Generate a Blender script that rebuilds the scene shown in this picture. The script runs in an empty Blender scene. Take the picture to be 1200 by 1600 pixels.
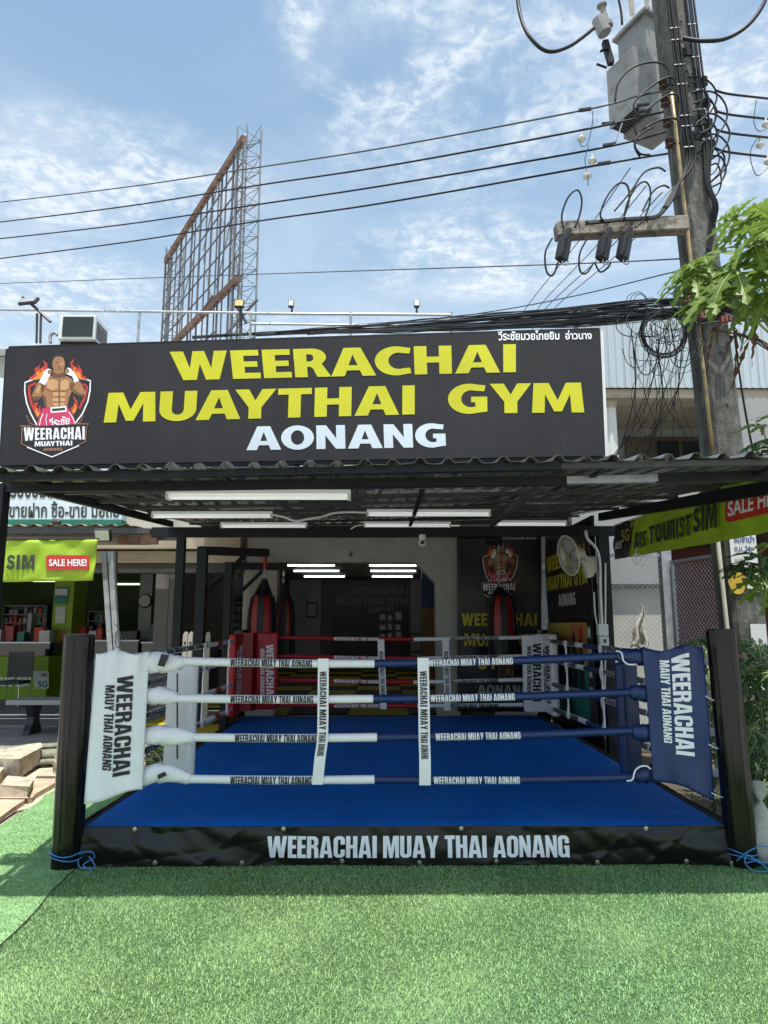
import bpy, bmesh, math, random
import numpy as np
from mathutils import Vector, Matrix
from mathutils.geometry import tessellate_polygon
R = math.radians
random.seed(7); rng = np.random.default_rng(7)
scene = bpy.context.scene
col = scene.collection

# ------------------------------------------------------------ camera
FPX, CAM_Z = 1080.0, 1.6
PITCH = math.atan(175 / FPX); YAW = math.atan(8 / FPX)
cam = bpy.data.cameras.new('camera'); camo = bpy.data.objects.new('camera', cam); col.objects.link(camo)
cam.sensor_fit = 'VERTICAL'; cam.sensor_height = 36; cam.lens = 36 * FPX / 1600
cam.clip_start = .05; cam.clip_end = 3000
camo.location = (0, 0, CAM_Z); camo.rotation_euler = (math.pi / 2 + PITCH, 0, -YAW)
scene.camera = camo

# ------------------------------------------------------------ sky, sun, exposure
SUN = Vector((.045, -.24, 1)).normalized()          # direction towards the sun
el = math.asin(SUN.z); az = math.atan2(SUN.x, SUN.y)
world = bpy.data.worlds.new('World'); scene.world = world; world.use_nodes = True
nt = world.node_tree; nt.nodes.clear()
def wn(t, **k):
    n = nt.nodes.new(t)
    for a, b in k.items(): setattr(n, a, b)
    return n
L = nt.links.new
sky = wn('ShaderNodeTexSky', sky_type='NISHITA', sun_disc=False, sun_elevation=el, sun_rotation=az)
sky.air_density = 1.0; sky.dust_density = 1.4; sky.ozone_density = 1.0
tc = wn('ShaderNodeTexCoord'); sep = wn('ShaderNodeSeparateXYZ'); L(tc.outputs['Generated'], sep.inputs[0])
mx = wn('ShaderNodeMath', operation='MAXIMUM'); L(sep.outputs[2], mx.inputs[0]); mx.inputs[1].default_value = .06
dx = wn('ShaderNodeMath', operation='DIVIDE'); L(sep.outputs[0], dx.inputs[0]); L(mx.outputs[0], dx.inputs[1])
dy = wn('ShaderNodeMath', operation='DIVIDE'); L(sep.outputs[1], dy.inputs[0]); L(mx.outputs[0], dy.inputs[1])
cb = wn('ShaderNodeCombineXYZ'); L(dx.outputs[0], cb.inputs[0]); L(dy.outputs[0], cb.inputs[1])
def wnoise(scale, det, rough, off, dist=0.0):
    m = wn('ShaderNodeMapping'); L(cb.outputs[0], m.inputs[0]); m.inputs['Location'].default_value = off
    n = wn('ShaderNodeTexNoise'); n.inputs['Scale'].default_value = scale; n.inputs['Detail'].default_value = det
    n.inputs['Roughness'].default_value = rough; n.inputs['Distortion'].default_value = dist
    L(m.outputs[0], n.inputs['Vector']); return n.outputs['Fac']
def wramp(src, a, b):
    r = wn('ShaderNodeMapRange', interpolation_type='SMOOTHSTEP'); L(src, r.inputs[0]); r.inputs[1].default_value = a; r.inputs[2].default_value = b
    return r.outputs[0]
def wmath(op, a, b):
    m = wn('ShaderNodeMath', operation=op)
    for i, v in enumerate((a, b)):
        if isinstance(v, (int, float)): m.inputs[i].default_value = v
        else: L(v, m.inputs[i])
    return m.outputs[0]
breakup = wramp(wnoise(4.5, 5, .6, (2.2, .3, 0), .6), .34, .60)
big = None
for bx, by, ax_, ay_ in ((.17, 1.18, .34, .36), (-.66, 1.45, .42, .24), (.60, 1.10, .30, .30), (.28, 1.78, .40, .26), (-.125, 1.03, .07, .09), (.75, 1.45, .25, .3), (-1.1, 1.95, .5, .3), (1.6, -.4, 1.2, .9), (-1.4, -.9, .9, 1.2), (-.3, 2.6, 1.4, .5)):
    e = wmath('ADD', wmath('POWER', wmath('ABSOLUTE', wmath('DIVIDE', wmath('SUBTRACT', dx.outputs[0], bx), ax_), 0), 2.0), wmath('POWER', wmath('ABSOLUTE', wmath('DIVIDE', wmath('SUBTRACT', dy.outputs[0], by), ay_), 0), 2.0))
    g_ = wramp(e, 1.35, .1); big = g_ if big is None else wmath('MAXIMUM', big, g_)
big = wmath('MULTIPLY', big, breakup)          # where the cloud fields are
ripples = wramp(wnoise(27.0, 4, .6, (0, 4, 0), .35), .36, .66)     # small cirrocumulus puffs
veil = wramp(wnoise(1.9, 5, .5, (7, 2, 0), .5), .38, .82)          # thin streaky veil
low = wramp(sep.outputs[2], .75, .30)                               # hazier towards the horizon
puffs = wmath('MULTIPLY', wmath('MULTIPLY', wmath('ADD', wmath('MULTIPLY', ripples, .75), .25), big), .72)
cover = wmath('ADD', wmath('MULTIPLY', veil, .26), puffs)
cover = wmath('ADD', cover, wmath('MULTIPLY', low, .26))
cover = wmath('MINIMUM', wmath('ADD', cover, .09), .93)
mix = wn('ShaderNodeMix', data_type='RGBA'); L(cover, mix.inputs['Factor']); 
gain = wn('ShaderNodeMix', data_type='RGBA', blend_type='MULTIPLY'); gain.inputs['Factor'].default_value = 1
L(sky.outputs[0], gain.inputs['A']); gain.inputs['B'].default_value = (1.42, 1.68, 1.55, 1)
L(gain.outputs['Result'], mix.inputs['A']); mix.inputs['B'].default_value = (6.4, 7.0, 7.5, 1)
bg = wn('ShaderNodeBackground'); bg.inputs['Strength'].default_value = .105
L(mix.outputs['Result'], bg.inputs['Color'])
wo = wn('ShaderNodeOutputWorld'); L(bg.outputs[0], wo.inputs[0])

sun = bpy.data.lights.new('sun', 'SUN'); suno = bpy.data.objects.new('sun', sun); col.objects.link(suno)
sun.energy = 4.6; sun.angle = R(.6); sun.color = (1, .955, .88)
suno.rotation_euler = SUN.to_track_quat('Z', 'Y').to_euler()
vs = scene.view_settings
scene.display_settings.display_device = 'sRGB'
vs.view_transform = 'Standard'; vs.look = 'None'; vs.gamma = 1; vs.use_curve_mapping = False; vs.exposure = .42
scene.cycles.use_denoising = True
scene.cycles.max_bounces = 8; scene.cycles.diffuse_bounces = 4; scene.cycles.glossy_bounces = 3
scene.cycles.sample_clamp_indirect = 6
scene.cycles.caustics_reflective = False; scene.cycles.caustics_refractive = False

# ------------------------------------------------------------ measuring helpers (photo pixel + distance -> place)
def _ray(px, py):
    x, y, z = (px - 600) / FPX, (800 - py) / FPX, 1
    Y = z * math.cos(PITCH) - y * math.sin(PITCH); Z = z * math.sin(PITCH) + y * math.cos(PITCH)
    return Vector((x * math.cos(YAW) + Y * math.sin(YAW), -x * math.sin(YAW) + Y * math.cos(YAW), Z))
CO = Vector((0, 0, CAM_Z))
def at(px, py, Y):
    d = _ray(px, py); return CO + d * (Y / d.y)
def gz(px, py, z=0.0):
    d = _ray(px, py); return CO + d * ((z - CAM_Z) / d.z)
def onplane(px, py, p0, n):
    d = _ray(px, py); return CO + d * ((p0 - CO).dot(n) / d.dot(n))

# ------------------------------------------------------------ mesh helpers
class MB:
    def __init__(s): s.v = []; s.f = []
    def add(s, vs, fs):
        o = len(s.v); s.v += [tuple(v) for v in vs]; s.f += [tuple(i + o for i in f) for f in fs]; return s
    def box(s, c, d, rz=0.0, M=None):
        hx, hy, hz = d[0] / 2, d[1] / 2, d[2] / 2
        m = M if M is not None else Matrix.Rotation(rz, 3, 'Z')
        c = Vector(c)
        vs = [c + m @ Vector((x, y, z)) for x in (-hx, hx) for y in (-hy, hy) for z in (-hz, hz)]
        return s.add(vs, [(0, 1, 3, 2), (4, 6, 7, 5), (0, 4, 5, 1), (2, 3, 7, 6), (0, 2, 6, 4), (1, 5, 7, 3)])
    def bb(s, x0, x1, y0, y1, z0, z1):
        return s.box(((x0 + x1) / 2, (y0 + y1) / 2, (z0 + z1) / 2), (abs(x1 - x0), abs(y1 - y0), abs(z1 - z0)))
    def bar(s, a, b, w, h=None, up=(0, 0, 1)):
        a, b = Vector(a), Vector(b); h = h or w
        d = (b - a); l = d.length; d = d.normalized(); up = Vector(up)
        if abs(d.dot(up)) > .98: up = Vector((0, 1, 0))
        x = d.cross(up).normalized(); z = x.cross(d)
        return s.box((a + b) / 2, (w, l, h), M=Matrix((x, d, z)).transposed())
    def tube(s, pts, r, n=8, caps=True, closed=False):
        pts = [Vector(p) for p in pts]; m = len(pts); rr = r if isinstance(r, (list, tuple)) else [r] * m
        prev = None; rings = []
        for i, p in enumerate(pts):
            if closed: t = pts[(i + 1) % m] - pts[i - 1]
            else: t = pts[min(i + 1, m - 1)] - pts[max(i - 1, 0)]
            if t.length < 1e-9: t = Vector((0, 0, 1))
            t.normalize()
            if prev is None:
                u = Vector((0, 0, 1)) if abs(t.z) < .9 else Vector((0, 1, 0))
                prev = t.cross(u).normalized()
            prev = (prev - t * prev.dot(t)).normalized(); w = t.cross(prev)
            rings.append([p + (prev * math.cos(2 * math.pi * k / n) + w * math.sin(2 * math.pi * k / n)) * rr[i] for k in range(n)])
        vs = [q for g in rings for q in g]; fs = []
        for i in range(m if closed else m - 1):
            j = (i + 1) % m
            for k in range(n): fs.append((i * n + k, i * n + (k + 1) % n, j * n + (k + 1) % n, j * n + k))
        if caps and not closed: fs += [tuple(reversed(range(n))), tuple((m - 1) * n + k for k in range(n))]
        return s.add(vs, fs)
    def lathe(s, prof, c=(0, 0, 0), n=16, M=None):
        c = Vector(c); vs = []; m = M if M is not None else Matrix.Identity(3)
        for r, z in prof:
            for k in range(n):
                a = 2 * math.pi * k / n; vs.append(c + m @ Vector((r * math.cos(a), r * math.sin(a), z)))
        fs = []
        for i in range(len(prof) - 1):
            for k in range(n): fs.append((i * n + k, i * n + (k + 1) % n, (i + 1) * n + (k + 1) % n, (i + 1) * n + k))
        fs += [tuple(reversed(range(n))), tuple((len(prof) - 1) * n + k for k in range(n))]
        return s.add(vs, fs)
    def prism(s, poly, ax, th):            # poly: list of Vector (planar), ax: Vector extrude direction
        ax = Vector(ax) * th; a = [Vector(p) for p in poly]; n = len(a)
        tris = tessellate_polygon([a])
        vs = a + [p + ax for p in a]
        fs = [tuple(t) for t in tris] + [tuple(i + n for i in reversed(t)) for t in tris] + [(i, (i + 1) % n, (i + 1) % n + n, i + n) for i in range(n)]
        return s.add(vs, fs)
    def grid(s, fn, nu, nv, thick=0.0):
        P = [[Vector(fn(i / nu, j / nv)) for j in range(nv + 1)] for i in range(nu + 1)]
        vs = [p for r in P for p in r]; w = nv + 1
        fs = [(i * w + j, (i + 1) * w + j, (i + 1) * w + j + 1, i * w + j + 1) for i in range(nu) for j in range(nv)]
        if thick:
            N = len(vs); back = []
            for i in range(nu + 1):
                for j in range(nv + 1):
                    a = P[min(i + 1, nu)][j] - P[max(i - 1, 0)][j]; b = P[i][min(j + 1, nv)] - P[i][max(j - 1, 0)]
                    nn = a.cross(b); nn = nn.normalized() if nn.length > 1e-12 else Vector((0, 0, 1))
                    back.append(P[i][j] - nn * thick)
            vs += back; fs += [tuple(N + k for k in reversed(f)) for f in fs[:nu * nv]]
            per = [(i, 0) for i in range(nu)] + [(nu, j) for j in range(nv)] + [(i, nv) for i in range(nu, 0, -1)] + [(0, j) for j in range(nv, 0, -1)]
            for k in range(len(per)):
                a = per[k][0] * w + per[k][1]; b = per[(k + 1) % len(per)][0] * w + per[(k + 1) % len(per)][1]
                fs.append((b, a, a + N, b + N))
        return s.add(vs, fs)
    def build(s, name, mat, parent=None, smooth=False, bevel=0.0, kind=None, label=None, origin=None):
        o0 = Vector(parent['_o']) if parent is not None else (Vector(origin) if origin is not None else Vector((0, 0, 0)))
        me = bpy.data.meshes.new(name)
        me.from_pydata([tuple(Vector(v) - o0) for v in s.v], [], s.f)
        if bevel:
            bm = bmesh.new(); bm.from_mesh(me)
            bmesh.ops.bevel(bm, geom=[e for e in bm.edges if len(e.link_faces) == 2 and e.calc_face_angle(0) > .5], offset=bevel, segments=2, profile=.6, affect='EDGES', clamp_overlap=True)
            bm.to_mesh(me); bm.free()
        me.materials.append(mat)
        if smooth:
            me.polygons.foreach_set('use_smooth', [True] * len(me.polygons))
            if smooth == 'auto':
                try: me.set_sharp_from_angle(angle=R(40))
                except Exception: pass
        ob = bpy.data.objects.new(name, me); col.objects.link(ob)
        ob['_o'] = tuple(o0)
        if parent is not None: ob.parent = parent
        elif origin is not None: ob.location = o0
        if kind: ob['kind'] = kind
        if label: ob['label'] = label
        return ob
def thing(name, label, cat, loc=(0, 0, 0), rz=0.0, group=None, local=False):
    o = bpy.data.objects.new(name, None); col.objects.link(o); o.empty_display_size = .1
    o.location = loc; o.rotation_euler = (0, 0, rz)
    o['_o'] = (0, 0, 0) if local else tuple(loc)
    o['label'] = label; o['category'] = cat
    if group: o['group'] = group
    return o
def tag(o, label, cat, group=None):
    o['label'] = label; o['category'] = cat
    if group: o['group'] = group
    return o
def copy_tree(o, loc=None, rz=None, parent=None, label=None, group=None):
    c = o.copy(); col.objects.link(c)
    if parent is not None: c.parent = parent
    for ch in list(o.children): copy_tree(ch, parent=c)
    if loc is not None: c.location = loc
    if rz is not None: c.rotation_euler = (c.rotation_euler[0], c.rotation_euler[1], rz)
    if label: c['label'] = label
    if group: c['group'] = group
    return c
def spline(pts, n=8, closed=False):
    pts = [Vector(p) for p in pts]; m = len(pts); out = []
    rng_ = range(m) if closed else range(m - 1)
    for i in rng_:
        if closed: a, b, c, d = pts[i - 1], pts[i], pts[(i + 1) % m], pts[(i + 2) % m]
        else: a, b, c, d = pts[max(i - 1, 0)], pts[i], pts[i + 1], pts[min(i + 2, m - 1)]
        for k in range(n):
            t = k / n
            out.append(.5 * ((2 * b) + (c - a) * t + (2 * a - 5 * b + 4 * c - d) * t * t + (3 * b - a - 3 * c + d) * t ** 3))
    if not closed: out.append(pts[-1])
    return out
def pt(pts, n=6):      # list of (px, py, Y) -> smooth 3D polyline
    return spline([at(*p) for p in pts], n)

# ------------------------------------------------------------ materials
def mat(name, c, rough=.6, metal=0.0, var=.12, vs_=2.5, bump=0.0, bs=40.0, c2=None, c2at=.6, c2w=.15, c2s=3.0, spec=.5, coat=0.0, trans=0.0, emit=None, es=0.0, stretch=None, bdist=.01, island=0.0, sheen=0.0):
    m = bpy.data.materials.new(name); m.use_nodes = True; t = m.node_tree; b = t.nodes['Principled BSDF']; l = t.links.new
    def nd(ty, **k):
        n = t.nodes.new(ty)
        for a, v in k.items(): setattr(n, a, v)
        return n
    tc = nd('ShaderNodeTexCoord'); mp = nd('ShaderNodeMapping'); l(tc.outputs['Object'], mp.inputs[0])
    if stretch: mp.inputs['Scale'].default_value = stretch
    n1 = nd('ShaderNodeTexNoise'); n1.inputs['Scale'].default_value = vs_; n1.inputs['Detail'].default_value = 8; n1.inputs['Roughness'].default_value = .62
    l(mp.outputs[0], n1.inputs['Vector'])
    r1 = nd('ShaderNodeMapRange'); l(n1.outputs['Fac'], r1.inputs[0]); r1.inputs[1].default_value = .3; r1.inputs[2].default_value = .7
    r1.inputs[3].default_value = 1 - var; r1.inputs[4].default_value = 1 + var
    last = nd('ShaderNodeMix', data_type='RGBA', blend_type='MULTIPLY'); last.inputs['Factor'].default_value = 1
    last.inputs['A'].default_value = (*c, 1); l(r1.outputs[0], last.inputs['B'])
    out = last.outputs['Result']
    if c2 is not None:
        n2 = nd('ShaderNodeTexNoise'); n2.inputs['Scale'].default_value = c2s; n2.inputs['Detail'].default_value = 7; n2.inputs['Roughness'].default_value = .65
        m2 = nd('ShaderNodeMapping'); l(tc.outputs['Object'], m2.inputs[0]); m2.inputs['Location'].default_value = (5.3, 2.1, 8.7)
        if stretch: m2.inputs['Scale'].default_value = stretch
        l(m2.outputs[0], n2.inputs['Vector'])
        r2 = nd('ShaderNodeMapRange'); l(n2.outputs['Fac'], r2.inputs[0]); r2.inputs[1].default_value = c2at - c2w / 2; r2.inputs[2].default_value = c2at + c2w / 2
        mm = nd('ShaderNodeMix', data_type='RGBA'); l(r2.outputs[0], mm.inputs['Factor']); l(out, mm.inputs['A']); mm.inputs['B'].default_value = (*c2, 1)
        out = mm.outputs['Result']
    if island:
        g = nd('ShaderNodeNewGeometry'); r3 = nd('ShaderNodeMapRange'); l(g.outputs['Random Per Island'], r3.inputs[0]); r3.inputs[3].default_value = 1 - island; r3.inputs[4].default_value = 1 + island
        m3 = nd('ShaderNodeMix', data_type='RGBA', blend_type='MULTIPLY'); m3.inputs['Factor'].default_value = 1; l(out, m3.inputs['A']); l(r3.outputs[0], m3.inputs['B']); out = m3.outputs['Result']
    l(out, b.inputs['Base Color'])
    b.inputs['Metallic'].default_value = metal; b.inputs['Specular IOR Level'].default_value = spec
    b.inputs['Coat Weight'].default_value = coat; b.inputs['Coat Roughness'].default_value = .08
    if sheen: b.inputs['Sheen Weight'].default_value = sheen
    rr = nd('ShaderNodeMapRange'); l(n1.outputs['Fac'], rr.inputs[0]); rr.inputs[1].default_value = .3; rr.inputs[2].default_value = .7
    rr.inputs[3].default_value = max(rough - .08, .02); rr.inputs[4].default_value = min(rough + .08, 1); l(rr.outputs[0], b.inputs['Roughness'])
    if trans:
        ts = nd('ShaderNodeBsdfTranslucent'); l(out, ts.inputs[0]); ms = nd('ShaderNodeMixShader'); ms.inputs[0].default_value = trans
        l(b.outputs[0], ms.inputs[1]); l(ts.outputs[0], ms.inputs[2]); l(ms.outputs[0], t.nodes['Material Output'].inputs[0])
    if emit is not None:
        b.inputs['Emission Color'].default_value = (*emit, 1); b.inputs['Emission Strength'].default_value = es
    if bump:
        nb = nd('ShaderNodeTexNoise'); nb.inputs['Scale'].default_value = bs; nb.inputs['Detail'].default_value = 6; nb.inputs['Roughness'].default_value = .6
        l(mp.outputs[0], nb.inputs['Vector']); bp = nd('ShaderNodeBump'); bp.inputs['Strength'].default_value = bump; bp.inputs['Distance'].default_value = bdist
        l(nb.outputs['Fac'], bp.inputs['Height']); l(bp.outputs[0], b.inputs['Normal'])
    return m
M = {}
M['turf'] = mat('turf_blades', (.31, .51, .235), .62, var=.22, vs_=1.6, c2=(.39, .55, .235), c2at=.52, c2w=.3, c2s=.55, island=.34, trans=.25, spec=.35)
M['turf_base'] = mat('turf_backing', (.08, .15, .06), .9, var=.4, vs_=60, bump=.5, bs=180)
M['turf2'] = mat('turf_short', (.25, .43, .19), .8, var=.22, vs_=9, bump=.9, bs=220, bdist=.006, c2=(.19, .34, .12), c2s=2.2)
M['turf2b'] = mat('turf_short_blades', (.25, .44, .20), .75, var=.15, vs_=6, island=.4, trans=.2, c2=(.17, .32, .10), c2s=1.4)
M['mat_green'] = mat('green_rubber', (.02, .13, .07), .8, var=.2, vs_=8, bump=.4, bs=120)
M['ground'] = mat('ground_concrete', (.40, .375, .34), .92, var=.25, vs_=1.2, bump=.5, bs=35, c2=(.20, .17, .14), c2s=2)
M['pavement'] = mat('grey_pavement', (.27, .27, .265), .85, var=.3, vs_=1.6, bump=.3, bs=30, c2=(.40, .39, .37), c2at=.62, c2s=1.3)
M['sand'] = mat('dusty_strip', (.52, .47, .37), .95, var=.15, vs_=6, bump=.4, bs=90)
M['slab'] = mat('pink_sandstone', (.52, .38, .27), .85, var=.3, vs_=5, bump=.7, bs=30, c2=(.40, .31, .25), c2s=4, bdist=.015)
M['block'] = mat('old_block', (.50, .43, .33), .9, var=.3, vs_=9, bump=.8, bs=45, c2=(.24, .21, .17), c2at=.6, c2s=7, bdist=.015)
M['roll'] = mat('rolled_turf_back', (.24, .24, .18), .95, var=.25, vs_=12, bump=.7, bs=120, c2=(.13, .17, .08), c2s=5)
M['canvas'] = mat('blue_canvas', (.001, .125, .52), .7, var=.16, vs_=2.2, bump=.10, bs=9, bdist=.02, spec=.15, c2=(.02, .17, .56), c2s=2.3, c2at=.64, c2w=.22)
M['canvas_edge'] = mat('dark_hem', (.012, .014, .02), .5)
M['vinyl_black'] = mat('black_vinyl', (.009, .0085, .008), .30, var=.25, vs_=4, bump=.10, bs=5, bdist=.02, spec=.42, c2=(.012, .011, .010), c2s=3)
M['vinyl_post'] = mat('black_post_vinyl', (.006, .0055, .005), .13, var=.3, vs_=5, bump=.28, bs=5, bdist=.02, spec=.42, stretch=(3, 3, .35))
M['vinyl_white'] = mat('white_vinyl', (.90, .875, .92), .45, var=.05, vs_=5, bump=.6, bs=11, bdist=.012)
M['rope_white'] = mat('white_rope_cover', (.90, .875, .92), .42, var=.03, vs_=9, bump=.15, bs=14)
M['vinyl_blue'] = mat('navy_vinyl', (.009, .030, .125), .42, var=.15, vs_=4, bump=.35, bs=10, bdist=.012)
M['rope_blue'] = mat('navy_rope_cover', (.009, .028, .12), .4, var=.1, vs_=9, bump=.12, bs=14)
M['vinyl_red'] = mat('red_vinyl', (.46, .010, .018), .38, var=.15, vs_=4, bump=.25, bs=9)
M['rope_red'] = mat('red_rope_cover', (.42, .010, .022), .42, var=.12, vs_=9)
M['print_black'] = mat('black_print', (.012, .012, .014), .5, var=.05)
M['print_white'] = mat('white_print', (.90, .88, .93), .5, var=.03)
M['print_yellow'] = mat('yellow_print', (.56, .54, .010), .5, var=.10)
M['print_dyellow'] = mat('old_yellow_print', (.55, .50, .03), .55, var=.15)
M['banner_dark'] = mat('charcoal_banner', (.017, .0155, .018), .6, var=.2, vs_=3, bump=.3, bs=4, bdist=.025, spec=.35, c2=(.026, .024, .027), c2at=.58, c2w=.3, c2s=2.2, stretch=(1, 1, .35))
M['banner_black'] = mat('black_banner', (.022, .018, .020), .42, var=.3, vs_=3, bump=.4, bs=4, bdist=.03)
M['frame_black'] = mat('black_painted_steel', (.010, .011, .013), .5, spec=.3, var=.3, vs_=5, bump=.15, bs=60, c2=(.022, .020, .018), c2at=.68, c2s=6)
M['frame_grey'] = mat('grey_painted_steel', (.055, .055, .055), .5, var=.25, vs_=5, c2=(.16, .12, .08), c2at=.66, c2s=8)
M['galv'] = mat('galvanised_steel', (.46, .48, .50), .38, metal=.75, var=.15, vs_=9)
M['galv_dull'] = mat('dull_galvanised_pipe', (.36, .37, .39), .5, metal=.4, var=.25, vs_=9, c2=(.22, .17, .12), c2at=.66, c2s=12)
M['roof_sheet'] = mat('corrugated_roof', (.23, .235, .24), .22, metal=.7, var=.35, vs_=3, bump=.5, bs=7, bdist=.02, c2=(.20, .17, .14), c2at=.6, c2w=.25, c2s=2.5, stretch=(1, .5, 1))
M['roof_old'] = mat('old_corrugated_roof', (.36, .33, .30), .6, metal=.3, var=.3, vs_=3, c2=(.28, .20, .14), c2s=4)
M['white_paint'] = mat('white_paint', (.72, .72, .70), .5, var=.06, vs_=4)
M['batten_glow'] = mat('faint_glow_batten', (.86, .87, .85), .35, var=.03, emit=(1, 1, .97), es=.06)  # faint glow put on the battens as light spilling from their tubes
M['lamp_soft'] = mat('white_tube', (.88, .88, .88), .3, emit=(.96, 1, 1), es=.28)  # faint glow added so the tubes come out bright white
M['lamp_on'] = mat('lit_tube', (.9, .9, .9), .3, emit=(.93, 1, .98), es=4.0)
M['lamp_green'] = mat('lit_green_tube', (.9, .9, .9), .3, emit=(.80, 1, .62), es=1.6)
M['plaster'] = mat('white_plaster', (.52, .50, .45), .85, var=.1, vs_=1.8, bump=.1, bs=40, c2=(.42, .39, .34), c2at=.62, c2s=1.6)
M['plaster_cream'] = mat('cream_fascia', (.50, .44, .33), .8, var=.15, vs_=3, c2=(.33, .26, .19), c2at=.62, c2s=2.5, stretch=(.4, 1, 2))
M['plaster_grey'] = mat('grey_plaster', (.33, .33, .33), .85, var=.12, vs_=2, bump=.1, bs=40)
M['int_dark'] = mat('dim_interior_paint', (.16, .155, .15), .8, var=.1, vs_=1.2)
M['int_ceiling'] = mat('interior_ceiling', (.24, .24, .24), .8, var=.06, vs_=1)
M['foam_yellow'] = mat('yellow_foam_tile', (.50, .38, .02), .7, var=.12, vs_=3, bump=.3, bs=120)
M['foam_black'] = mat('black_foam_tile', (.020, .020, .020), .7, var=.2, vs_=3, bump=.3, bs=120)
M['rubber_black'] = mat('black_rubber', (.012, .012, .013), .5, var=.2)
M['bag_red'] = mat('red_bag_leather', (.33, .008, .010), .35, var=.15, vs_=5, bump=.2, bs=12)
M['chain'] = mat('steel_chain', (.50, .50, .50), .3, metal=.9)
M['lime'] = mat('lime_banner', (.42, .60, .035), .55, var=.12, vs_=2.5, bump=.45, bs=5, bdist=.03, trans=.22)
M['lime_deep'] = mat('lime_panel', (.26, .40, .02), .6, var=.12, vs_=2)
M['green_wall'] = mat('green_wall', (.030, .065, .006), .7, var=.15, vs_=1)
M['green_dark'] = mat('dark_green_strip', (.015, .16, .10), .5, var=.1)
M['sign_white'] = mat('pale_sign_face', (.62, .70, .76), .45, var=.05, vs_=2)
M['red_sign'] = mat('red_print', (.55, .035, .02), .5, var=.06)
M['charcoal_print'] = mat('charcoal_print', (.035, .045, .030), .5, var=.08)
M['dark_thing'] = mat('dark_plastic', (.020, .021, .024), .4, var=.2, vs_=6)
M['grey_plastic'] = mat('grey_plastic', (.32, .33, .34), .5, var=.1)
M['cream_plastic'] = mat('cream_plastic', (.66, .66, .54), .4, var=.06)
M['white_plastic'] = mat('white_plastic', (.78, .78, .76), .4, var=.04)
M['concrete_pole'] = mat('pole_concrete', (.135, .132, .122), .92, var=.5, vs_=14, bump=.9, bs=28, c2=(.075, .07, .062), c2at=.52, c2w=.22, c2s=7, stretch=(1, 1, .45), bdist=.02)
M['cross_concrete'] = mat('crossarm_concrete', (.30, .27, .23), .9, var=.4, vs_=8, bump=.8, bs=30, c2=(.11, .09, .075), c2at=.55, c2s=9)
M['cable'] = mat('black_cable', (.009, .010, .012), .55, var=.3, vs_=5, spec=.3)
M['cable_grey'] = mat('grey_wire', (.05, .055, .06), .5, var=.2)
M['pipe_yellow'] = mat('yellow_conduit', (.42, .31, .14), .5, var=.2, vs_=3, c2=(.22, .17, .11), c2at=.52, c2s=7)
M['trafo'] = mat('transformer_paint', (.26, .265, .26), .5, var=.1, vs_=2, c2=(.17, .14, .11), c2at=.62, c2s=5)
M['trafo_dark'] = mat('transformer_fins', (.12, .12, .115), .55, var=.2, vs_=9)
M['insul'] = mat('brown_porcelain', (.060, .035, .028), .2, var=.2)
M['insul_w'] = mat('pale_porcelain', (.62, .60, .54), .3)
M['rust'] = mat('rusty_steel', (.13, .065, .04), .8, var=.4, vs_=4, c2=(.22, .16, .12), c2at=.56, c2s=3, bump=.3, bs=30)
M['lattice'] = mat('weathered_lattice', (.19, .21, .23), .5, metal=.3, var=.25, vs_=2)
M['lattice_rust'] = mat('rust_tinted_lattice', (.085, .072, .07), .6, var=.35, vs_=.8, c2=(.12, .125, .135), c2s=.7)
M['cladding'] = mat('pale_blue_cladding', (.50, .56, .60), .45, metal=.1, var=.07, vs_=1.5, c2=(.40, .43, .44), c2at=.66, c2s=1.5, stretch=(1, 1, .2))
M['glass_dark'] = mat('dark_window_glass', (.020, .026, .034), .08, var=.1, spec=.8)
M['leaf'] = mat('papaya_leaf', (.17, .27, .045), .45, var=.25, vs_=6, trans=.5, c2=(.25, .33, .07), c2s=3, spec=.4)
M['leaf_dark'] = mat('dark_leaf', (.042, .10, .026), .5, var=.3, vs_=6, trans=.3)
M['vein'] = mat('pale_leaf_vein', (.36, .42, .14), .5, var=.1)
M['petiole'] = mat('pale_green_stalk', (.26, .34, .10), .5, var=.15)
M['dead_leaf'] = mat('dead_brown_leaf', (.16, .085, .04), .8, var=.35, vs_=9, trans=.15)
M['trunk'] = mat('papaya_trunk', (.19, .17, .13), .85, var=.3, vs_=7, bump=.5, bs=25)
M['brick_red'] = mat('dark_red_wall', (.10, .022, .018), .8, var=.25, vs_=2)
M['sack'] = mat('dirty_white_sack', (.45, .43, .38), .85, var=.2, vs_=8, bump=.6, bs=25, bdist=.02)
M['skin'] = mat('print_skin', (.36, .17, .075), .5, var=.1)
M['skin_d'] = mat('print_skin_shadow', (.15, .065, .03), .5, var=.1)
M['skin_l'] = mat('print_skin_light', (.56, .32, .15), .5, var=.1)
M['flame_r'] = mat('print_red', (.55, .05, .03), .5); M['flame_o'] = mat('print_orange', (.80, .28, .03), .5)
M['pink'] = mat('print_pink', (.55, .04, .12), .5); M['bronze'] = mat('print_bronze', (.42, .20, .11), .5)
M['wood'] = mat('brown_wood', (.28, .15, .06), .6, var=.3, vs_=3, stretch=(1, 1, 6))
M['blue_rope'] = mat('light_blue_twine', (.06, .24, .55), .6)
M['paper'] = mat('white_paper', (.62, .62, .60), .7, var=.1)
M['teal'] = mat('teal_print', (.02, .20, .15), .5); M['poster_yellow'] = mat('yellow_poster', (.50, .38, .08), .5, var=.15)
M['orange_p'] = mat('orange_poster', (.50, .20, .07), .5)

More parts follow.
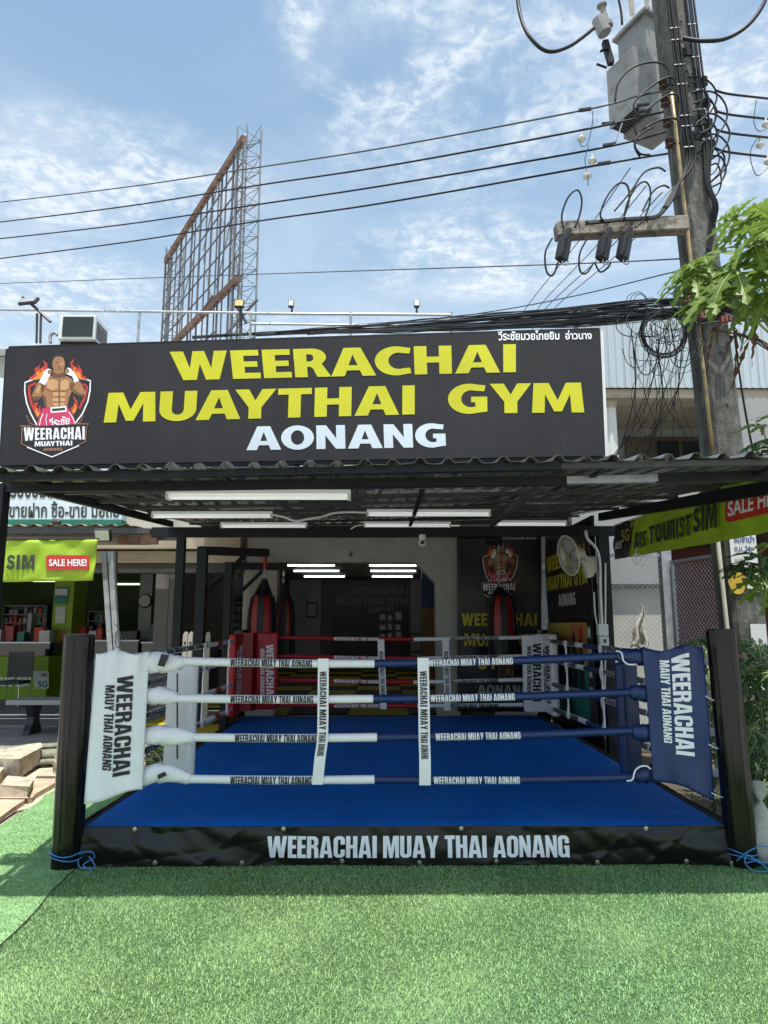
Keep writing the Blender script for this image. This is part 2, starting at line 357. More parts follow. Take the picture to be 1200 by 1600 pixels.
# ------------------------------------------------------------ flat lettering
def rr(x0, y0, x1, y1, rx, ry, n=5):
    out = []
    for cx, cy, a in ((x1 - rx, y1 - ry, 0), (x0 + rx, y1 - ry, 90), (x0 + rx, y0 + ry, 180), (x1 - rx, y0 + ry, 270)):
        for k in range(n + 1):
            t = R(a + 90 * k / n); out.append((cx + rx * math.cos(t), cy + ry * math.sin(t)))
    return out
def arc(cx, cy, rx, ry, a0, a1, n=6):
    return [(cx + rx * math.cos(R(a0 + (a1 - a0) * k / n)), cy + ry * math.sin(R(a0 + (a1 - a0) * k / n))) for k in range(n + 1)]
W_, TV, TH = .50, .19, .15
G = {
 'I': (TV, [([(0, 0), (0, 1), (TV, 1), (TV, 0)], [])]),
 'H': (W_, [([(0, 0), (0, 1), (TV, 1), (TV, .60), (W_ - TV, .60), (W_ - TV, 1), (W_, 1), (W_, 0), (W_ - TV, 0), (W_ - TV, .44), (TV, .44), (TV, 0)], [])]),
 'E': (.37, [([(0, 0), (0, 1), (.37, 1), (.37, .84), (TV, .84), (TV, .59), (.35, .59), (.35, .44), (TV, .44), (TV, .16), (.375, .16), (.375, 0)], [])]),
 'L': (.35, [([(0, 0), (0, 1), (TV, 1), (TV, .16), (.35, .16), (.35, 0)], [])]),
 'T': (.44, [([(0, 1), (.44, 1), (.44, .84), (.315, .84), (.315, 0), (.125, 0), (.125, .84), (0, .84)], [])]),
 'A': (.57, [([(0, 0), (.15, 1), (.42, 1), (.57, 0), (.38, 0), (.365, .17), (.205, .17), (.19, 0)], [[(.222, .33), (.348, .33), (.285, .80)]])]),
 'M': (.70, [([(0, 0), (0, 1), (.25, 1), (.35, .45), (.45, 1), (.70, 1), (.70, 0), (.53, 0), (.53, .66), (.42, 0), (.28, 0), (.17, .66), (.17, 0)], [])]),
 'W': (.86, [([(0, 1), (.185, 1), (.245, .42), (.325, 1), (.535, 1), (.615, .42), (.675, 1), (.86, 1), (.735, 0), (.52, 0), (.43, .56), (.34, 0), (.125, 0)], [])]),
 'N': (.50, [([(0, 0), (0, 1), (.16, 1), (.34, .47), (.34, 1), (.5, 1), (.5, 0), (.34, 0), (.16, .50), (.16, 0)], [])]),
 'Y': (.54, [([(0, 1), (.19, 1), (.27, .62), (.35, 1), (.54, 1), (.365, .38), (.365, 0), (.175, 0), (.175, .38)], [])]),
 'O': (W_, [(rr(0, 0, W_, 1, .21, .19), [rr(TV, .15, W_ - TV, .85, .06, .06)])]),
 'U': (W_, [([(0, 1)] + arc(.21, .19, .21, .19, 180, 270) + arc(W_ - .21, .19, .21, .19, 270, 360) + [(W_, 1), (W_ - TV, 1)] + arc(W_ - TV - .06, .21, .06, .06, 0, -90) + arc(TV + .06, .21, .06, .06, -90, -180) + [(TV, 1)], [])]),
 'C': (W_, [([(W_, .62)] + arc(W_ - .21, .81, .21, .19, 0, 90) + arc(.21, .81, .21, .19, 90, 180) + arc(.21, .19, .21, .19, 180, 270) + arc(W_ - .21, .19, .21, .19, 270, 360) + [(W_, .39), (W_ - TV, .39)] + arc(W_ - TV - .06, .21, .06, .06, 0, -90) + arc(TV + .06, .21, .06, .06, -90, -180) + arc(TV + .06, .79, .06, .06, 180, 90) + arc(W_ - TV - .06, .79, .06, .06, 90, 0) + [(W_ - TV, .62)], [])]),
 'G': (W_, [([(W_, .64)] + arc(W_ - .21, .81, .21, .19, 0, 90) + arc(.21, .81, .21, .19, 90, 180) + arc(.21, .19, .21, .19, 180, 270) + [(.36, .03), (.40, 0), (W_, 0), (W_, .54), (.27, .54), (.27, .40), (W_ - TV, .40)] + arc(W_ - TV - .06, .21, .06, .06, 0, -90) + arc(TV + .06, .21, .06, .06, -90, -180) + arc(TV + .06, .79, .06, .06, 180, 90) + arc(W_ - TV - .06, .79, .06, .06, 90, 0) + [(W_ - TV, .64)], [])]),
 'R': (.51, [([(0, 0), (0, 1), (.27, 1)] + arc(.29, .80, .21, .20, 85, 0) + [(.50, .66), (.475, .57), (.41, .52), (.475, .47), (.50, .38), (.51, 0), (.33, 0), (.32, .36), (.30, .42), (.25, .44), (TV, .44), (TV, 0)], [[(TV, .59), (.27, .59), (.31, .64), (.31, .78), (.27, .84), (TV, .84)]])]),
 ' ': (.18, []),
}
def _sS():
    c = [(.90, .74), (.80, .84), (.60, .90), (.38, .88), (.22, .76), (.26, .62), (.50, .52), (.76, .42), (.84, .27), (.68, .12), (.42, .10), (.20, .14), (.08, .27)]
    a, b_ = [], []
    for i, p in enumerate(c):
        q0 = c[max(i - 1, 0)]; q1 = c[min(i + 1, len(c) - 1)]; dx_, dy_ = q1[0] - q0[0], q1[1] - q0[1]; l_ = math.hypot(dx_, dy_)
        nx, ny = -dy_ / l_ * .17, dx_ / l_ * .10; a.append((p[0] + nx, p[1] + ny)); b_.append((p[0] - nx, p[1] - ny))
    return a + b_[::-1]
G2 = {
 'W': (1.76, [([(0, 1), (.41, 1), (.56, .40), (.70, 1), (1.06, 1), (1.22, .40), (1.36, 1), (1.76, 1), (1.44, 0), (1.02, 0), (.88, .55), (.73, 0), (.31, 0)], [])]),
 'M': (1.62, [([(0, 0), (.07, 1), (.54, 1), (.81, .42), (1.08, 1), (1.55, 1), (1.62, 0), (1.23, 0), (1.20, .62), (.93, .04), (.69, .04), (.42, .62), (.39, 0)], [])]),
 'A': (1.40, [([(0, 0), (.44, 1), (.96, 1), (1.40, 0), (.98, 0), (.90, .20), (.50, .20), (.42, 0)], [[(.56, .38), (.84, .38), (.70, .76)]])]),
 'Y': (1.30, [([(0, 1), (.44, 1), (.65, .62), (.86, 1), (1.30, 1), (.85, .38), (.85, 0), (.45, 0), (.45, .38)], [])]),
 'E': (.87, [([(0, 0), (0, 1), (.86, 1), (.86, .80), (.39, .80), (.39, .60), (.80, .60), (.80, .41), (.39, .41), (.39, .20), (.87, .20), (.87, 0)], [])]),
 'L': (.80, [([(0, 0), (0, 1), (.39, 1), (.39, .20), (.80, .20), (.80, 0)], [])]),
 'H': (1.16, [([(0, 0), (0, 1), (.39, 1), (.39, .62), (.77, .62), (.77, 1), (1.16, 1), (1.16, 0), (.77, 0), (.77, .41), (.39, .41), (.39, 0)], [])]),
 'T': (1.06, [([(0, 1), (1.06, 1), (1.06, .79), (.725, .79), (.725, 0), (.335, 0), (.335, .79), (0, .79)], [])]),
 'I': (.39, [([(0, 0), (0, 1), (.39, 1), (.39, 0)], [])]),
 'N': (1.16, [([(0, 0), (0, 1), (.40, 1), (.80, .44), (.80, 1), (1.16, 1), (1.16, 0), (.78, 0), (.36, .58), (.36, 0)], [])]),
 'O': (1.32, [(arc(.66, .5, .66, .515, 0, 354, 28), [arc(.66, .5, .27, .31, 0, 350, 20)])]),
 'C': (1.12, [([(1.12, .945)] + arc(.66, .5, .66, .515, 70, 290, 22) + [(1.12, .055), (1.08, .25)] + arc(.74, .5, .32, .29, 290, 70, 16) + [(1.08, .75)], [])]),
 'G': (1.22, [([(1.17, .95)] + arc(.66, .5, .66, .515, 70, 290, 22) + [(1.22, .06), (1.22, .57), (.72, .57), (.72, .38), (.85, .38), (.85, .21)] + arc(.72, .5, .31, .29, 290, 70, 16) + [(1.13, .75)], [])]),
 'U': (1.16, [([(0, 1)] + arc(.58, .38, .58, .395, 180, 360, 16) + [(1.16, 1), (.77, 1)] + arc(.58, .38, .19, .18, 0, -180, 10) + [(.39, 1)], [])]),
 'R': (1.12, [([(0, 0), (0, 1), (.58, 1)] + arc(.58, .70, .42, .30, 85, -50, 8) + [(.92, .34), (1.12, 0), (.69, 0), (.58, .28), (.50, .36), (.39, .36), (.39, 0)], [[(.39, .55), (.52, .55), (.60, .61), (.60, .74), (.52, .80), (.39, .80)]])]),
 'S': (1.0, [(_sS(), [])]),
 ' ': (.45, []),
}
_tc = {}
def wide(s, gap=.10): return impact(s, gap, G2)
def impact(s, gap=.05, G=G):
    if (s, gap, id(G)) in _tc: return _tc[(s, gap, id(G))]
    vs, fs, x = [], [], 0; prev_ = ''
    for ch in s:
        if G is G2: x += {'AY': -.30, 'YT': -.04, 'UA': -.10, 'RA': -.10, 'AC': -.12, 'YM': -.10, 'GY': -.02, 'AO': -.1, 'AN': -.04}.get(prev_ + ch, 0)
        prev_ = ch
        w, polys = G[ch]
        for outer, holes in polys:
            loops = [[Vector((a + x, b, 0)) for a, b in outer]] + [[Vector((a + x, b, 0)) for a, b in h] for h in holes]
            o = len(vs); vs += [(p.x, p.y) for lp in loops for p in lp]
            fs += [tuple(i + o for i in t) for t in tessellate_polygon(loops)]
        x += w + gap
    x -= gap
    _tc[(s, gap, id(G))] = (vs, fs, x); return _tc[(s, gap, id(G))]
def latin(s, bold=.0, space=1.0):
    key = (s, bold, space)
    if key in _tc: return _tc[key]
    cu = bpy.data.curves.new('t', 'FONT'); cu.body = s; cu.size = 1; cu.offset = bold; cu.space_character = space; cu.resolution_u = 4
    ob = bpy.data.objects.new('t', cu); me = bpy.data.meshes.new_from_object(ob)
    vs = [(v.co.x, v.co.y) for v in me.vertices]; fs = [tuple(p.vertices) for p in me.polygons]
    bpy.data.objects.remove(ob); bpy.data.curves.remove(cu); bpy.data.meshes.remove(me)
    x0 = min(v[0] for v in vs); x1 = max(v[0] for v in vs); y0 = min(v[1] for v in vs); y1 = max(v[1] for v in vs)
    vs = [((a - x0), (b - y0)) for a, b in vs]
    _tc[key] = (vs, fs, (x1 - x0) , (y1 - y0)); return _tc[key]
def norm(t):
    vs, fs = t[0], t[1]; x0 = min(v[0] for v in vs); x1 = max(v[0] for v in vs); y0 = min(v[1] for v in vs); y1 = max(v[1] for v in vs)
    return [((a - x0) / (x1 - x0), (b - y0) / (y1 - y0)) for a, b in vs], fs
def slice2d(vs, fs, ucuts, vcuts):
    bm = bmesh.new(); bv = [bm.verts.new((a, b, 0)) for a, b in vs]
    for f in fs:
        try: bm.faces.new([bv[i] for i in f])
        except ValueError: pass
    for k in range(1, ucuts):
        bmesh.ops.bisect_plane(bm, geom=bm.verts[:] + bm.edges[:] + bm.faces[:], plane_co=(k / ucuts, 0, 0), plane_no=(1, 0, 0))
    for k in range(1, vcuts):
        bmesh.ops.bisect_plane(bm, geom=bm.verts[:] + bm.edges[:] + bm.faces[:], plane_co=(0, k / vcuts, 0), plane_no=(0, 1, 0))
    bm.verts.index_update(); a = [(v.co.x, v.co.y) for v in bm.verts]; b = [tuple(v.index for v in f.verts) for f in bm.faces]; bm.free()
    return a, b
_sc = {}
def lettering(t, fn, m, parent, name='lettering', cuts=None, mb=None):   # t: (verts, faces...), fn(u, v) -> point
    vs, fs = norm(t)
    if cuts:
        k = (id(t), cuts)
        if k not in _sc: _sc[k] = slice2d(vs, fs, *cuts)
        vs, fs = _sc[k]
    b = mb or MB(); b.add([fn(u, v) for u, v in vs], fs)
    if mb is None: return b.build(name, m, parent)
def quadmap(p00, p10, p01, p11):
    p00, p10, p01, p11 = map(Vector, (p00, p10, p01, p11))
    return lambda u, v: (p00 * (1 - u) + p10 * u) * (1 - v) + (p01 * (1 - u) + p11 * u) * v
def flatpoly(mb, pts2, fn):
    loops = [[Vector((a, b, 0)) for a, b in pts2]]
    mb.add([fn(a, b) for a, b in pts2], [tuple(t) for t in tessellate_polygon(loops)])
# ============================================================ GROUND
MB().bb(-300, 300, -200, 500, -.30, -.030).build('ground', M['ground'], kind='structure')
def sheet(name, pts, z, th, m, kind='structure'):
    b = MB(); b.prism([Vector((p[0], p[1], z - th)) for p in pts], (0, 0, 1), th); return b.build(name, m, kind=kind)
def gpts(l): return [gz(*p)[:2] for p in l]
sheet('pavement', [(-14, 8.75), (-9, 8.6), (-4.6, 9.1), (-3.3, 9.3), (-2.5, 9.5), (-2.5, 11.5), (-14, 11.5)], -.004, .02, M['pavement'])
sheet('dusty_ground', [(-14, 5.5), (-3.6, 5.9), (-2.5, 7.2), (-2.5, 9.6), (-14, 9.6)], -.012, .01, M['sand'])
sheet('shop_floor', [(-14, 11.3), (-2.3, 11.3), (-2.3, 20), (-14, 20)], .03, .05, M['pavement'])
sheet('yard_ground', [(2.7, 4.6), (14, 4.6), (14, 14), (2.7, 14)], -.01, .01, mat('dark_soil', (.09, .075, .055), .95, var=.4, vs_=5, bump=.8, bs=30))
seam = gpts([(-40, 1520), (0, 1482), (22, 1462), (60, 1422), (84, 1392), (104, 1372), (122, 1358)])
tm = list(seam) + [(-1.9, 5.35), (2.75, 5.35), (3.3, 4.75), (4.5, 4.75), (5.2, 2.0), (-4.6, 2.0)]
sheet('turf_carpet', tm, .004, .02, M['turf_base'])
edgeL = gpts([(122, 1358), (104, 1372), (84, 1392), (60, 1422), (22, 1462), (0, 1482), (-40, 1520)])
jag = gpts([(-120, 1345), (-40, 1310), (0, 1292), (14, 1283), (24, 1278), (38, 1268), (50, 1262), (62, 1254), (70, 1244), (80, 1240), (92, 1232), (112, 1222)])
tl = [(-1.95, 5.2)] + edgeL + [(-5, 3.0)] + jag + [(-2.9, 7.6), (-1.95, 7.8)]
def wav(x, y): return .006 * math.sin(x * 7 + y * 3) + .004 * math.sin(y * 11 - x * 4)
b = MB(); b.prism([Vector((p[0], p[1], -.006)) for p in tl], (0, 0, 1), .018); b.build('turf_strip', M['turf2'], kind='structure')
sheet('rubber_strip', [(2.42, 5.1), (2.50, 4.72), (4.5, 4.70), (4.5, 5.1)], .016, .012, M['mat_green'])

def inpoly(x, y, poly):
    x = np.asarray(x); y = np.asarray(y); ins = np.zeros(x.shape, bool); n = len(poly)
    for i in range(n):
        x1, y1 = poly[i][0], poly[i][1]; x2, y2 = poly[(i + 1) % n][0], poly[(i + 1) % n][1]
        c = ((y1 > y) != (y2 > y)) & (x < (x2 - x1) * (y - y1) / (y2 - y1 + 1e-12) + x1); ins ^= c
    return ins
def blades(name, poly, x0, x1, y0, y1, n, ln, wd, lean, m, z0):
    x = rng.uniform(x0, x1, n * 2); y = y0 + (y1 - y0) * rng.uniform(0, 1, n * 2) ** 1.15
    k = inpoly(x, y, poly); x = x[k][:n]; y = y[k][:n]; n = len(x)
    a = rng.uniform(0, 2 * np.pi, n); h = ln * rng.uniform(.6, 1.25, n); le = h * lean * rng.uniform(.2, 1.3, n); w = wd * rng.uniform(.7, 1.3, n)
    # pile lies in soft swirls
    sw = 1.3 * np.sin(x * 1.7 + y * 2.3) + .8 * np.sin(x * 5.1 - y * 3.7)
    a = np.where(rng.uniform(0, 1, n) < .45, sw + rng.normal(0, .5, n) - 1.6, a)
    dx, dy = np.cos(a), np.sin(a); px, py = -dy * w / 2, dx * w / 2
    # face the blade's flat side anyhow
    v = np.zeros((n, 5, 3))
    v[:, 0] = np.c_[x - px, y - py, np.full(n, z0)]; v[:, 1] = np.c_[x + px, y + py, np.full(n, z0)]
    v[:, 2] = np.c_[x + px * .8 + dx * le * .35, y + py * .8 + dy * le * .35, z0 + h * .62]
    v[:, 3] = np.c_[x - px * .8 + dx * le * .35, y - py * .8 + dy * le * .35, z0 + h * .62]
    v[:, 4] = np.c_[x + dx * le, y + dy * le, z0 + h]
    me = bpy.data.meshes.new(name); me.vertices.add(n * 5); me.vertices.foreach_set('co', v.ravel())
    i = np.arange(n)[:, None] * 5
    li = np.concatenate([i + np.array([0, 1, 2, 3]), i + np.array([3, 2, 4])], axis=1).ravel()
    me.loops.add(n * 7); me.loops.foreach_set('vertex_index', li.astype(np.int32))
    st = (np.arange(n)[:, None] * 7 + np.array([0, 4])).ravel(); me.polygons.add(n * 2); me.polygons.foreach_set('loop_start', st.astype(np.int32))
    me.update(calc_edges=True); me.materials.append(m)
    o = bpy.data.objects.new(name, me); col.objects.link(o); o['kind'] = 'stuff'; return o
blades('artificial_grass', tm, -2.7, 3.3, 2.6, 5.2, 330000, .0125, .0034, 1.25, M['turf'], .003)
blades('short_artificial_grass', tl, -4.4, -1.9, 3.2, 7.4, 80000, .0085, .0035, 1.2, M['turf2b'], .011)
# frayed dark edge of the turf strip along the seam
b = MB(); sp = [Vector((p[0], p[1], .016)) for p in gpts([(122, 1358), (110, 1368), (104, 1372), (95, 1383), (84, 1392), (76, 1401), (60, 1422), (44, 1440), (22, 1462), (0, 1482), (-40, 1520)])]
b.tube(spline(sp, 4), .0032, 6); b.build('turf_seam', mat('seam_backing', (.035, .04, .03), .9), kind='structure')

# broken sandstone slabs by the turf, thick and uneven
def slab(pix, z, th, m, name, rot=(0, 0)):
    pts = [gz(*p) for p in pix]; c = sum((p for p in pts), Vector()) / len(pts)
    poly = [Vector((p.x, p.y, z - th + (p.x - c.x) * rot[0] + (p.y - c.y) * rot[1])) for p in pts]
    b = MB(); b.prism(poly, (0, 0, 1), th); return b
sl = [
 ([(-60, 1240), (-20, 1225), (20, 1215), (52, 1222), (50, 1240), (38, 1256), (20, 1268), (0, 1282), (-40, 1300)], .030, .04, 'flat pinkish stone slab at the far left beside the jagged turf edge'),
 ([(54, 1222), (62, 1212), (84, 1206), (96, 1206), (98, 1222), (80, 1232), (66, 1240), (56, 1246), (50, 1252), (42, 1254), (52, 1238)], .034, .04, 'pinkish stone slab between the rubble blocks and the black ring post'),
]
for pix, z, th, lb in sl:
    o = slab(pix, z, th, None, 'stone_slab').build('stone_slab', M['slab'], bevel=.006); tag(o, lb, 'stone slab', 'broken stone slabs at the turf edge')
def block(pix, z0, h, lb, tilt=(0, 0)):
    o = slab(pix, z0 + h, h, None, 'rubble_block', tilt)
    o = o.build('rubble_block', M['block'], bevel=.012); tag(o, lb, 'rubble block', 'rubble blocks on the ground at the left')
block([(-25, 1216), (28, 1220), (62, 1198), (60, 1190), (10, 1196), (-25, 1200)], .03, .17, 'large pale broken block with its right end pointing up towards the rolled carpet', (.05, .02))
block([(-4, 1254), (42, 1254), (50, 1236), (12, 1232)], .03, .10, 'small squarish broken block lying nearest to the turf edge', (.0, -.04))
block([(-40, 1236), (-8, 1238), (4, 1222), (-30, 1218)], .03, .12, 'weathered block cut off by the left edge of the photo', (.03, .0))
block([(82, 1214), (100, 1214), (102, 1204), (86, 1202)], .03, .11, 'small block half hidden behind the left black ring post')
# rolled-up old carpet
r_ = thing('carpet_roll', 'faded grey-green rolled and folded carpet lying behind the rubble blocks', 'carpet roll', gz(40, 1195))
for k, (dz, dy, r) in enumerate(((.10, .16, .10), (.045, -.02, .05), (.16, .32, .075))):
    pts = [Vector((x, gz(40, 1195).y + dy + .05 * math.sin(x * 2 + k) + (x + 3.6) * .28, dz + .012 * math.sin(x * 5 + k))) for x in np.linspace(-4.6, -2.45, 12)]
    bb_ = MB(); n = 12; bb_.tube(spline(pts, 2), r, n)
    bb_.v = [(v[0], v[1], max(.0, dz + (v[2] - dz) * (.62 if k < 2 else .45))) for v in bb_.v]
    bb_.build('roll_fold', M['roll'], r_, smooth=True)
# concrete bench
c0 = at(84, 1097, 11.0)
t = thing('concrete_bench', 'grey concrete bench with a scalloped leg on the shaded pavement left of the ring', 'bench', (-4.85, 10.6, 0))
MB().bb(-5.45, -3.95, 10.45, 10.95, .43, .50).build('seat', M['plaster_grey'], t, bevel=.01)
for x in (-5.15, -4.25):
    pr = [(-.20, 0), (.20, 0), (.17, .06), (.11, .14), (.09, .24), (.14, .36), (.19, .43), (-.19, .43), (-.14, .36), (-.09, .24), (-.11, .14), (-.17, .06)]
    b = MB(); b.prism([Vector((x - .05, 10.7 + a, z)) for a, z in pr], (1, 0, 0), .10); b.build('leg', M['dark_thing'], t)

# ============================================================ BUILDINGS
# ---- gym unit
GF = 11.6; FZ = .16
gym = thing('gym_building', 'grey-white open-fronted gym unit behind the boxing ring, yellow and black floor', 'gym', (-.45, GF, 0))
MB().bb(-2.22, 1.33, GF, GF + .35, 2.62, 3.04).build('beam', M['plaster'], gym, bevel=.01)
MB().bb(-2.22, -1.70, GF + .004, GF + .34, 0, 2.62).build('column', M['plaster'], gym)
MB().bb(.95, 1.33, GF + .004, GF + .34, 0, 2.62).build('column', M['plaster'], gym)
b = MB(); b.prism([Vector((.95, GF + .02, 2.62)), Vector((.95, GF + .02, 2.28)), Vector((.62, GF + .02, 2.62))], (0, 1, 0), .30); b.build('haunch', M['plaster'], gym)
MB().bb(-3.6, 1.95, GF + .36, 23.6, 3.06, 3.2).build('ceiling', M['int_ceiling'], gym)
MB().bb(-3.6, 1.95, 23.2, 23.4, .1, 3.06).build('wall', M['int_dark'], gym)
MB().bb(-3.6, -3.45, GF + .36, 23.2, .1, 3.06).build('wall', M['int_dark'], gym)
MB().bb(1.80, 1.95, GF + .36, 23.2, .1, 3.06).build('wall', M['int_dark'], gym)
MB().bb(-2.28, -2.22, GF + .1, GF + .35, 0, 3.04).build('wall', M['plaster'], gym)
MB().bb(-2.95, -1.9, 22.9, 23.19, .1, 3.05).build('partition', M['plaster_grey'], gym, label='lighter grey partition beside the inner banner')
MB().bb(-3.44, -3.0, 19.4, 19.55, .1, 2.3).build('door', M['plaster_grey'], gym, label='grey side door on the inner left')
MB().bb(1.02, 1.5, 22.6, 23.18, .1, 3.05).build('column', M['plaster_grey'], gym, label='grey inner column right of the banner')
MB().bb(1.05, 1.45, 17.0, 17.1, .16, 2.0).build('door', M['wood'], gym, label='brown wooden door leaf seen past the right column')
MB().bb(1.08, 1.50, 17.6, 17.66, .16, 2.9).build('window', mat('blue_window', (.03, .06, .14), .3), gym, label='bluish window strip above the wooden door')
# yellow and black foam tiles
fl = thing('foam_mat_floor', 'yellow and black checkered foam floor running into the gym', 'floor mat', (-.4, GF, 0))
tile = MB().box(fl['_o'], (.985, .985, .03)).build('foam_tile', M['foam_yellow'], fl, bevel=.006); tile_me = tile.data
tk = tile_me.copy(); tk.materials.clear(); tk.materials.append(M['foam_black'])
cnt = 0
spots = []
for j in range(13):
    for i in range(6):
        x, y = -3.0 + i * 1.0 + .0, 11.2 + j * 1.0 + .0
        if j == 0 and i == 0: pass
        if x < -2.2 and 11.0 < y < 12: pass
        spots.append((x, y, (i + j) % 2))
spots += [(-2.75, 10.2, 0), (-2.75, 9.2, 1)]
for k, (x, y, c) in enumerate(spots):
    if x > 1.3 and y > 11.5: continue
    if x < -2.2 and 11.4 < y < 12.4: continue
    if k == 0: o = tile
    else: o = tile.copy(); col.objects.link(o)
    if c: o.data = tk
    o.location = (x + .4, y - GF, FZ - .017 - (.03 if y < 11.6 else 0))
MB().bb(-3.4, 2.7, 10.72, 23.2, -.02, .096).build('floor_slab', M['plaster_grey'], fl)
# lit ceiling tubes inside
for side, rows in (('left', ((16.6, -1.66), (18.4, -1.66), (20.6, -1.62))), ('right', ((16.6, .37), (18.4, .38), (20.6, .40)))):
    for k, (Y, X) in enumerate(rows):
        t = thing('ceiling_tube_light', '%s lit white tube in the %s column under the gym ceiling' % (('front', 'middle', 'rear')[k], side), 'ceiling light', (X, Y, 2.99), group='lit tubes under the gym ceiling')
        MB().bb(X - .61, X + .61, Y - .05, Y + .05, 3.02, 3.06).build('batten', M['white_paint'], t)
        MB().tube([(X - .60, Y, 2.99), (X + .60, Y, 2.99)], .019, 10).build('tube', M['lamp_on'], t)
# inner banner
t = thing('inner_banner', 'dim black banner with the gym name on the rear wall inside', 'banner', (-.25, 23.1, .3))
MB().bb(-1.55, 1.0, 23.13, 23.17, .25, 2.92).build('cloth', M['banner_black'], t)
def flat(x0, x1, z0, z1, Y): return lambda u, v: Vector((x0 + (x1 - x0) * u, Y, z0 + (z1 - z0) * v))
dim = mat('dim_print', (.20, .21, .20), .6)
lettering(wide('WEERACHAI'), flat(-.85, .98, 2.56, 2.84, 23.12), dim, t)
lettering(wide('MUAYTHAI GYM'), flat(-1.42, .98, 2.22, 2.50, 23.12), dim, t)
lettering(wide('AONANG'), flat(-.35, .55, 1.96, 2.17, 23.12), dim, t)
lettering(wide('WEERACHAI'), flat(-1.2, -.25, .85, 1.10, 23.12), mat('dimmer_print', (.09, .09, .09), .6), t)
t = thing('notice_board', 'board of small white papers on the wall by the inner banner', 'notice board', (.35, 23, 1))
MB().bb(.0, .80, 23.06, 23.11, 1.05, 2.05).build('board', M['dark_thing'], t)
for i in range(3):
    for j in range(3):
        MB().bb(.03 + i * .26, .03 + i * .26 + random.uniform(.14, .23), 23.035, 23.055, 1.10 + j * .31, 1.10 + j * .31 + random.uniform(.15, .27)).build('paper', M['paper'], t)
t = thing('picture_frame', 'small dark framed picture on the pale partition inside the gym', 'picture', (-2.15, 22.88, 1.9))
MB().bb(-2.38, -2.0, 22.85, 22.89, 1.80, 2.32).build('frame', M['dark_thing'], t)
MB().bb(-2.33, -2.05, 22.835, 22.849, 1.87, 2.25).build('print', M['grey_plastic'], t)
t = thing('equipment_shelf', 'dark shelf with gear near the right side inside the gym', 'shelf', (.95, 20, .16))
for z in (.3, .8, 1.3): MB().bb(.85, 1.25, 19.8, 20.3, z, z + .04).build('shelf', M['dark_thing'], t)
for x in (.86, 1.22): MB().bb(x, x + .03, 19.8, 20.3, .16, 1.75).build('upright', M['dark_thing'], t)
# wall switch and camera
p = at(548, 866, GF - .01)
t = thing('wall_socket', 'small dark wall socket in the middle of the gym beam', 'socket', p); MB().bb(p.x - .04, p.x + .04, GF - .03, GF - .003, p.z - .06, p.z + .06).build('plate', M['grey_plastic'], t)
MB().bb(p.x - .015, p.x + .02, GF - .04, GF - .031, p.z - .03, p.z + .02).build('outlet', M['dark_thing'], t)

# ---- phone shop (left)
shop = thing('phone_shop_building', 'open-fronted phone shop with green walls left of the gym', 'shop', (-7, 11.6, 0))
MB().bb(-14, -2.30, 11.5, 11.8, 2.60, 2.80).build('beam', M['plaster_cream'], shop, bevel=.01)
MB().bb(-14, -2.30, 11.44, 11.8, 2.83, 3.04).build('fascia', M['plaster_cream'], shop, bevel=.01)
MB().bb(-14, -2.30, 11.52, 11.8, 2.44, 2.585).build('shutter_box', M['frame_grey'], shop)
MB().bb(-14, -3.62, 11.9, 19.2, 3.0, 3.12).build('ceiling', M['int_ceiling'], shop)
MB().bb(-14, -3.62, 19.2, 19.4, 0, 3.05).build('wall', M['green_wall'], shop)
MB().bb(-14.2, -14.0, 11.6, 19.4, 0, 3.05).build('wall', M['green_wall'], shop)
MB().bb(-3.85, -3.62, 12.0, 19.2, 0, 3.0).build('wall', M['int_dark'], shop)
MB().bb(-14, 1.4, 11.85, 12.1, 3.22, 6.30).build('upper_wall', M['plaster'], shop)
MB().bb(-14.2, 14, 11.7, 11.84, 6.30, 6.42).build('parapet', M['plaster_grey'], shop)
MB().bb(-14, 14, 12.1, 21, 6.10, 6.28).build('roof', M['plaster_grey'], shop)
# windows in the upper wall
for x in (-12, -9.5, -7, -4.5, -2, .2):
    w = MB().bb(x - .7, x + .7, 11.80, 11.86, 4.0, 5.3).build('window', M['white_paint'], shop)
    w2 = MB().bb(x - .62, x + .62, 11.785, 11.799, 4.08, 5.22).build('pane', M['glass_dark'], w)
# shop columns
p = at(226, 1000, 17.0); MB().bb(p.x - .15, p.x + .15, 16.9, 17.2, .03, 3.0).build('column', M['grey_plastic'], shop)
c = at(226, 939, 16.85)
t = thing('wall_clock', 'round white-faced clock on the grey column inside the phone shop', 'clock', c)
MB().lathe([(.16, 0), (.17, .02), (.16, .045), (.145, .04)], (c.x, 16.895, c.z), 24, Matrix.Rotation(R(90), 3, 'X')).build('rim', M['dark_thing'], t)
MB().lathe([(.14, 0), (.14, .01)], (c.x, 16.85, c.z), 24, Matrix.Rotation(R(90), 3, 'X')).build('dial', M['paper'], t)
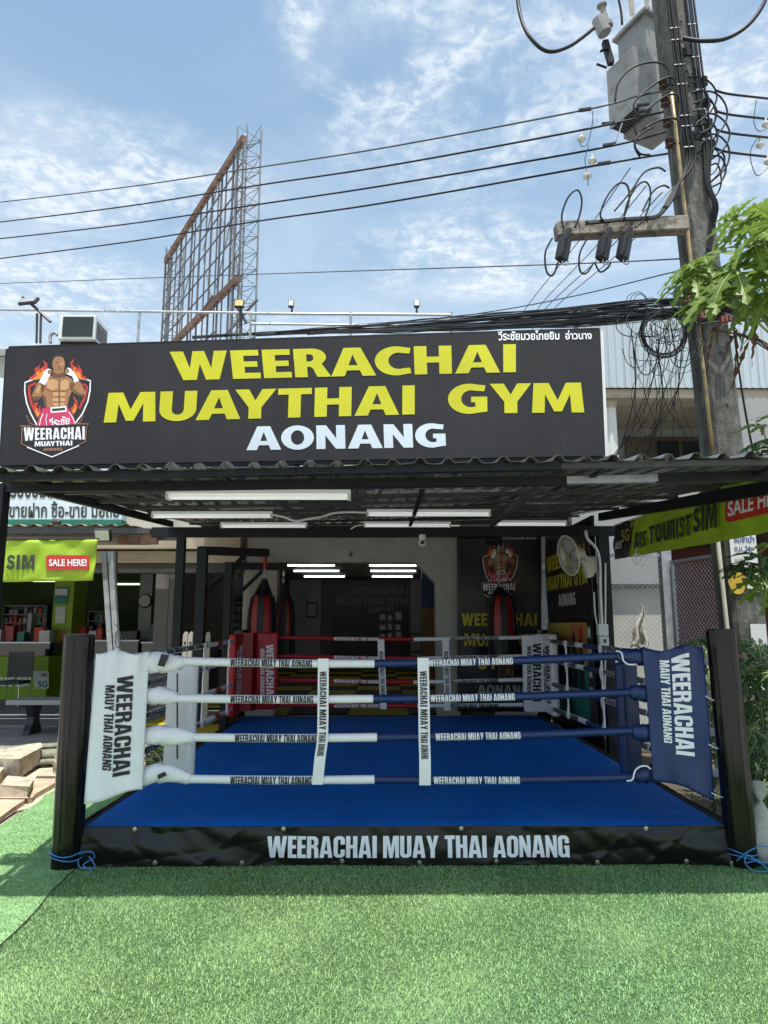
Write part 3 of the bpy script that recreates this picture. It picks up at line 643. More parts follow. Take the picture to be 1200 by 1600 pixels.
# green pillar with posters
pl = thing('green_pillar', 'lime green pillar covered with small posters at the phone shop', 'pillar', at(100, 1075, 15.6))
x0 = at(79, 1000, 15.6).x; x1 = at(110, 1000, 15.6).x; x2 = at(131, 1000, 16.3).x
MB().prism([Vector((x0, 15.6, .03)), Vector((x1, 15.6, .03)), Vector((x2, 16.3, .03)), Vector((x0, 16.3, .03))], (0, 0, 1), 2.95).build('body', M['lime_deep'], pl)
for (a, b_, c_, d_, m_) in ((84, 917, 108, 944, 'teal'), (86, 948, 103, 974, 'paper'), (81, 985, 104, 1012, 'orange_p'), (86, 920, 106, 930, 'paper'), (82, 986, 92, 1010, 'lime')):
    q0 = at(a, d_, 15.58); q1 = at(c_, b_, 15.58); dd = {'paper': .0, 'teal': .004, 'orange_p': 0, 'lime': -.006}[m_]
    if m_ == 'paper' and b_ == 920: dd = -.006
    MB().bb(q0.x, q1.x, 15.575 + dd, 15.582 + dd, q0.z, q1.z).build('poster', M[m_], pl)
# counters
def counter(px0, px1, Y, top, lb, m_, textf=None):
    a = at(px0, top, Y); b_ = at(px1, top, Y)
    t = thing('display_counter', lb, 'counter', ((a.x + b_.x) / 2, Y + .3, .03), group='glass counters in the phone shop')
    MB().bb(a.x, b_.x, Y, Y + .6, .03, a.z - .30).build('cabinet', m_, t, bevel=.01)
    MB().bb(a.x, b_.x, Y + .002, Y + .6, a.z - .29, a.z - .03).build('glass_case', M['glass_dark'], t)
    MB().bb(a.x - .02, b_.x + .02, Y - .02, Y + .62, a.z - .028, a.z).build('top', M['galv'], t)
    return t, a, b_
t, a, b_ = counter(-60, 78, 15.0, 1003, 'lime green phone counter with white lettering behind the black chair', M['lime_deep'])
yy = 14.99
lettering(wide('ONE SIM', .16), quadmap(at(-6, 1073, yy), at(46, 1073, yy), at(-2, 1058, yy), at(49, 1057, yy)), M['print_white'], t)
MB().add([at(50, 1048, yy), at(76, 1048, yy), at(76, 1076, yy), at(55, 1076, yy)], [(0, 1, 2, 3)]).build('panel', M['paper'], t)
lettering(latin('5G', .03), quadmap(at(59, 1074, yy - .01), at(74, 1074, yy - .01), at(59, 1064, yy - .01), at(74, 1064, yy - .01)), M['teal'], t)
lettering(latin('AIS', .01), quadmap(at(64, 1057, yy - .01), at(74, 1057, yy - .01), at(64, 1052, yy - .01), at(74, 1052, yy - .01)), M['print_black'], t)
counter(134, 216, 15.4, 1000, 'grey phone counter directly behind the two pale pipes', M['grey_plastic'])
counter(222, 300, 15.4, 1003, 'grey phone counter between the clock column and the steel post', M['grey_plastic'])
counter(330, 384, 15.2, 1012, 'low pale counter in front of the phone case rack', M['grey_plastic'])
# boxes on the counters
def cbox(px0, px1, py0, py1, Y, m_, lb):
    a = at(px0, py1, Y); b_ = at(px1, py0, Y); o = MB().bb(a.x, b_.x, Y, Y + .22, a.z, b_.z).build('product_box', M[m_], bevel=.004, origin=(a.x, Y, a.z)); tag(o, lb, 'box', 'boxes on the phone shop counters')
    return o
cbox(52, 68, 980, 1003, 15.2, 'red_sign', 'upright red display card box left of the green pillar')
cbox(60, 78, 985, 1003, 15.1, 'paper', 'white box standing beside the red display card')
cbox(6, 22, 978, 1003, 15.3, 'bag_red', 'dark red box at the far left of the green counter')
cbox(120, 134, 979, 996, 16.0, 'red_sign', 'small red box right of the green pillar')
cbox(138, 150, 986, 1000, 15.6, 'paper', 'small white box on the counter right of the green pillar')
cbox(250, 268, 962, 1003, 15.6, 'grey_plastic', 'tall grey box on the counter by the clock column')
cbox(262, 276, 975, 1003, 15.5, 'paper', 'white carton beside the tall grey box')
cbox(150, 160, 982, 1000, 15.6, 'red_sign', 'narrow red carton beside the small white box')
cbox(190, 214, 986, 1000, 15.6, 'dark_thing', 'low black box on the counter behind the right pale pipe')
cbox(232, 246, 975, 1003, 15.7, 'dark_thing', 'dark upright box right under the wall clock')
cbox(284, 297, 985, 1003, 15.6, 'grey_plastic', 'grey carton at the right end of the clock counter')
cbox(26, 38, 988, 1003, 15.2, 'teal', 'small teal box between the dark red box and the slim rack box')
cbox(-20, 2, 984, 1003, 15.2, 'paper', 'white box cut by the left edge of the photo on the green counter')
cbox(40, 50, 958, 1003, 15.5, 'grey_plastic', 'slim grey rack box at the left counter')
# wall print AIS with dial icons
t = thing('wall_print', 'black shop lettering with three round icons on the green rear wall', 'wall print', at(200, 930, 19.15))
lettering(latin('AIS', .03), quadmap(at(195, 932, 19.17), at(210, 932, 19.17), at(195, 926, 19.17), at(210, 926, 19.17)), M['print_black'], t)
for cx in (188, 198, 208):
    c = at(cx, 939, 19.17); MB().lathe([(.085, 0), (.085, .01)], c, 16, Matrix.Rotation(R(90), 3, 'X')).build('icon', M['print_black'], t)
c = [at(x, y, 19.17) for x, y in ((183, 928), (190, 926), (197, 921), (192, 930), (185, 931))]; MB().prism(c, (0, 1, 0), .01).build('swoosh', M['print_black'], t)
# phone-case rack
rk = thing('phone_case_rack', 'tall rack of hanging phone cases under a black header', 'rack', at(354, 1000, 16.4))
a = at(325, 1004, 16.4); b_ = at(383, 944, 16.4)
MB().bb(a.x, b_.x, 16.4, 16.5, a.z, b_.z).build('back_panel', M['dark_thing'], rk)
MB().bb(a.x, b_.x, 16.3, 16.5, at(0, 941, 16.4).z, at(0, 932, 16.4).z).build('header', M['print_black'], rk)
MB().bb(a.x - .03, a.x, 16.3, 16.5, .03, b_.z).build('side', M['grey_plastic'], rk); MB().bb(b_.x, b_.x + .03, 16.3, 16.5, .03, b_.z).build('side', M['grey_plastic'], rk)
q = MB().box(rk['_o'], (.075, .02, .12)).build('phone_case', M['grey_plastic'], rk, bevel=.008)
for j in range(5):
    for i in range(8):
        o = q if (i == 0 and j == 0) else q.copy()
        if o is not q: col.objects.link(o)
        if (i * 3 + j * 5) % 4 == 1:
            if 'pc2' not in globals():
                pc2 = q.data.copy(); pc2.materials.clear(); pc2.materials.append(M['paper'])
            o.data = pc2
        o.location = Vector((a.x + .06 + i * .105, 16.375, b_.z - .12 - j * .185)) - Vector(rk['_o'])
# shelves of small goods along the rear
def goods(px0, px1, py0, py1, Y_, lb, nx, ny, seed):
    rs_ = random.Random(seed); a_ = at(px0, py1, Y_); c_ = at(px1, py0, Y_); t_ = thing('goods_shelf', lb, 'shelf', ((a_.x + c_.x) / 2, Y_, .03))
    MB().bb(a_.x, c_.x, Y_ + .18, Y_ + .2, .03, c_.z).build('back_panel', M['dark_thing'], t_)
    for x_ in (a_.x, c_.x): MB().bb(x_ - .02, x_ + .02, Y_ - .02, Y_ + .2, .03, c_.z).build('side', M['dark_thing'], t_)
    dz_ = (c_.z - a_.z) / ny; dx_ = (c_.x - a_.x) / nx
    for j_ in range(ny + 1): MB().bb(a_.x + .022, c_.x - .022, Y_ - .02, Y_ + .178, a_.z + dz_ * j_ - .02, a_.z + dz_ * j_).build('board', M['grey_plastic'], t_)
    for j_ in range(ny):
        for i_ in range(nx):
            if rs_.random() < .15: continue
            w_ = dx_ * rs_.uniform(.5, .85); h_ = dz_ * rs_.uniform(.45, .8); x_ = a_.x + dx_ * (i_ + .5)
            MB().bb(x_ - w_ / 2, x_ + w_ / 2, Y_ + rs_.uniform(0, .03), Y_ + .15, a_.z + dz_ * j_ + .002, a_.z + dz_ * j_ + h_).build('packet', M[rs_.choice(('paper', 'grey_plastic', 'red_sign', 'dark_thing', 'teal', 'orange_p', 'plaster_grey'))], t_)
goods(236, 300, 942, 1000, 18.2, 'dark shelf of small packets right of the wall clock', 7, 4, 3)
goods(2, 74, 946, 1000, 18.0, 'dark shelf of small packets left of the green pillar', 9, 4, 5)
goods(136, 176, 955, 1000, 18.0, 'dark shelf of small packets behind the two pale pipes', 5, 3, 8)
# lights in the shop
for px, py, Y, n_ in ((200, 913, 18.4, 'lit tube above the wall print in the phone shop'), (70, 908, 18.6, 'lit tube behind the lime banner in the phone shop'), (374, 915, 18.6, 'lit tube above the phone case rack')):
    p = at(px, py, Y); t = thing('tube_light', n_, 'tube light', p, group='lit tubes in the phone shop')
    MB().bb(p.x - .32, p.x + .32, Y - .04, Y + .04, p.z + .02, p.z + .06).build('batten', M['white_paint'], t)
    MB().tube([(p.x - .31, Y, p.z), (p.x + .31, Y, p.z)], .018, 8).build('tube', M['lamp_green'], t)
for px, py, Y, n_ in ((208, 886, 14.5, 'first round ceiling lamp right of the pipes'), (187, 903, 17, 'round ceiling lamp deep behind the pipes'), (338, 887, 14.7, 'round ceiling lamp right of the steel frame post'), (373, 898, 16.5, 'round ceiling lamp above the phone case rack')):
    p = at(px, py, Y); o = MB().lathe([(.10, 0), (.11, -.01), (.10, -.02)], (0, 0, 0), 16).build('ceiling_lamp', M['lamp_on'], origin=(0, 0, 0)); o.location = (p.x, p.y, 2.985); tag(o, n_, 'ceiling lamp', 'round lamps in the phone shop ceiling')
# black mesh chair
c = at(20, 1075, 14.0); c.z = .03
t = thing('office_chair', 'black chair with thin metal legs in front of the green counter', 'chair', c)
MB().bb(c.x - .24, c.x + .24, c.y - .22, c.y + .22, .44, .50).build('seat', M['dark_thing'], t, bevel=.02)
b = MB(); b.grid(lambda u, v: Vector((c.x - .25 + .5 * u, c.y + .22 + .05 * math.sin(math.pi * u), .55 + .50 * v)), 6, 6, .02); b.build('backrest', M['dark_thing'], t)
for sx in (-1, 1):
    for sy in (-1, 1): MB().tube([(c.x + sx * .22, c.y + sy * .20, .45), (c.x + sx * .25, c.y + sy * .24, .03)], .012, 6).build('leg', M['chain'], t)

# ---- old awning roof and white sign above the phone shop
ab = thing('awning_roof', 'old rust-stained corrugated awning in front of the phone shop', 'awning', (-6, 9, 0))
z1 = at(100, 822, 8.95).z
def corr(x, pitch=.2, h=.03):
    t_ = (x / pitch) % 1.0
    return h * min(1, max(0, (1 - abs(t_ - .5) * 2) * 3 - 1.4))
for k in range(6):
    xa = -9.9 + k * 1.12; xb = xa + 1.13
    if xb > -2.95: xb = -2.98
    n_ = 34
    b = MB(); b.grid(lambda u, v: Vector((xa + (xb - xa) * u, 8.95 + 2.4 * v, z1 + corr(xa + (xb - xa) * u) + .10 * v + k % 2 * .006)), n_, 2, .002); b.build('roof_sheet', M['roof_old'], ab)
MB().bb(-9.9, -3.0, 9.0, 9.08, z1 - .09, z1 - .02).build('purlin', M['frame_grey'], ab)
MB().bb(-9.9, -3.0, 10.2, 10.28, z1 - .03, z1 + .03).build('purlin', M['frame_grey'], ab)
MB().bb(-9.9, -3.1, 9.3, 9.36, z1 - .20, z1 - .092).build('fascia_board', mat('brown_board', (.22, .19, .16), .8, var=.3, vs_=4, stretch=(.5, 1, 3)), ab)
q0 = at(184, 850, 9.2); q1 = at(246, 836, 9.2)
MB().bb(q0.x, q1.x, 9.19, 9.26, q0.z, q1.z).build('rusty_box_beam', M['rust'], ab)
for x in (-9.6, -6.4): MB().bb(x, x + .08, 9.05, 9.13, 0, z1 - .09).build('post', M['galv_dull'], ab)
sg = thing('repair_shop_sign', 'pale sign with dark Thai lettering and a green lower strip above the awning', 'sign', (-5, 9.2, 3))
q0 = at(10, 812, 9.15); q1 = at(190, 812, 9.15)
MB().bb(-9.5, q1.x, 9.15, 9.35, q0.z, 4.95).build('panel', M['sign_white'], sg, bevel=.008)
MB().bb(-9.5, q1.x, 9.148, 9.35, at(0, 820, 9.15).z, q0.z - .002).build('strip', M['green_dark'], sg)
YS = 9.142
lettering(latin('ขายฝาก ซื้อ-ขาย มือถือ', .022), quadmap(at(14, 809, YS), at(186, 809, YS), at(14, 783, YS), at(186, 783, YS)), M['charcoal_print'], sg)
lettering(latin('รับซ่อมมือถือ', .022), quadmap(at(16, 778, YS), at(120, 778, YS), at(16, 742, YS), at(120, 742, YS)), M['charcoal_print'], sg)

# ---- right building
rb = thing('right_building', 'pale building with corrugated cladding and a recessed balcony right of the sign', 'building', (6, 12, 0))
YB = 10.6
za, zb = at(1000, 606, YB).z, at(1000, 486, YB).z
xa = at(905, 550, YB).x
cl = MB(); XE = 9.0
n_ = int((XE - xa) / .05)
cl.grid(lambda u, v: Vector((xa + (XE - xa) * u, YB - (.018 if int(u * n_) % 4 < 1 else 0), za + (zb - za) * v)), n_, 1, .003); 
npan = 8
for k in range(npan):
    a0 = xa + (XE - xa) * k / npan; a1 = xa + (XE - xa) * (k + 1) / npan - .006
    m_ = 24
    b = MB(); b.grid(lambda u, v: Vector((a0 + (a1 - a0) * u, YB - (.022 if int(u * m_ + .5) % 4 < 2 else 0), za + (zb - za) * v)), m_, 1, .003); b.build('cladding_panel', M['cladding'], rb)
MB().bb(xa, XE, YB + .03, YB + .25, za + .02, zb).build('parapet', M['plaster_grey'], rb)
MB().bb(xa - .05, XE, YB - .04, YB + .3, zb + .004, zb + .06).build('coping', M['galv_dull'], rb)
# soffit beam
zs = at(1000, 623, YB + .1).z
MB().bb(xa, XE, YB + .06, YB + .5, zs, za).build('beam', M['plaster_cream'], rb)
MB().bb(xa, XE, YB + .5, YB + 2.2, zs + .10, zs + .2).build('ceiling', M['plaster_cream'], rb)
zf = at(1000, 735, YB).z
MB().bb(xa, XE, YB, YB + 2.2, zf - .5, zf - .25).build('floor_slab', M['plaster_grey'], rb)
MB().bb(xa, XE, YB + 2.2, YB + 2.4, 0, zs + .10).build('wall', M['plaster_grey'], rb)
# fluted column
c0 = at(946, 700, YB + .1).x; c1 = at(972, 700, YB + .1).x
b = MB(); cx = (c0 + c1) / 2; rad = (c1 - c0) / 2
prof = []
for k in range(40):
    a = 2 * math.pi * k / 40; prof.append((rad * (1 if k % 2 else .93) * math.cos(a), rad * (1 if k % 2 else .93) * math.sin(a)))
zt = at(960, 640, YB + .3).z
b.prism([Vector((cx + a, YB + .3 + c_, zf - .25)) for a, c_ in prof], (0, 0, 1), zt - zf + .25); b.build('column', M['white_paint'], rb)
b = MB(); b.lathe([(rad, 0), (rad * 1.05, .03), (rad * 1.2, .10), (rad * 1.25, .16)], (cx, YB + .3, zt), 24); b.build('capital', M['plaster_cream'], rb, smooth=False)
MB().bb(cx - .22, cx + .22, YB + .1, YB + .5, zt + .16, zs - .003).build('capital_block', M['plaster_cream'], rb)
# recess back wall window
YW = YB + 2.17
w0, w1 = at(976, 683, YW), at(1092, 683, YW)
fr = MB().bb(w0.x, w1.x, YW - .04, YW + .02, at(0, 760, YW).z, w0.z).build('window', mat('brown_frame', (.10, .075, .05), .5), rb)
for k, (a, b_) in enumerate(((980, 1010), (1016, 1052), (1058, 1086))):
    MB().bb(at(a, 0, YW).x, at(b_, 0, YW).x, YW - .06, YW - .042, at(0, 758, YW).z, at(0, 688, YW).z).build('pane', M['glass_dark'], fr)
MB().bb(at(1092, 0, YB).x, at(1200, 0, YB).x, YB + .02, YB + .3, zf - .4, zs - .002).build('pier', M['plaster_grey'], rb)
MB().bb(at(1158, 0, YB).x, at(1178, 0, YB).x, YB - .05, YB + .018, zf - .4, za + .0).build('downpipe_panel', M['sign_white'], rb)
# wall lamp in recess
p = at(990, 662, YW - .1); t = thing('balcony_lamp', 'small white globe lamp in the balcony recess', 'lamp', p)
MB().tube([p + Vector((-.3, .1, 0)), p], .012, 6).build('arm', M['white_paint'], t); MB().lathe([(.01, -.08), (.08, -.04), (.10, 0), (.08, .05), (.02, .09)], p + Vector((.06, 0, 0)), 12).build('globe', M['white_paint'], t, smooth=True)
# dark roof edge seen between the cables above the sign
dr = thing('dark_tiled_roof', 'dark old roof edge just above the right end of the gym sign', 'roof', (2.4, 13, 6))
a = at(795, 530, 12.5); b_ = at(903, 500, 12.5)
for k in range(7):
    z = a.z + (b_.z - a.z) * k / 7
    MB().bar((a.x, 12.5 + k * .12, z), (b_.x + .3, 12.5 + k * .12, z + .02), .14, .03).build('roof_board', M['rust'] if k % 3 == 1 else M['frame_black'], dr)
# ============================================================ CARPORT ROOF
RF = 3.82
_a = at(0, 737, RF); _b = at(1200, 714, RF)
def roofz(x, y):
    return _a.z + (_b.z - _a.z) * (x - _a.x) / (_b.x - _a.x) + (y - RF) * .100
def xl(y): return -2.20 - .45 * (y - RF) / 4.9
XR = 2.92
cp = thing('carport', 'black steel carport with a corrugated metal roof over the boxing ring', 'carport', (0, 6, 0))
NS = 7; PITCHR = .157
for k in range(NS):
    def fn(u, v, k=k):
        y = RF + 7.98 * v
        x = xl(y) + (XR - xl(y)) * (k + u * 1.02) / NS
        xx = -2.2 + 5.12 * (k + u * 1.02) / NS
        t_ = (xx / PITCHR) % 1.0; d = abs(t_ - .5) * 2
        h = .030 * min(1, max(0, (1 - d) * 3.6 - 1.9))
        lip = -.004 * math.sin(xx * 23) * (1 - v) ** 8
        return Vector((x, y, roofz(x, y) + h + lip + (.002 if k % 2 else 0)))
    b = MB(); b.grid(fn, 66, 14, .0015); b.build('roof_sheet', M['roof_sheet'], cp)
def rafter(p, q, w, h, m_, name): MB().bar(p, q, w, h).build(name, m_, cp)
def zu(x, y, d): return Vector((x, y, roofz(x, y) - d))
# front lip purlin and main front beam
rafter(zu(-2.3, 3.90, .026), zu(1.05, 3.90, .024), .05, .040, M['frame_black'], 'purlin')
rafter(zu(1.052, 3.905, .022), zu(XR, 3.905, .022), .05, .032, M['frame_grey'], 'purlin')
YFB = 4.14
f0, f1, f2, f3 = at(-60, 764, YFB), at(884, 751, YFB), at(1026, 747.5, YFB), at(1300, 739, YFB)
rafter(f0, f1, .05, .054, M['frame_black'], 'front_beam')
MB().bar(f1 + Vector((0.001, 0, 0)), f2, .046, .044).build('front_beam', M['galv'], cp, label='bare galvanised middle length of the front beam')
rafter(f2 + Vector((.001, 0, 0)), f3, .05, .054, M['frame_black'], 'front_beam')
for x in (-2.0, -.9, .2, 1.3, 2.3): MB().bar((x, 3.93, roofz(x, 3.9) - .047), (x, YFB, at(592 + x * 250, 757 - x * 3, YFB).z + .03), .03, .02).build('bracket', M['frame_black'], cp)
for y in (4.8, 5.6, 6.4, 7.2, 8.0, 9.6, 10.6, 11.4): rafter(zu(xl(y) + .08, y, .030), zu(XR - .1, y, .030), .04, .028, M['frame_grey'], 'purlin')
YRB = 8.75
r0, r1 = at(238, 832, YRB), at(960, 830, YRB)
rafter(r0, r1, .08, .125, M['frame_black'], 'rear_beam')
rafter(at(10, 750, YFB), at(268, 819, YRB), .05, .07, M['frame_black'], 'side_beam')
rafter(Vector((2.78, YFB, roofz(2.78, YFB) - .09)), Vector((2.84, YRB, roofz(2.84, YRB) - .09)), .05, .10, M['frame_black'], 'side_beam')
rafter(at(848, 758, 4.3), at(768, 820, 8.6), .055, .04, M['frame_grey'], 'rafter')
rafter(at(408, 770, 4.6), at(502, 826, 8.6), .035, .025, M['frame_grey'], 'rafter')
rafter(at(660, 766, 4.5), at(640, 824, 8.6), .035, .02, M['frame_black'], 'rafter')
def cpost(px, Y, w, zt, m_='frame_black'):
    p = at(px, 900, Y); MB().bb(p.x - w / 2, p.x + w / 2, Y - w / 2, Y + w / 2, 0, zt).build('post', M[m_], cp)
cpost(-12, YFB, .085, f0.z + .02); cpost(1372, YFB, .085, f3.z)
cpost(281, YRB, .10, r0.z - .05); cpost(944, YRB, .13, r1.z - .05)
cpost(357, 10.2, .10, 2.5)
# fluorescent battens
def batten(p0x, p1x, py, Y, lb, on=False):
    a = at(p0x, py, Y); b_ = at(p1x, py, Y); z = a.z
    t = thing('fluorescent_light', lb, 'ceiling light', ((a.x + b_.x) / 2, Y, z), group='white tube lights under the carport roof')
    MB().bb(a.x, b_.x, Y - .035, Y + .035, z + .006, z + .036).build('batten', M['batten_glow'], t, bevel=.004)
    for s in (-.022, .022): MB().tube([(a.x + .02, Y + s, z - .012), (b_.x - .02, Y + s, z - .012)], .013, 10).build('tube', M['lamp_soft'], t, smooth=True)
    for x in (a.x, b_.x - .02): MB().bb(x, x + .02, Y - .04, Y + .04, z - .03, z + .005).build('lamp_holder', M['white_plastic'], t)
    for x in (a.x + .2, b_.x - .2): MB().bb(x - .006, x + .006, Y - .006, Y + .006, z + .037, roofz(x, Y) - .002).build('bracket', M['frame_grey'], t)
batten(261, 548, 774, 4.55, 'long white tube light nearest the front beam, left of centre')
batten(238, 426, 805, 6.75, 'second-row white tube light on the left under the carport roof')
batten(573, 766, 802, 6.6, 'second-row white tube light right of centre, joined by the wavy white cable')
batten(345, 480, 821, 8.3, 'rear-row white tube light above the rear beam on the left')
batten(568, 704, 820, 8.3, 'rear-row white tube light above the rear beam in the middle')
batten(774, 885, 818, 8.3, 'rear-row white tube light above the rear beam on the right')
o = MB().tube(pt([(426, 804, 6.7), (445, 808, 6.7), (462, 814, 6.7), (480, 811, 6.7), (500, 808, 6.7), (520, 802, 6.7), (545, 800, 6.7), (573, 801, 6.65)]), .012, 8).build('light_cable', M['white_plastic'], smooth=True); tag(o, 'wavy white cable linking the two second-row battens', 'cable')
o = MB().tube(pt([(548, 827, 8.2), (556, 822, 8.2), (568, 820, 8.2)]), .010, 6).build('light_cable', M['white_plastic']); tag(o, 'short white cable at the left end of the middle rear batten', 'cable')
# security camera
p = at(660, 833, YRB - .06)
t = thing('security_camera', 'small white dome camera hanging from the rear beam', 'camera', p)
MB().lathe([(.04, 0), (.045, -.02), (.045, -.06), (.035, -.07)], (p.x, p.y, p.z - .02), 16).build('mount', M['white_plastic'], t, smooth='auto')
MB().lathe([(.012, .048), (.04, .03), (.05, 0), (.042, -.03), (.02, -.048)], (p.x, p.y - .005, p.z - .125), 16).build('head', M['white_plastic'], t, smooth=True)
MB().lathe([(.0, 0), (.028, .0), (.022, .012)], (p.x - .004, p.y - .045, p.z - .125), 14, Matrix.Rotation(R(90), 3, 'X')).build('lens', M['dark_thing'], t)

# ============================================================ GYM SIGN
SL = at(0, 726, 4.32); SR = at(945, 711, 4.08)
sdir = (SR - SL); sdir.z = 0; sdir.normalize(); snorm = Vector((sdir.y, -sdir.x, 0))      # towards the camera
if snorm.y > 0: snorm = -snorm
def sp_(px, py, off=0.0): return onplane(px, py, SL + snorm * off, snorm)
sg = thing('gym_sign', 'large charcoal fabric sign with yellow gym lettering standing on the carport roof', 'sign', (SL + SR) / 2)
c00, c10, c01, c11 = sp_(0, 727), sp_(946, 712), sp_(11, 544), sp_(938, 515)
def cloth(u, v):
    p = (c00 * (1 - u) + c10 * u) * (1 - v) + (c01 * (1 - u) + c11 * u) * v
    e = min(u, 1 - u, v, 1 - v)
    w = .0012 * math.sin(u * 21 + v * 4) * math.sin(v * 5 + u * 3) + .0006 * math.sin(u * 60 + math.sin(v * 9) * 2)
    return p + snorm * (w * .5 - .0016)
b = MB(); b.grid(cloth, 120, 30, 0); b.build('cloth', M['banner_dark'], sg, smooth=True)
fr = MB()
back = -snorm
for (a, c) in ((c00, c10), (c01, c11), (c00, c01), (c10, c11), (c00 * .5 + c10 * .5, c01 * .5 + c11 * .5)):
    MB().bar(a + back * .035, c + back * .035, .04, .04).build('frame_bar', M['white_paint'] if a is c10 else M['frame_black'], sg)
for k in range(5):
    u = .05 + .9 * k / 4; p = c00 * (1 - u) + c10 * u + back * .06
    MB().bar(p, Vector((p.x, p.y + .02, roofz(p.x, p.y) + .03)), .03).build('leg', M['frame_black'], sg)
    q = c01 * (1 - u) + c11 * u + back * .06
    MB().bar(q, Vector((q.x, q.y + .7, roofz(q.x, q.y + .7) + .02)), .025).build('brace', M['frame_black'], sg)
def conly(px, py, off=0.0):
    """point on the rippled cloth at a place of the sign"""
    p = sp_(px, py); u = (p - c00).dot(c10 - c00) / (c10 - c00).length_squared; zb = c00.z * (1 - u) + c10.z * u; zt_ = c01.z * (1 - u) + c11.z * u
    v = (p.z - zb) / (zt_ - zb)
    w = .0012 * math.sin(u * 21 + v * 4) * math.sin(v * 5 + u * 3) + .0006 * math.sin(u * 60 + math.sin(v * 9) * 2)
    return p + snorm * (w * 0 + off)
def sline(txt, bl, br, tl, tr, m_, t=None, cuts=(24, 2)):
    def fn(u, v):
        px = (bl[0] * (1 - u) + br[0] * u) * (1 - v) + (tl[0] * (1 - u) + tr[0] * u) * v; py = (bl[1] * (1 - u) + br[1] * u) * (1 - v) + (tl[1] * (1 - u) + tr[1] * u) * v
        return conly(px, py, .0003)
    lettering(t or wide(txt), fn, m_, sg, cuts=cuts)
sline('WEERACHAI', (271, 595), (806, 582), (265, 549), (806, 537), M['print_yellow'])
sline('MUAYTHAI', (162, 661), (648, 648), (166, 614), (648, 602), M['print_yellow'])
sline('GYM', (700, 647), (913, 645), (700, 600), (911, 597), M['print_yellow'])
sline('AONANG', (385, 704), (697, 699), (385, 666), (695, 661), M['sign_white'])
sline('x', (778, 532), (925, 530), (778, 516), (924, 516), M['print_white'], latin('วีระชัยมวยไทยยิม  อ่าวนาง', .020), (12, 1))

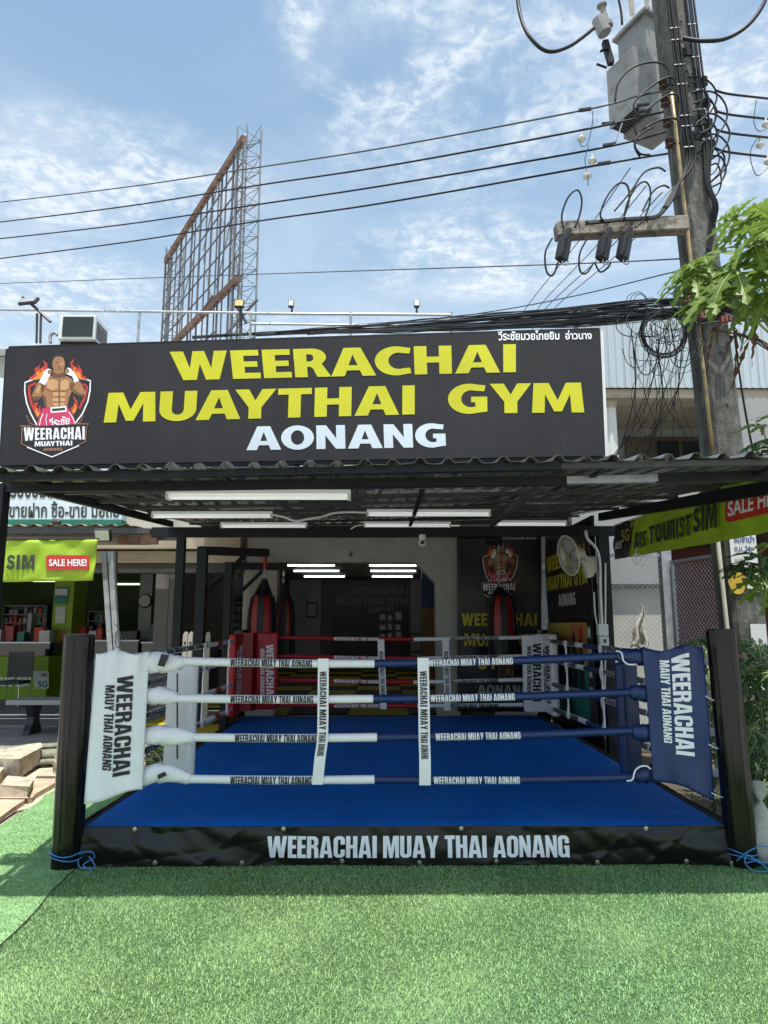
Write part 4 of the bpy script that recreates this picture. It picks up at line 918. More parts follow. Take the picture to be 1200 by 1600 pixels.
def stroke(mb, pts, w, fn, closed=False):
    pts = [Vector((a, b, 0)) for a, b in pts]; n = len(pts)
    L_, R_ = [], []
    for i in range(n):
        a = pts[i - 1] if (closed or i) else pts[i]; c = pts[(i + 1) % n] if (closed or i < n - 1) else pts[i]
        d = (c - a).normalized(); nn = Vector((-d.y, d.x, 0)) * w / 2
        L_.append(pts[i] + nn); R_.append(pts[i] - nn)
    vs = [fn(p.x, p.y) for p in L_] + [fn(p.x, p.y) for p in R_]
    mb.add(vs, [(i, (i + 1) % n, (i + 1) % n + n, i + n) for i in range(n if closed else n - 1)])
def ell(cx, cy, rx, ry, n=18): return [(cx + rx * math.cos(2 * math.pi * k / n), cy + ry * math.sin(2 * math.pi * k / n)) for k in range(n)]
def emblem(base, parent, faint=False):
    """boxer in a flaming shield over a name ribbon; base(x, y, layer) places logo units"""
    def lay(k): return lambda x, y: base(x, y, k)
    def poly(name, lists, k, m_):
        for l_ in lists:
            b = MB(); flatpoly(b, l_, lay(k)); b.build(name, m_, parent)
    poly('shield', [[(300, 560), (150, 622), (150, 740), (175, 880), (225, 1010), (300, 1150), (800, 1130), (875, 1010), (940, 860), (968, 720), (970, 600), (840, 558), (570, 520)]], 1, M['banner_black'])
    b = MB()
    stroke(b, [(310, 562), (152, 622), (150, 740), (175, 880), (225, 1010), (300, 1150)], 17, lay(2)); stroke(b, [(830, 552), (970, 600), (966, 720), (938, 860), (872, 1010), (790, 1120)], 17, lay(2))
    stroke(b, [(180, 1430), (490, 1553), (830, 1410)], 14, lay(6)); b.build('shield_outline', M['print_white'], parent)
    b = MB(); stroke(b, [(290, 630), (202, 668), (208, 780), (240, 900), (310, 1040)], 30, lay(2.3)); stroke(b, [(880, 640), (930, 675), (905, 800), (830, 950)], 26, lay(2.3)); b.build('shield_stripe', M['red_sign'], parent)
    fl_l = [(200, 592), (215, 555), (245, 540), (285, 500), (268, 450), (300, 430), (345, 400), (325, 455), (360, 440), (400, 405), (378, 340), (432, 385), (436, 440), (405, 500), (375, 560), (295, 577)]
    fl_r = [(935, 590), (905, 548), (872, 542), (865, 470), (845, 440), (800, 380), (828, 455), (790, 430), (742, 395), (778, 320), (722, 365), (728, 430), (770, 490), (830, 562)]
    fl3 = [(305, 1062), (262, 940), (270, 880), (315, 868), (298, 930), (325, 960), (340, 900), (352, 990)]; fl4 = [(745, 1010), (722, 945), (785, 890), (752, 780), (812, 865), (803, 950), (765, 1012)]
    poly('flame', [fl_l, fl_r, fl3, fl4], 2.6, M['flame_r'])
    def shr(l_, f):
        cx = sum(p[0] for p in l_) / len(l_); cy = max(p[1] for p in l_); return [(cx + (a - cx) * f, cy + (c - cy) * f) for a, c in l_]
    poly('flame', [shr(fl_l, .62), shr(fl_r, .62), shr(fl3, .6), shr(fl4, .6)], 3.0, M['flame_o'])
    # boxer print
    poly('boxer_print', [[(430, 560), (500, 535), (640, 530), (730, 570), (780, 640), (722, 770), (700, 850), (692, 935), (400, 935), (385, 850), (370, 780), (340, 640)],
        [(505, 460), (640, 455), (650, 545), (495, 550)], [(236, 790), (262, 860), (335, 835), (425, 650), (345, 590), (300, 640)], [(775, 590), (850, 620), (915, 745), (900, 800), (840, 795), (725, 720), (700, 640)]], 3.4, M['skin'])
    poly('boxer_print', [[(500, 470), (520, 500), (575, 520), (640, 490), (648, 450), (655, 555), (495, 560)], [(236, 790), (262, 860), (335, 835), (345, 790), (290, 800)], [(720, 700), (760, 700), (840, 760), (905, 770), (900, 800), (840, 795)],
        [(372, 780), (400, 935), (430, 935), (415, 800)], [(700, 800), (715, 780), (692, 935), (670, 935)]], 3.7, M['skin_d'])
    poly('boxer_print', [ell(575, 392, 80, 112)], 4.0, M['skin'])
    poly('boxer_print', [[(430, 590), (520, 580), (570, 610), (560, 700), (490, 720), (420, 680)], [(600, 610), (660, 580), (710, 610), (700, 690), (650, 720), (595, 700)],
        [(500, 745), (570, 740), (570, 790), (510, 795)], [(595, 740), (660, 745), (650, 795), (595, 790)], [(500, 815), (570, 810), (570, 855), (505, 860)], [(595, 810), (655, 815), (650, 860), (595, 855)], [(505, 875), (570, 872), (570, 915), (515, 915)], [(595, 872), (650, 875), (645, 915), (595, 915)],
        [(590, 350), (640, 355), (635, 400), (600, 410)], [(285, 740), (330, 650), (360, 660), (320, 760)]], 4.2, M['skin_l'])
    b = MB(); stroke(b, [(582, 560), (583, 640), (582, 720), (583, 930)], 9, lay(4.5)); stroke(b, [(420, 700), (480, 735), (570, 730), (650, 735), (705, 705)], 9, lay(4.5)); stroke(b, [(500, 803), (650, 803)], 7, lay(4.5)); stroke(b, [(505, 866), (645, 866)], 7, lay(4.5)); stroke(b, [(500, 570), (582, 560), (660, 568)], 6, lay(4.5))
    stroke(b, [(530, 368), (562, 364)], 12, lay(4.6)); stroke(b, [(595, 364), (632, 368)], 12, lay(4.6)); stroke(b, [(562, 425), (580, 434), (600, 425)], 8, lay(4.6)); stroke(b, [(555, 455), (580, 462), (610, 455)], 9, lay(4.6)); b.build('boxer_print', M['skin_d'], parent)
    poly('boxer_print', [[(492, 400), (485, 330), (510, 270), (570, 248), (640, 265), (672, 320), (660, 390), (650, 320), (600, 295), (530, 300), (505, 340)]], 4.8, M['dark_thing'])
    poly('boxer_print', [[(328, 618), (405, 655), (450, 560), (488, 500), (478, 458), (440, 448), (405, 470)], [(745, 545), (772, 622), (832, 600), (770, 500), (725, 445), (690, 435), (655, 470), (665, 510), (705, 530)]], 4.9, M['print_white'])
    poly('boxer_print', [ell(462, 492, 26, 30, 12), ell(680, 478, 28, 30, 12)], 5.1, M['skin'])
    poly('shorts_print', [[(378, 940), (690, 935), (745, 1010), (800, 1150), (300, 1165), (335, 1030)]], 4.6, M['pink'])
    b = MB(); stroke(b, [(380, 1010), (350, 1080), (335, 1160)], 10, lay(4.9)); stroke(b, [(430, 1010), (415, 1080), (425, 1160)], 8, lay(4.9)); stroke(b, [(700, 990), (750, 1060), (785, 1150)], 10, lay(4.9)); flatpoly(b, [(470, 935), (670, 915), (676, 985), (478, 1002)], lay(4.9)); b.build('shorts_print', M['print_white'], parent)
    poly('shorts_print', [[(490, 950), (655, 934), (658, 968), (494, 985)]], 5.2, M['charcoal_print'])
    f = lay(5.4); lettering(latin('วีระชัย', .02), lambda u, v: f(455 + 255 * u, 1185 - 40 * u - 115 * v), M['print_white'], parent)
    # ribbon
    poly('ribbon', [[(92, 1163), (240, 1170), (810, 1140), (956, 1140), (920, 1185), (912, 1362), (490, 1556), (112, 1392), (118, 1190)]], 5.6, M['banner_dark'])
    b = MB(); stroke(b, [(240, 1168), (92, 1163), (118, 1192), (110, 1392), (235, 1440)], 9, lay(5.9)); stroke(b, [(808, 1138), (956, 1140), (922, 1184), (912, 1362), (800, 1412)], 9, lay(5.9)); stroke(b, [(170, 1030), (215, 1130), (300, 1165)], 7, lay(5.9)); stroke(b, [(885, 1030), (850, 1110), (800, 1138)], 7, lay(5.9)); b.build('ribbon_outline', M['bronze'], parent)
    f = lay(6.2)
    def arch(x0, x1, yb0, yb1, yt0, yt1): return lambda u, v: f(x0 + (x1 - x0) * u, (yb0 + (yb1 - yb0) * u - 12 * math.sin(math.pi * u)) * (1 - v) + (yt0 + (yt1 - yt0) * u + 14 * math.sin(math.pi * u)) * v)
    lettering(impact('WEERACHAI', .09), arch(140, 900, 1352, 1335, 1182, 1170), M['print_white'], parent, cuts=(12, 1))
    lettering(wide('MUAYTHAI', .14), lambda u, v: f(275 + 470 * u, 1422 - 12 * u - 62 * v), M['print_white'], parent)
    lettering(wide('AONANG', .2), lambda u, v: f(385 + 238 * u, 1476 - 4 * u - 36 * v), M['bronze'], parent)
em = MB()
emblem(lambda x, y, k: conly(20 + x / 8, 520 + y / 8, .0001 + k * .00028), sg)
def stay(p, q, r, n_): pass
# ============================================================ BOXING RING
RY0, RY1, RX0, RX1, MZ = 4.97, 10.69, -2.012, 2.392, .246
ring = thing('boxing_ring', 'boxing ring with blue canvas, white and navy front ropes, red and white rear pads', 'boxing ring', ((RX0 + RX1) / 2, RY0, 0))
def canvas(u, v):
    x = RX0 + (RX1 - RX0) * u; y = RY0 + (RY1 - RY0) * v
    z = MZ + .0018 * math.sin(y * 4 + x * .7) + .0012 * math.sin(x * 5 + y * 2.2)
    z -= .004 * max(0, 1 - abs(y - 5.62) / .02)          # sewn seam near the front edge
    e = min(u * 4.4, (1 - u) * 4.4, v * 5.7, (1 - v) * 5.7)
    z -= .012 * max(0, 1 - e / .05) ** 2
    return Vector((x, y, z))
b = MB(); b.grid(canvas, 60, 260); b.build('canvas', M['canvas'], ring, smooth=True)
MB().bb(RX0 + .02, RX1 - .02, RY0 + .02, RY1, .01, MZ - .03).build('platform', M['wood'], ring)
for a, c in (((RX0, RY0), (RX1, RY0)), ((RX0, RY0), (RX0, RY1)), ((RX1, RY0), (RX1, RY1))):
    MB().tube([Vector((*a, MZ - .012)), Vector((*c, MZ - .012))], .013, 8).build('hem', M['canvas_edge'], ring, smooth=True)
# black vinyl skirt with sagging folds
def skirt_front(u, v):
    x = RX0 - .03 + (RX1 + .07 - RX0) * u; z = .008 + (MZ + .002) * v
    f = (.004 * math.sin(x * 31 + v * 9 + 3 * math.sin(x * 4)) * v + .007 * abs(math.sin(x * 5.5 - v * 5.5 + 1.6 * math.sin(x * 2.1))) ** .6 + .006 * abs(math.sin(x * 9.3 + v * 4.5 + 1.1 * math.sin(x * 3.7))) ** .7) * (1.15 - v * .3) + .012 * math.sin(x * 3.1 + v * 3.0) * (1 - v * .5) + .006 * math.sin(x * 9 + v * 7 + 2 * math.sin(x * 2)) + .010 * math.sin(math.pi * v)
    cen = math.exp(-((x - .2) / 1.3) ** 2); f = f * (1 - .65 * cen)
    for k in range(9):
        xc = RX0 + .25 + k * .52 + .11 * math.sin(k * 2.3)
        f += .007 * math.exp(-((x - xc - (v - .1) * .28) / .035) ** 2) * (1 - .8 * cen)
    z -= .006 * math.sin(x * 6) * (1 - v) ** 3
    return Vector((x, RY0 - .022 - f - .012 * (1 - v), z))
b = MB(); b.grid(skirt_front, 420, 30, .002); b.build('skirt', M['vinyl_black'], ring, smooth=True, label='glossy black vinyl front skirt with pale lettering')
for X, s in ((RX0 - .02, -1), (RX1 + .02, 1)):
    b = MB(); b.grid(lambda u, v: Vector((X + s * (.006 * math.sin(u * 40) + .01), RY0 + (RY1 - RY0) * u, .008 + MZ * v)), 60, 4, .002); b.build('skirt', M['vinyl_black'], ring, smooth=True)
T_FULL = impact('WEERACHAI MUAY THAI AONANG')
def lower(u, v):      # lettering follows the folds
    p0 = at(418, 1339, RY0 - .02); p1 = at(889, 1338, RY0 - .02); zt = at(600, 1305, RY0 - .02).z
    x = p0.x + (p1.x - p0.x) * u; z = p0.z + (zt - p0.z) * v
    uu = (x - RX0 + .03) / (RX1 + .07 - RX0); vv = (z - .008) / (MZ + .002)
    q = skirt_front(uu, vv); return Vector((q.x, q.y - .0035, z))
lettering(T_FULL, lower, M['print_white'], ring, cuts=(90, 5))
gm = MB()
g = MB().lathe([(.006, 0), (.014, 0), (.015, .003), (.007, .004)], ring['_o'], 12, Matrix.Rotation(R(90), 3, 'X')).build('grommet', M['chain'], ring)
for k, px in enumerate((116, 246, 380, 535, 655, 774, 930, 1068, 1135)):
    o = g if k == 0 else g.copy()
    if k: col.objects.link(o)
    x = at(px, 1346, RY0).x; x = max(x, RX0 + .0); q = skirt_front((x - RX0 + .03) / (RX1 + .07 - RX0), .10); o.location = q + Vector((0, -.004, 0)) - Vector(ring['_o'])
for px in (213, 444, 720, 1006):
    o = g.copy(); col.objects.link(o); x = at(px, 1295, RY0).x; q = skirt_front((x - RX0 + .03) / (RX1 + .07 - RX0), .93); o.location = q + Vector((0, -.004, 0)) - Vector(ring['_o'])

# corner posts
def cornerpost(x, y, h, lean=0):
    b = MB(); pts = [Vector((x + lean * z, y, z)) for z in np.linspace(0, h, 22)]
    def cyl(u, v):
        a = 2 * math.pi * u; z = h * v
        r = .100 + .0016 * math.sin(a * 5 + 2.2 * math.sin(z * 2.1)) + .0011 * math.sin(a * 13 + z * 1.5) + .0010 * math.sin(z * 9 + 2 * math.sin(a * 2)) - .003 * max(0, math.sin(a * 3 + .8 * z) - .93) * 14
        return Vector((x + lean * z + r * math.cos(a), y + r * math.sin(a), z))
    b.grid(cyl, 96, 40); b.build('corner_post', M['vinyl_post'], ring, smooth=True)
    MB().lathe([(.098, 0), (.096, .012), (.06, .016)], (x + lean * h, y, h), 28).build('post_cap', M['canvas_edge'], ring)
pL = (at(103, 1357, RY0 - .05).x - .003, RY0 - .03); pR = (at(1163, 1352, RY0 - .05).x, RY0 - .03)
lL = (at(124, 995, pL[1]).x - pL[0]) / 1.5; lR = (at(1127, 985, pR[1]).x - pR[0]) / 1.5
cornerpost(*pL, at(124, 994, pL[1]).z, lL); cornerpost(*pR, at(1127, 986, pR[1]).z, lR)
cornerpost(-2.12, 10.78, 1.50); cornerpost(2.50, 10.78, 1.50)
# twine at post bases
for nm, px, Y, lb in (('L', pL, 0, 'light blue twine knotted round the foot of the left front post'), ('R', pR, 0, 'light blue twine looped round the foot of the right front post')):
    x, y = px; b = MB()
    for k in range(2): b.tube(spline([Vector((x + .108 * math.cos(a), y + .108 * math.sin(a), .075 + k * .03 + .012 * math.sin(a * 2 + k))) for a in np.linspace(0, 2 * math.pi, 15)[:-1]], 2, True), .004, 6, closed=True)
    s = 1
    if nm == 'L':
        b.tube(spline([Vector((x + .10, y - .06, .10)), Vector((x + .17, y - .07, .12)), Vector((x + .20, y - .05, .08)), Vector((x + .14, y - .08, .04)), Vector((x + .20, y - .10, .012))], 6), .004, 6)
        b.tube(spline([Vector((x + .10, y - .07, .07)), Vector((x + .13, y - .10, .03)), Vector((x + .22, y - .09, .03)), Vector((x + .17, y - .07, .09))], 6), .004, 6)
    else:
        b.tube(spline([Vector((x - .09, y - .10, .06)), Vector((x - .02, y - .15, .14)), Vector((x + .08, y - .16, .17)), Vector((x + .15, y - .16, .11)), Vector((x + .10, y - .17, .03)), Vector((x + .0, y - .17, .02)), Vector((x - .06, y - .16, .06)), Vector((x - .04, y - .15, .11)), Vector((x + .06, y - .16, .07)), Vector((x + .30, y - .12, .05))], 6), .0045, 6)
        b.tube(spline([Vector((x - .05, y - .14, .06)), Vector((x + .02, y - .16, .075)), Vector((x + .12, y - .19, .01)), Vector((x + .13, y - .15, .12))], 6), .004, 6)
    o = b.build('twine', M['blue_rope'], smooth=True, origin=(x, y, .06)); tag(o, lb, 'twine')

# ropes
T_ROPE = impact('WEERACHAI MUAY THAI AONANG', .085)
T_V0 = impact('WEERACHAI MUAY THAI AONANG', .08)
def rope(pts, r, m_, label=None, n=12):
    q = []; pts = [Vector(p) for p in pts]
    for i in range(len(pts) - 1):
        s_ = max(1, int((pts[i + 1] - pts[i]).length / .06)); q += [pts[i].lerp(pts[i + 1], k / s_) for k in range(s_)]
    q.append(pts[-1]); sd = pts[0].z * 37; pts = q; r = [r * (1 + .022 * math.sin(i * 1.7 + sd) + .018 * math.sin(i * .63 + sd * 2)) for i in range(len(q))]
    MB().tube(pts, r, n).build('rope_cover', m_, ring, smooth='auto', label=label)
def ropetext(p0, p1, face, r, m_, span=.60):
    """lettering wrapped on a rope; p0 -> p1 reading direction, face: direction the print looks"""
    d = (p1 - p0); ln = d.length; d.normalize(); f = (face - d * face.dot(d)).normalized(); up = d.cross(f)
    if up.z < 0: up = -up
    A = .90
    def fn(u, v):
        a = (v - .5) * 2 * A * span / .6; return p0 + d * (ln * u) + (f * math.cos(a) + up * math.sin(a)) * (r + .0032)
    lettering(T_ROPE, fn, m_, ring, cuts=(1, 7))
CAMF = Vector((0, -1, .0))
fr_rows = [((284, 1033), (585, 1037), (966, 1025), (361, 488), (669, 800)), ((276, 1091), (583, 1092), (998, 1081), (361, 490), (672, 803)),
           ((304, 1152), (589, 1152), (1003, 1141), (368, 497), (680, 812)), ((290, 1217), (585, 1218), (1010, 1214), (361, 487), (677, 811))]
RR_ = .0285; YR = RY0 - .02
for k, (a, m_, c, ta, tb) in enumerate(fr_rows):
    A_, B_, C_ = at(*a, YR), at(*m_, YR), at(*c, YR)
    mid1 = (A_ + B_) / 2 - Vector((0, 0, .006)); mid2 = (B_ + C_) / 2 - Vector((0, 0, .010))
    ln1 = spline([A_, mid1, B_], 6); ln2 = spline([B_ + Vector((.001, 0, 0)), mid2, C_], 6)
    rope(ln1, RR_, M['rope_white'], 'white front rope cover with black lettering'); rope(ln2, RR_ * .97, M['rope_blue'], 'navy front rope cover with white lettering')
    def yon(line, px):
        best = min(line, key=lambda p: abs((p.x / p.y * FPX + 592) - px)); return best
    def along(line, px):
        for i in range(len(line) - 1):
            x0, x1 = [CO.x + 0 for _ in (0, 1)]
            q0, q1 = line[i], line[i + 1]
            u0 = proj(q0)[0]; u1 = proj(q1)[0]
            if u0 <= px <= u1: return q0 + (q1 - q0) * ((px - u0) / (u1 - u0))
        return line[-1]
    def proj(p):
        d = p - CO
        cy, sy = math.cos(YAW), math.sin(YAW); X = d.x * cy - d.y * sy; Yq = d.x * sy + d.y * cy
        zc = Yq * math.cos(PITCH) + d.z * math.sin(PITCH); yc = -Yq * math.sin(PITCH) + d.z * math.cos(PITCH)
        return 600 + FPX * X / zc, 800 - FPX * yc / zc
    ropetext(along(ln1, ta[0]), along(ln1, ta[1]), CAMF, RR_, M['print_black']); ropetext(along(ln2, tb[0]), along(ln2, tb[1]), CAMF, RR_ * .97, M['print_white'])
# vertical spacer straps in front
T_V = T_V0
def strap(pix, Y, w, lb=None, txt=(.12, .72), face=-1):
    pts = spline([at(a, c, Y) for a, c in pix], 8)
    def fn(u, v):
        i = v * (len(pts) - 1); j = min(int(i), len(pts) - 2); p = pts[j] + (pts[j + 1] - pts[j]) * (i - j)
        return p + Vector(((u - .5) * w, .004 * math.sin(v * 14) * (1 if face < 0 else 1), 0))
    b = MB(); b.grid(fn, 3, 40, .004); b.build('spacer_strap', M['rope_white'], ring)
    def tf(u, v):   # reads downwards
        vv = txt[0] + (txt[1] - txt[0]) * u; p = fn(.18 + .62 * v, vv); return p + Vector((0, -.007, 0))
    lettering(T_V, tf, M['print_black'], ring, cuts=(30, 1))
strap([(505, 1029), (505, 1080), (504, 1150), (500, 1185), (496, 1226)], YR - .036, .075)
strap([(661, 1028), (662, 1080), (663, 1150), (664, 1190), (664, 1227)], YR - .036, .078)
# corner turnbuckle covers, front left (white) and front right (navy)
def puff(pix, Y, radii, m_, n=14, fl=.75, seed=0, squash=1.0):
    pts = [at(a, c, Y + dy) for a, c, dy in pix]; b = MB(); s = spline(pts, 5)
    rr_ = np.interp(np.linspace(0, 1, len(s)), np.linspace(0, 1, len(radii)), radii)
    b.tube(s, [float(r) for r in rr_], n)
    rs = random.Random(seed)
    ph = rs.uniform(0, 6)
    o = []
    for i, v in enumerate(b.v):
        j = i // n; k = i % n; c = s[min(j, len(s) - 1)]; v = Vector(v); f = 1 + .10 * math.sin(k * 2.1 + j * .9 + ph) + .08 * math.sin(k * 4.3 - j * 1.7) + .05 * math.sin(j * 2.9 + k)
        q = c + (v - c) * f; q.y = c.y + (q.y - c.y) * fl; o.append(tuple(q))
    b.v = o; b.build('turnbuckle_cover', m_, ring, smooth=True)
puff([(228, 1036, 0), (252, 1035, 0), (272, 1036, 0), (288, 1033, 0)], YR - .01, [.070, .074, .064, .050, .032], M['vinyl_white'], seed=1)
puff([(228, 1088, 0), (250, 1087, 0), (265, 1089, 0), (277, 1091, 0)], YR - .01, [.048, .058, .056, .044, .032], M['vinyl_white'], seed=2)
puff([(224, 1151, 0), (250, 1149, 0), (280, 1151, 0), (304, 1152, 0)], YR - .01, [.050, .064, .062, .050, .032], M['vinyl_white'], seed=3)
puff([(222, 1216, 0), (245, 1208, 0), (270, 1210, 0), (298, 1217, 0)], YR - .01, [.056, .062, .060, .048, .031], M['vinyl_white'], seed=4)
puff([(1010, 1026, 0), (995, 1026, 0), (975, 1025, 0), (962, 1025, 0)], YR - .01, [.062, .060, .052, .046, .033], M['vinyl_blue'], seed=5)
puff([(1014, 1083, 0), (1003, 1083, 0), (992, 1082, 0), (984, 1082, 0)], YR - .01, [.062, .058, .050, .040], M['vinyl_blue'], seed=6)
puff([(1016, 1146, 0), (1005, 1145, 0), (996, 1144, 0), (988, 1144, 0)], YR - .01, [.058, .060, .052, .038], M['vinyl_blue'], seed=7)
puff([(1024, 1208, 0), (1008, 1210, 0), (998, 1213, 0), (992, 1214, 0)], YR - .01, [.058, .056, .045, .032], M['vinyl_blue'], seed=8)
# velcro patches
for pix, Y in (([(246, 1040), (256, 1042), (264, 1024), (252, 1022)], YR - .098), ([(247, 1218), (260, 1212), (257, 1206), (246, 1211)], YR - .088)):
    b = MB(); b.prism([at(a, c, Y) for a, c in pix], (0, 1, 0), .012); b.build('velcro_strap', M['print_black'], ring)
# hanging cover sheets with the big lettering
def coversheet(q, m_, tx1, tx2, tm, wav_, seed, name):
    TLc, TRc, BLc, BRc = q
    def fn(u, v):      # u left-right, v bottom-top
        px = (BLc[0] * (1 - u) + BRc[0] * u) * (1 - v) + (TLc[0] * (1 - u) + TRc[0] * u) * v
        py = (BLc[1] * (1 - u) + BRc[1] * u) * (1 - v) + (TLc[1] * (1 - u) + TRc[1] * u) * v
        py += 4.0 * (1 - v) ** 6 * math.sin(u * 5 + seed) + 3.5 * v ** 8 * math.sin(u * 9 + seed * 2)
        e = .035 * math.sin(math.pi * u) ** .7
        w = wav_ * ((1 - v) ** 2 * math.sin(u * 8 + v * 3 + seed) + v ** 4 * math.sin(u * 14 - v * 3) + .25 * math.sin(v * 9 + u * 4) + .35 * v ** 6 * abs(math.sin(u * 17 + seed)) + .35 * (1 - v) ** 5 * abs(math.sin(u * 13 + 4 * v + seed)))
        return at(px, py, YR - .07 - e - w)
    b = MB(); b.grid(fn, 30, 40, .006); b.build('corner_cover', m_, ring, smooth=True, label=name)
    def inv(px, py):
        # find u, v on the sheet for a pixel
        v = .5; u = .5
        for _ in range(12):
            v = (py - (BLc[1] * (1 - u) + BRc[1] * u)) / ((TLc[1] * (1 - u) + TRc[1] * u) - (BLc[1] * (1 - u) + BRc[1] * u))
            l_ = BLc[0] * (1 - v) + TLc[0] * v; r_2 = BRc[0] * (1 - v) + TRc[0] * v; u = (px - l_) / (r_2 - l_)
        return u, v
    def mk(t4):
        (ax, ay), (bx, by), (cx_, cy_), (dx_, dy_) = t4     # baseline start, baseline end, top start, top end
        def f(u, v):
            px = (ax * (1 - u) + bx * u) * (1 - v) + (cx_ * (1 - u) + dx_ * u) * v; py = (ay * (1 - u) + by * u) * (1 - v) + (cy_ * (1 - u) + dy_ * u) * v
            p = fn(*inv(px, py)); return p + Vector((0, -.006, 0))
        return f
    lettering(impact('WEERACHAI'), mk(tx1), tm, ring, cuts=(24, 5)); lettering(impact('MAUY THAI AONANG'), mk(tx2), tm, ring, cuts=(24, 4))
coversheet(((150, 1018), (233, 1020), (131, 1254), (223, 1236)), M['vinyl_white'], ((184, 1056), (176, 1214), (209, 1054), (203, 1211)), ((165, 1071), (160, 1202), (180, 1071), (174, 1204)), M['print_black'], .022, 0.6, 'white cover sheet on the left front corner')
coversheet(((1004, 1016), (1099, 1009), (1021, 1218), (1117, 1249)), M['vinyl_blue'], ((1048, 1024), (1056, 1179), (1076, 1022), (1085, 1182)), ((1030, 1030), (1037, 1160), (1045, 1030), (1050, 1162)), M['print_white'], .024, 2.4, 'navy cover sheet on the right front corner')
# lacing ties between the navy sheet and its post
for py in (1088, 1163, 1239):
    MB().tube(pt([(1103 + (py - 1088) * .06, py, YR - .08), (1112 + (py - 1088) * .07, py + 5, YR - .04), (1122 + (py - 1088) * .07, py + 8, YR)]), .004, 6).build('lacing', M['rope_white'], ring)
# white piping on the navy covers
MB().tube(pt([(962, 1017, YR - .05), (971, 1020, YR - .06), (974, 1032, YR - .07), (982, 1038, YR - .07), (994, 1038, YR - .07)]), .006, 6).build('piping', M['rope_white'], ring, smooth=True)
MB().tube(pt([(979, 1220, YR - .05), (988, 1218, YR - .06), (992, 1205, YR - .06), (1000, 1198, YR - .07), (1010, 1197, YR - .07), (1017, 1202, YR - .07)]), .006, 6).build('piping', M['rope_white'], ring, smooth=True)
# inner corner cushions
def cushion(pa, pb, Y, m_, lb, rot):
    a = at(pa[0], pa[1], Y); c = at(pb[0], pb[1], Y); w = abs(c.x - a.x) / math.cos(rot) ; cx_, cz = (a.x + c.x) / 2, (a.z + c.z) / 2
    b = MB(); b.box((cx_, Y, cz), (w, .085, abs(a.z - c.z)), rz=rot); b.build('corner_cushion', m_, ring, smooth=True, bevel=.03, label=lb); return cx_, cz
cushion((263, 1036), (303, 1212), 5.42, M['vinyl_white'], 'white inner cushion of the left front corner', -.55)
cushion((961, 1034), (1003, 1208), 5.42, M['vinyl_blue'], 'navy inner cushion of the right front corner', .55)
MB().bar(at(277, 1052, 5.33), at(277, 1186, 5.33), .010, .006).build('slit', M['print_black'], ring)
# ---- rear ropes and pads
YB_ = 10.5
bk = [(996, 999, 996), (1025, 1029, 1025), (1062, 1066, 1062), (1101, 1103, 1101)]
for k, (l_, m2, r_2) in enumerate(bk):
    A_, B_, C_ = at(430, l_, YB_), at(646 + (k % 2) * 6, m2, YB_), at(822, r_2, YB_)
    rope([A_, (A_ + B_) / 2 - Vector((0, 0, .006)), B_], .030, M['rope_red'], 'red rear rope cover'); rope([B_, C_], .0295, M['rope_white'], 'white rear rope cover')
    ropetext(at(522, l_ + 2, YB_), at(592, m2 - .5, YB_), CAMF, .030, M['print_white']); ropetext(at(704, m2 - .5, YB_), at(778, r_2 + 1, YB_), CAMF, .0295, M['print_black'])
strap([(595, 999), (596, 1030), (598, 1070), (599, 1108)], YB_ - .05, .10, txt=(.22, .82))
strap([(696, 999), (697, 1030), (699, 1070), (699, 1110)], YB_ - .05, .10, txt=(.22, .82))
def pad(cx0, cx1, y0, y1, Y, m_, tm, lb, tpx):
    a = at(cx0, y1, Y); c = at(cx1, y0, Y)
    MB().bb(a.x, c.x, Y, Y + .10, a.z, c.z).build('corner_pad', m_, ring, smooth=True, bevel=.028, label=lb)
    for (bx, tx, ya, yb, s) in tpx:
        lettering(impact(s), quadmap(at(bx, ya, Y - .004), at(bx, yb, Y - .004), at(tx, ya, Y - .004), at(tx, yb, Y - .004)), tm, ring)
pad(398, 434, 988, 1109, 10.33, M['vinyl_red'], M['print_white'], 'red rear pad facing the front', ((415.5, 427.5, 1007, 1090, 'WEERACHAI'), (406.5, 413.5, 1014, 1086, 'MAUY THAI AONANG')))
pad(820, 857, 992, 1113, 10.33, M['vinyl_white'], M['print_black'], 'white rear pad facing the front', ((832.5, 845.5, 1005, 1096, 'WEERACHAI'), (823.5, 830.5, 1010, 1088, 'MAUY THAI AONANG')))
def padside(X, Ya, Yb, z0, z1, m_, tm, s, lb):
    MB().bb(X, X + s * .10, Ya, Yb, z0, z1).build('corner_pad', m_, ring, smooth=True, bevel=.028, label=lb)
    xs = X - s * .004
    # print faces the ring centre, letter tops away from the corner
    def f(y0, y1, za, zb): return lambda u, v: Vector((xs, y0 + (y1 - y0) * v, za + (zb - za) * u))
    y0, y1 = (Ya + .26, Ya + .46)
    if s < 0: lettering(impact('WEERACHAI'), f(Ya + .24, Ya + .46, z1 - .16, z0 + .16), tm, ring); lettering(impact('MAUY THAI AONANG'), f(Ya + .10, Ya + .20, z1 - .22, z0 + .2), tm, ring)
    else: lettering(impact('WEERACHAI'), f(Ya + .32, Ya + .10, z1 - .16, z0 + .16), tm, ring); lettering(impact('MAUY THAI AONANG'), f(Ya + .46, Ya + .36, z1 - .22, z0 + .2), tm, ring)
padside(-1.99, 9.82, 10.34, .33, 1.46, M['vinyl_red'], M['print_white'], -1, 'red rear pad on the left side rope')
padside(2.40, 9.80, 10.34, .34, 1.46, M['vinyl_white'], M['print_black'], 1, 'white rear pad on the right side rope')
MB().prism([Vector((-1.99, 10.34, .35)), Vector((-1.86, 10.40, .35)), Vector((-1.80, 10.5, .35)), Vector((-2.05, 10.5, .35))], (0, 0, 1), 1.12).build('corner_pad', M['vinyl_red'], ring)
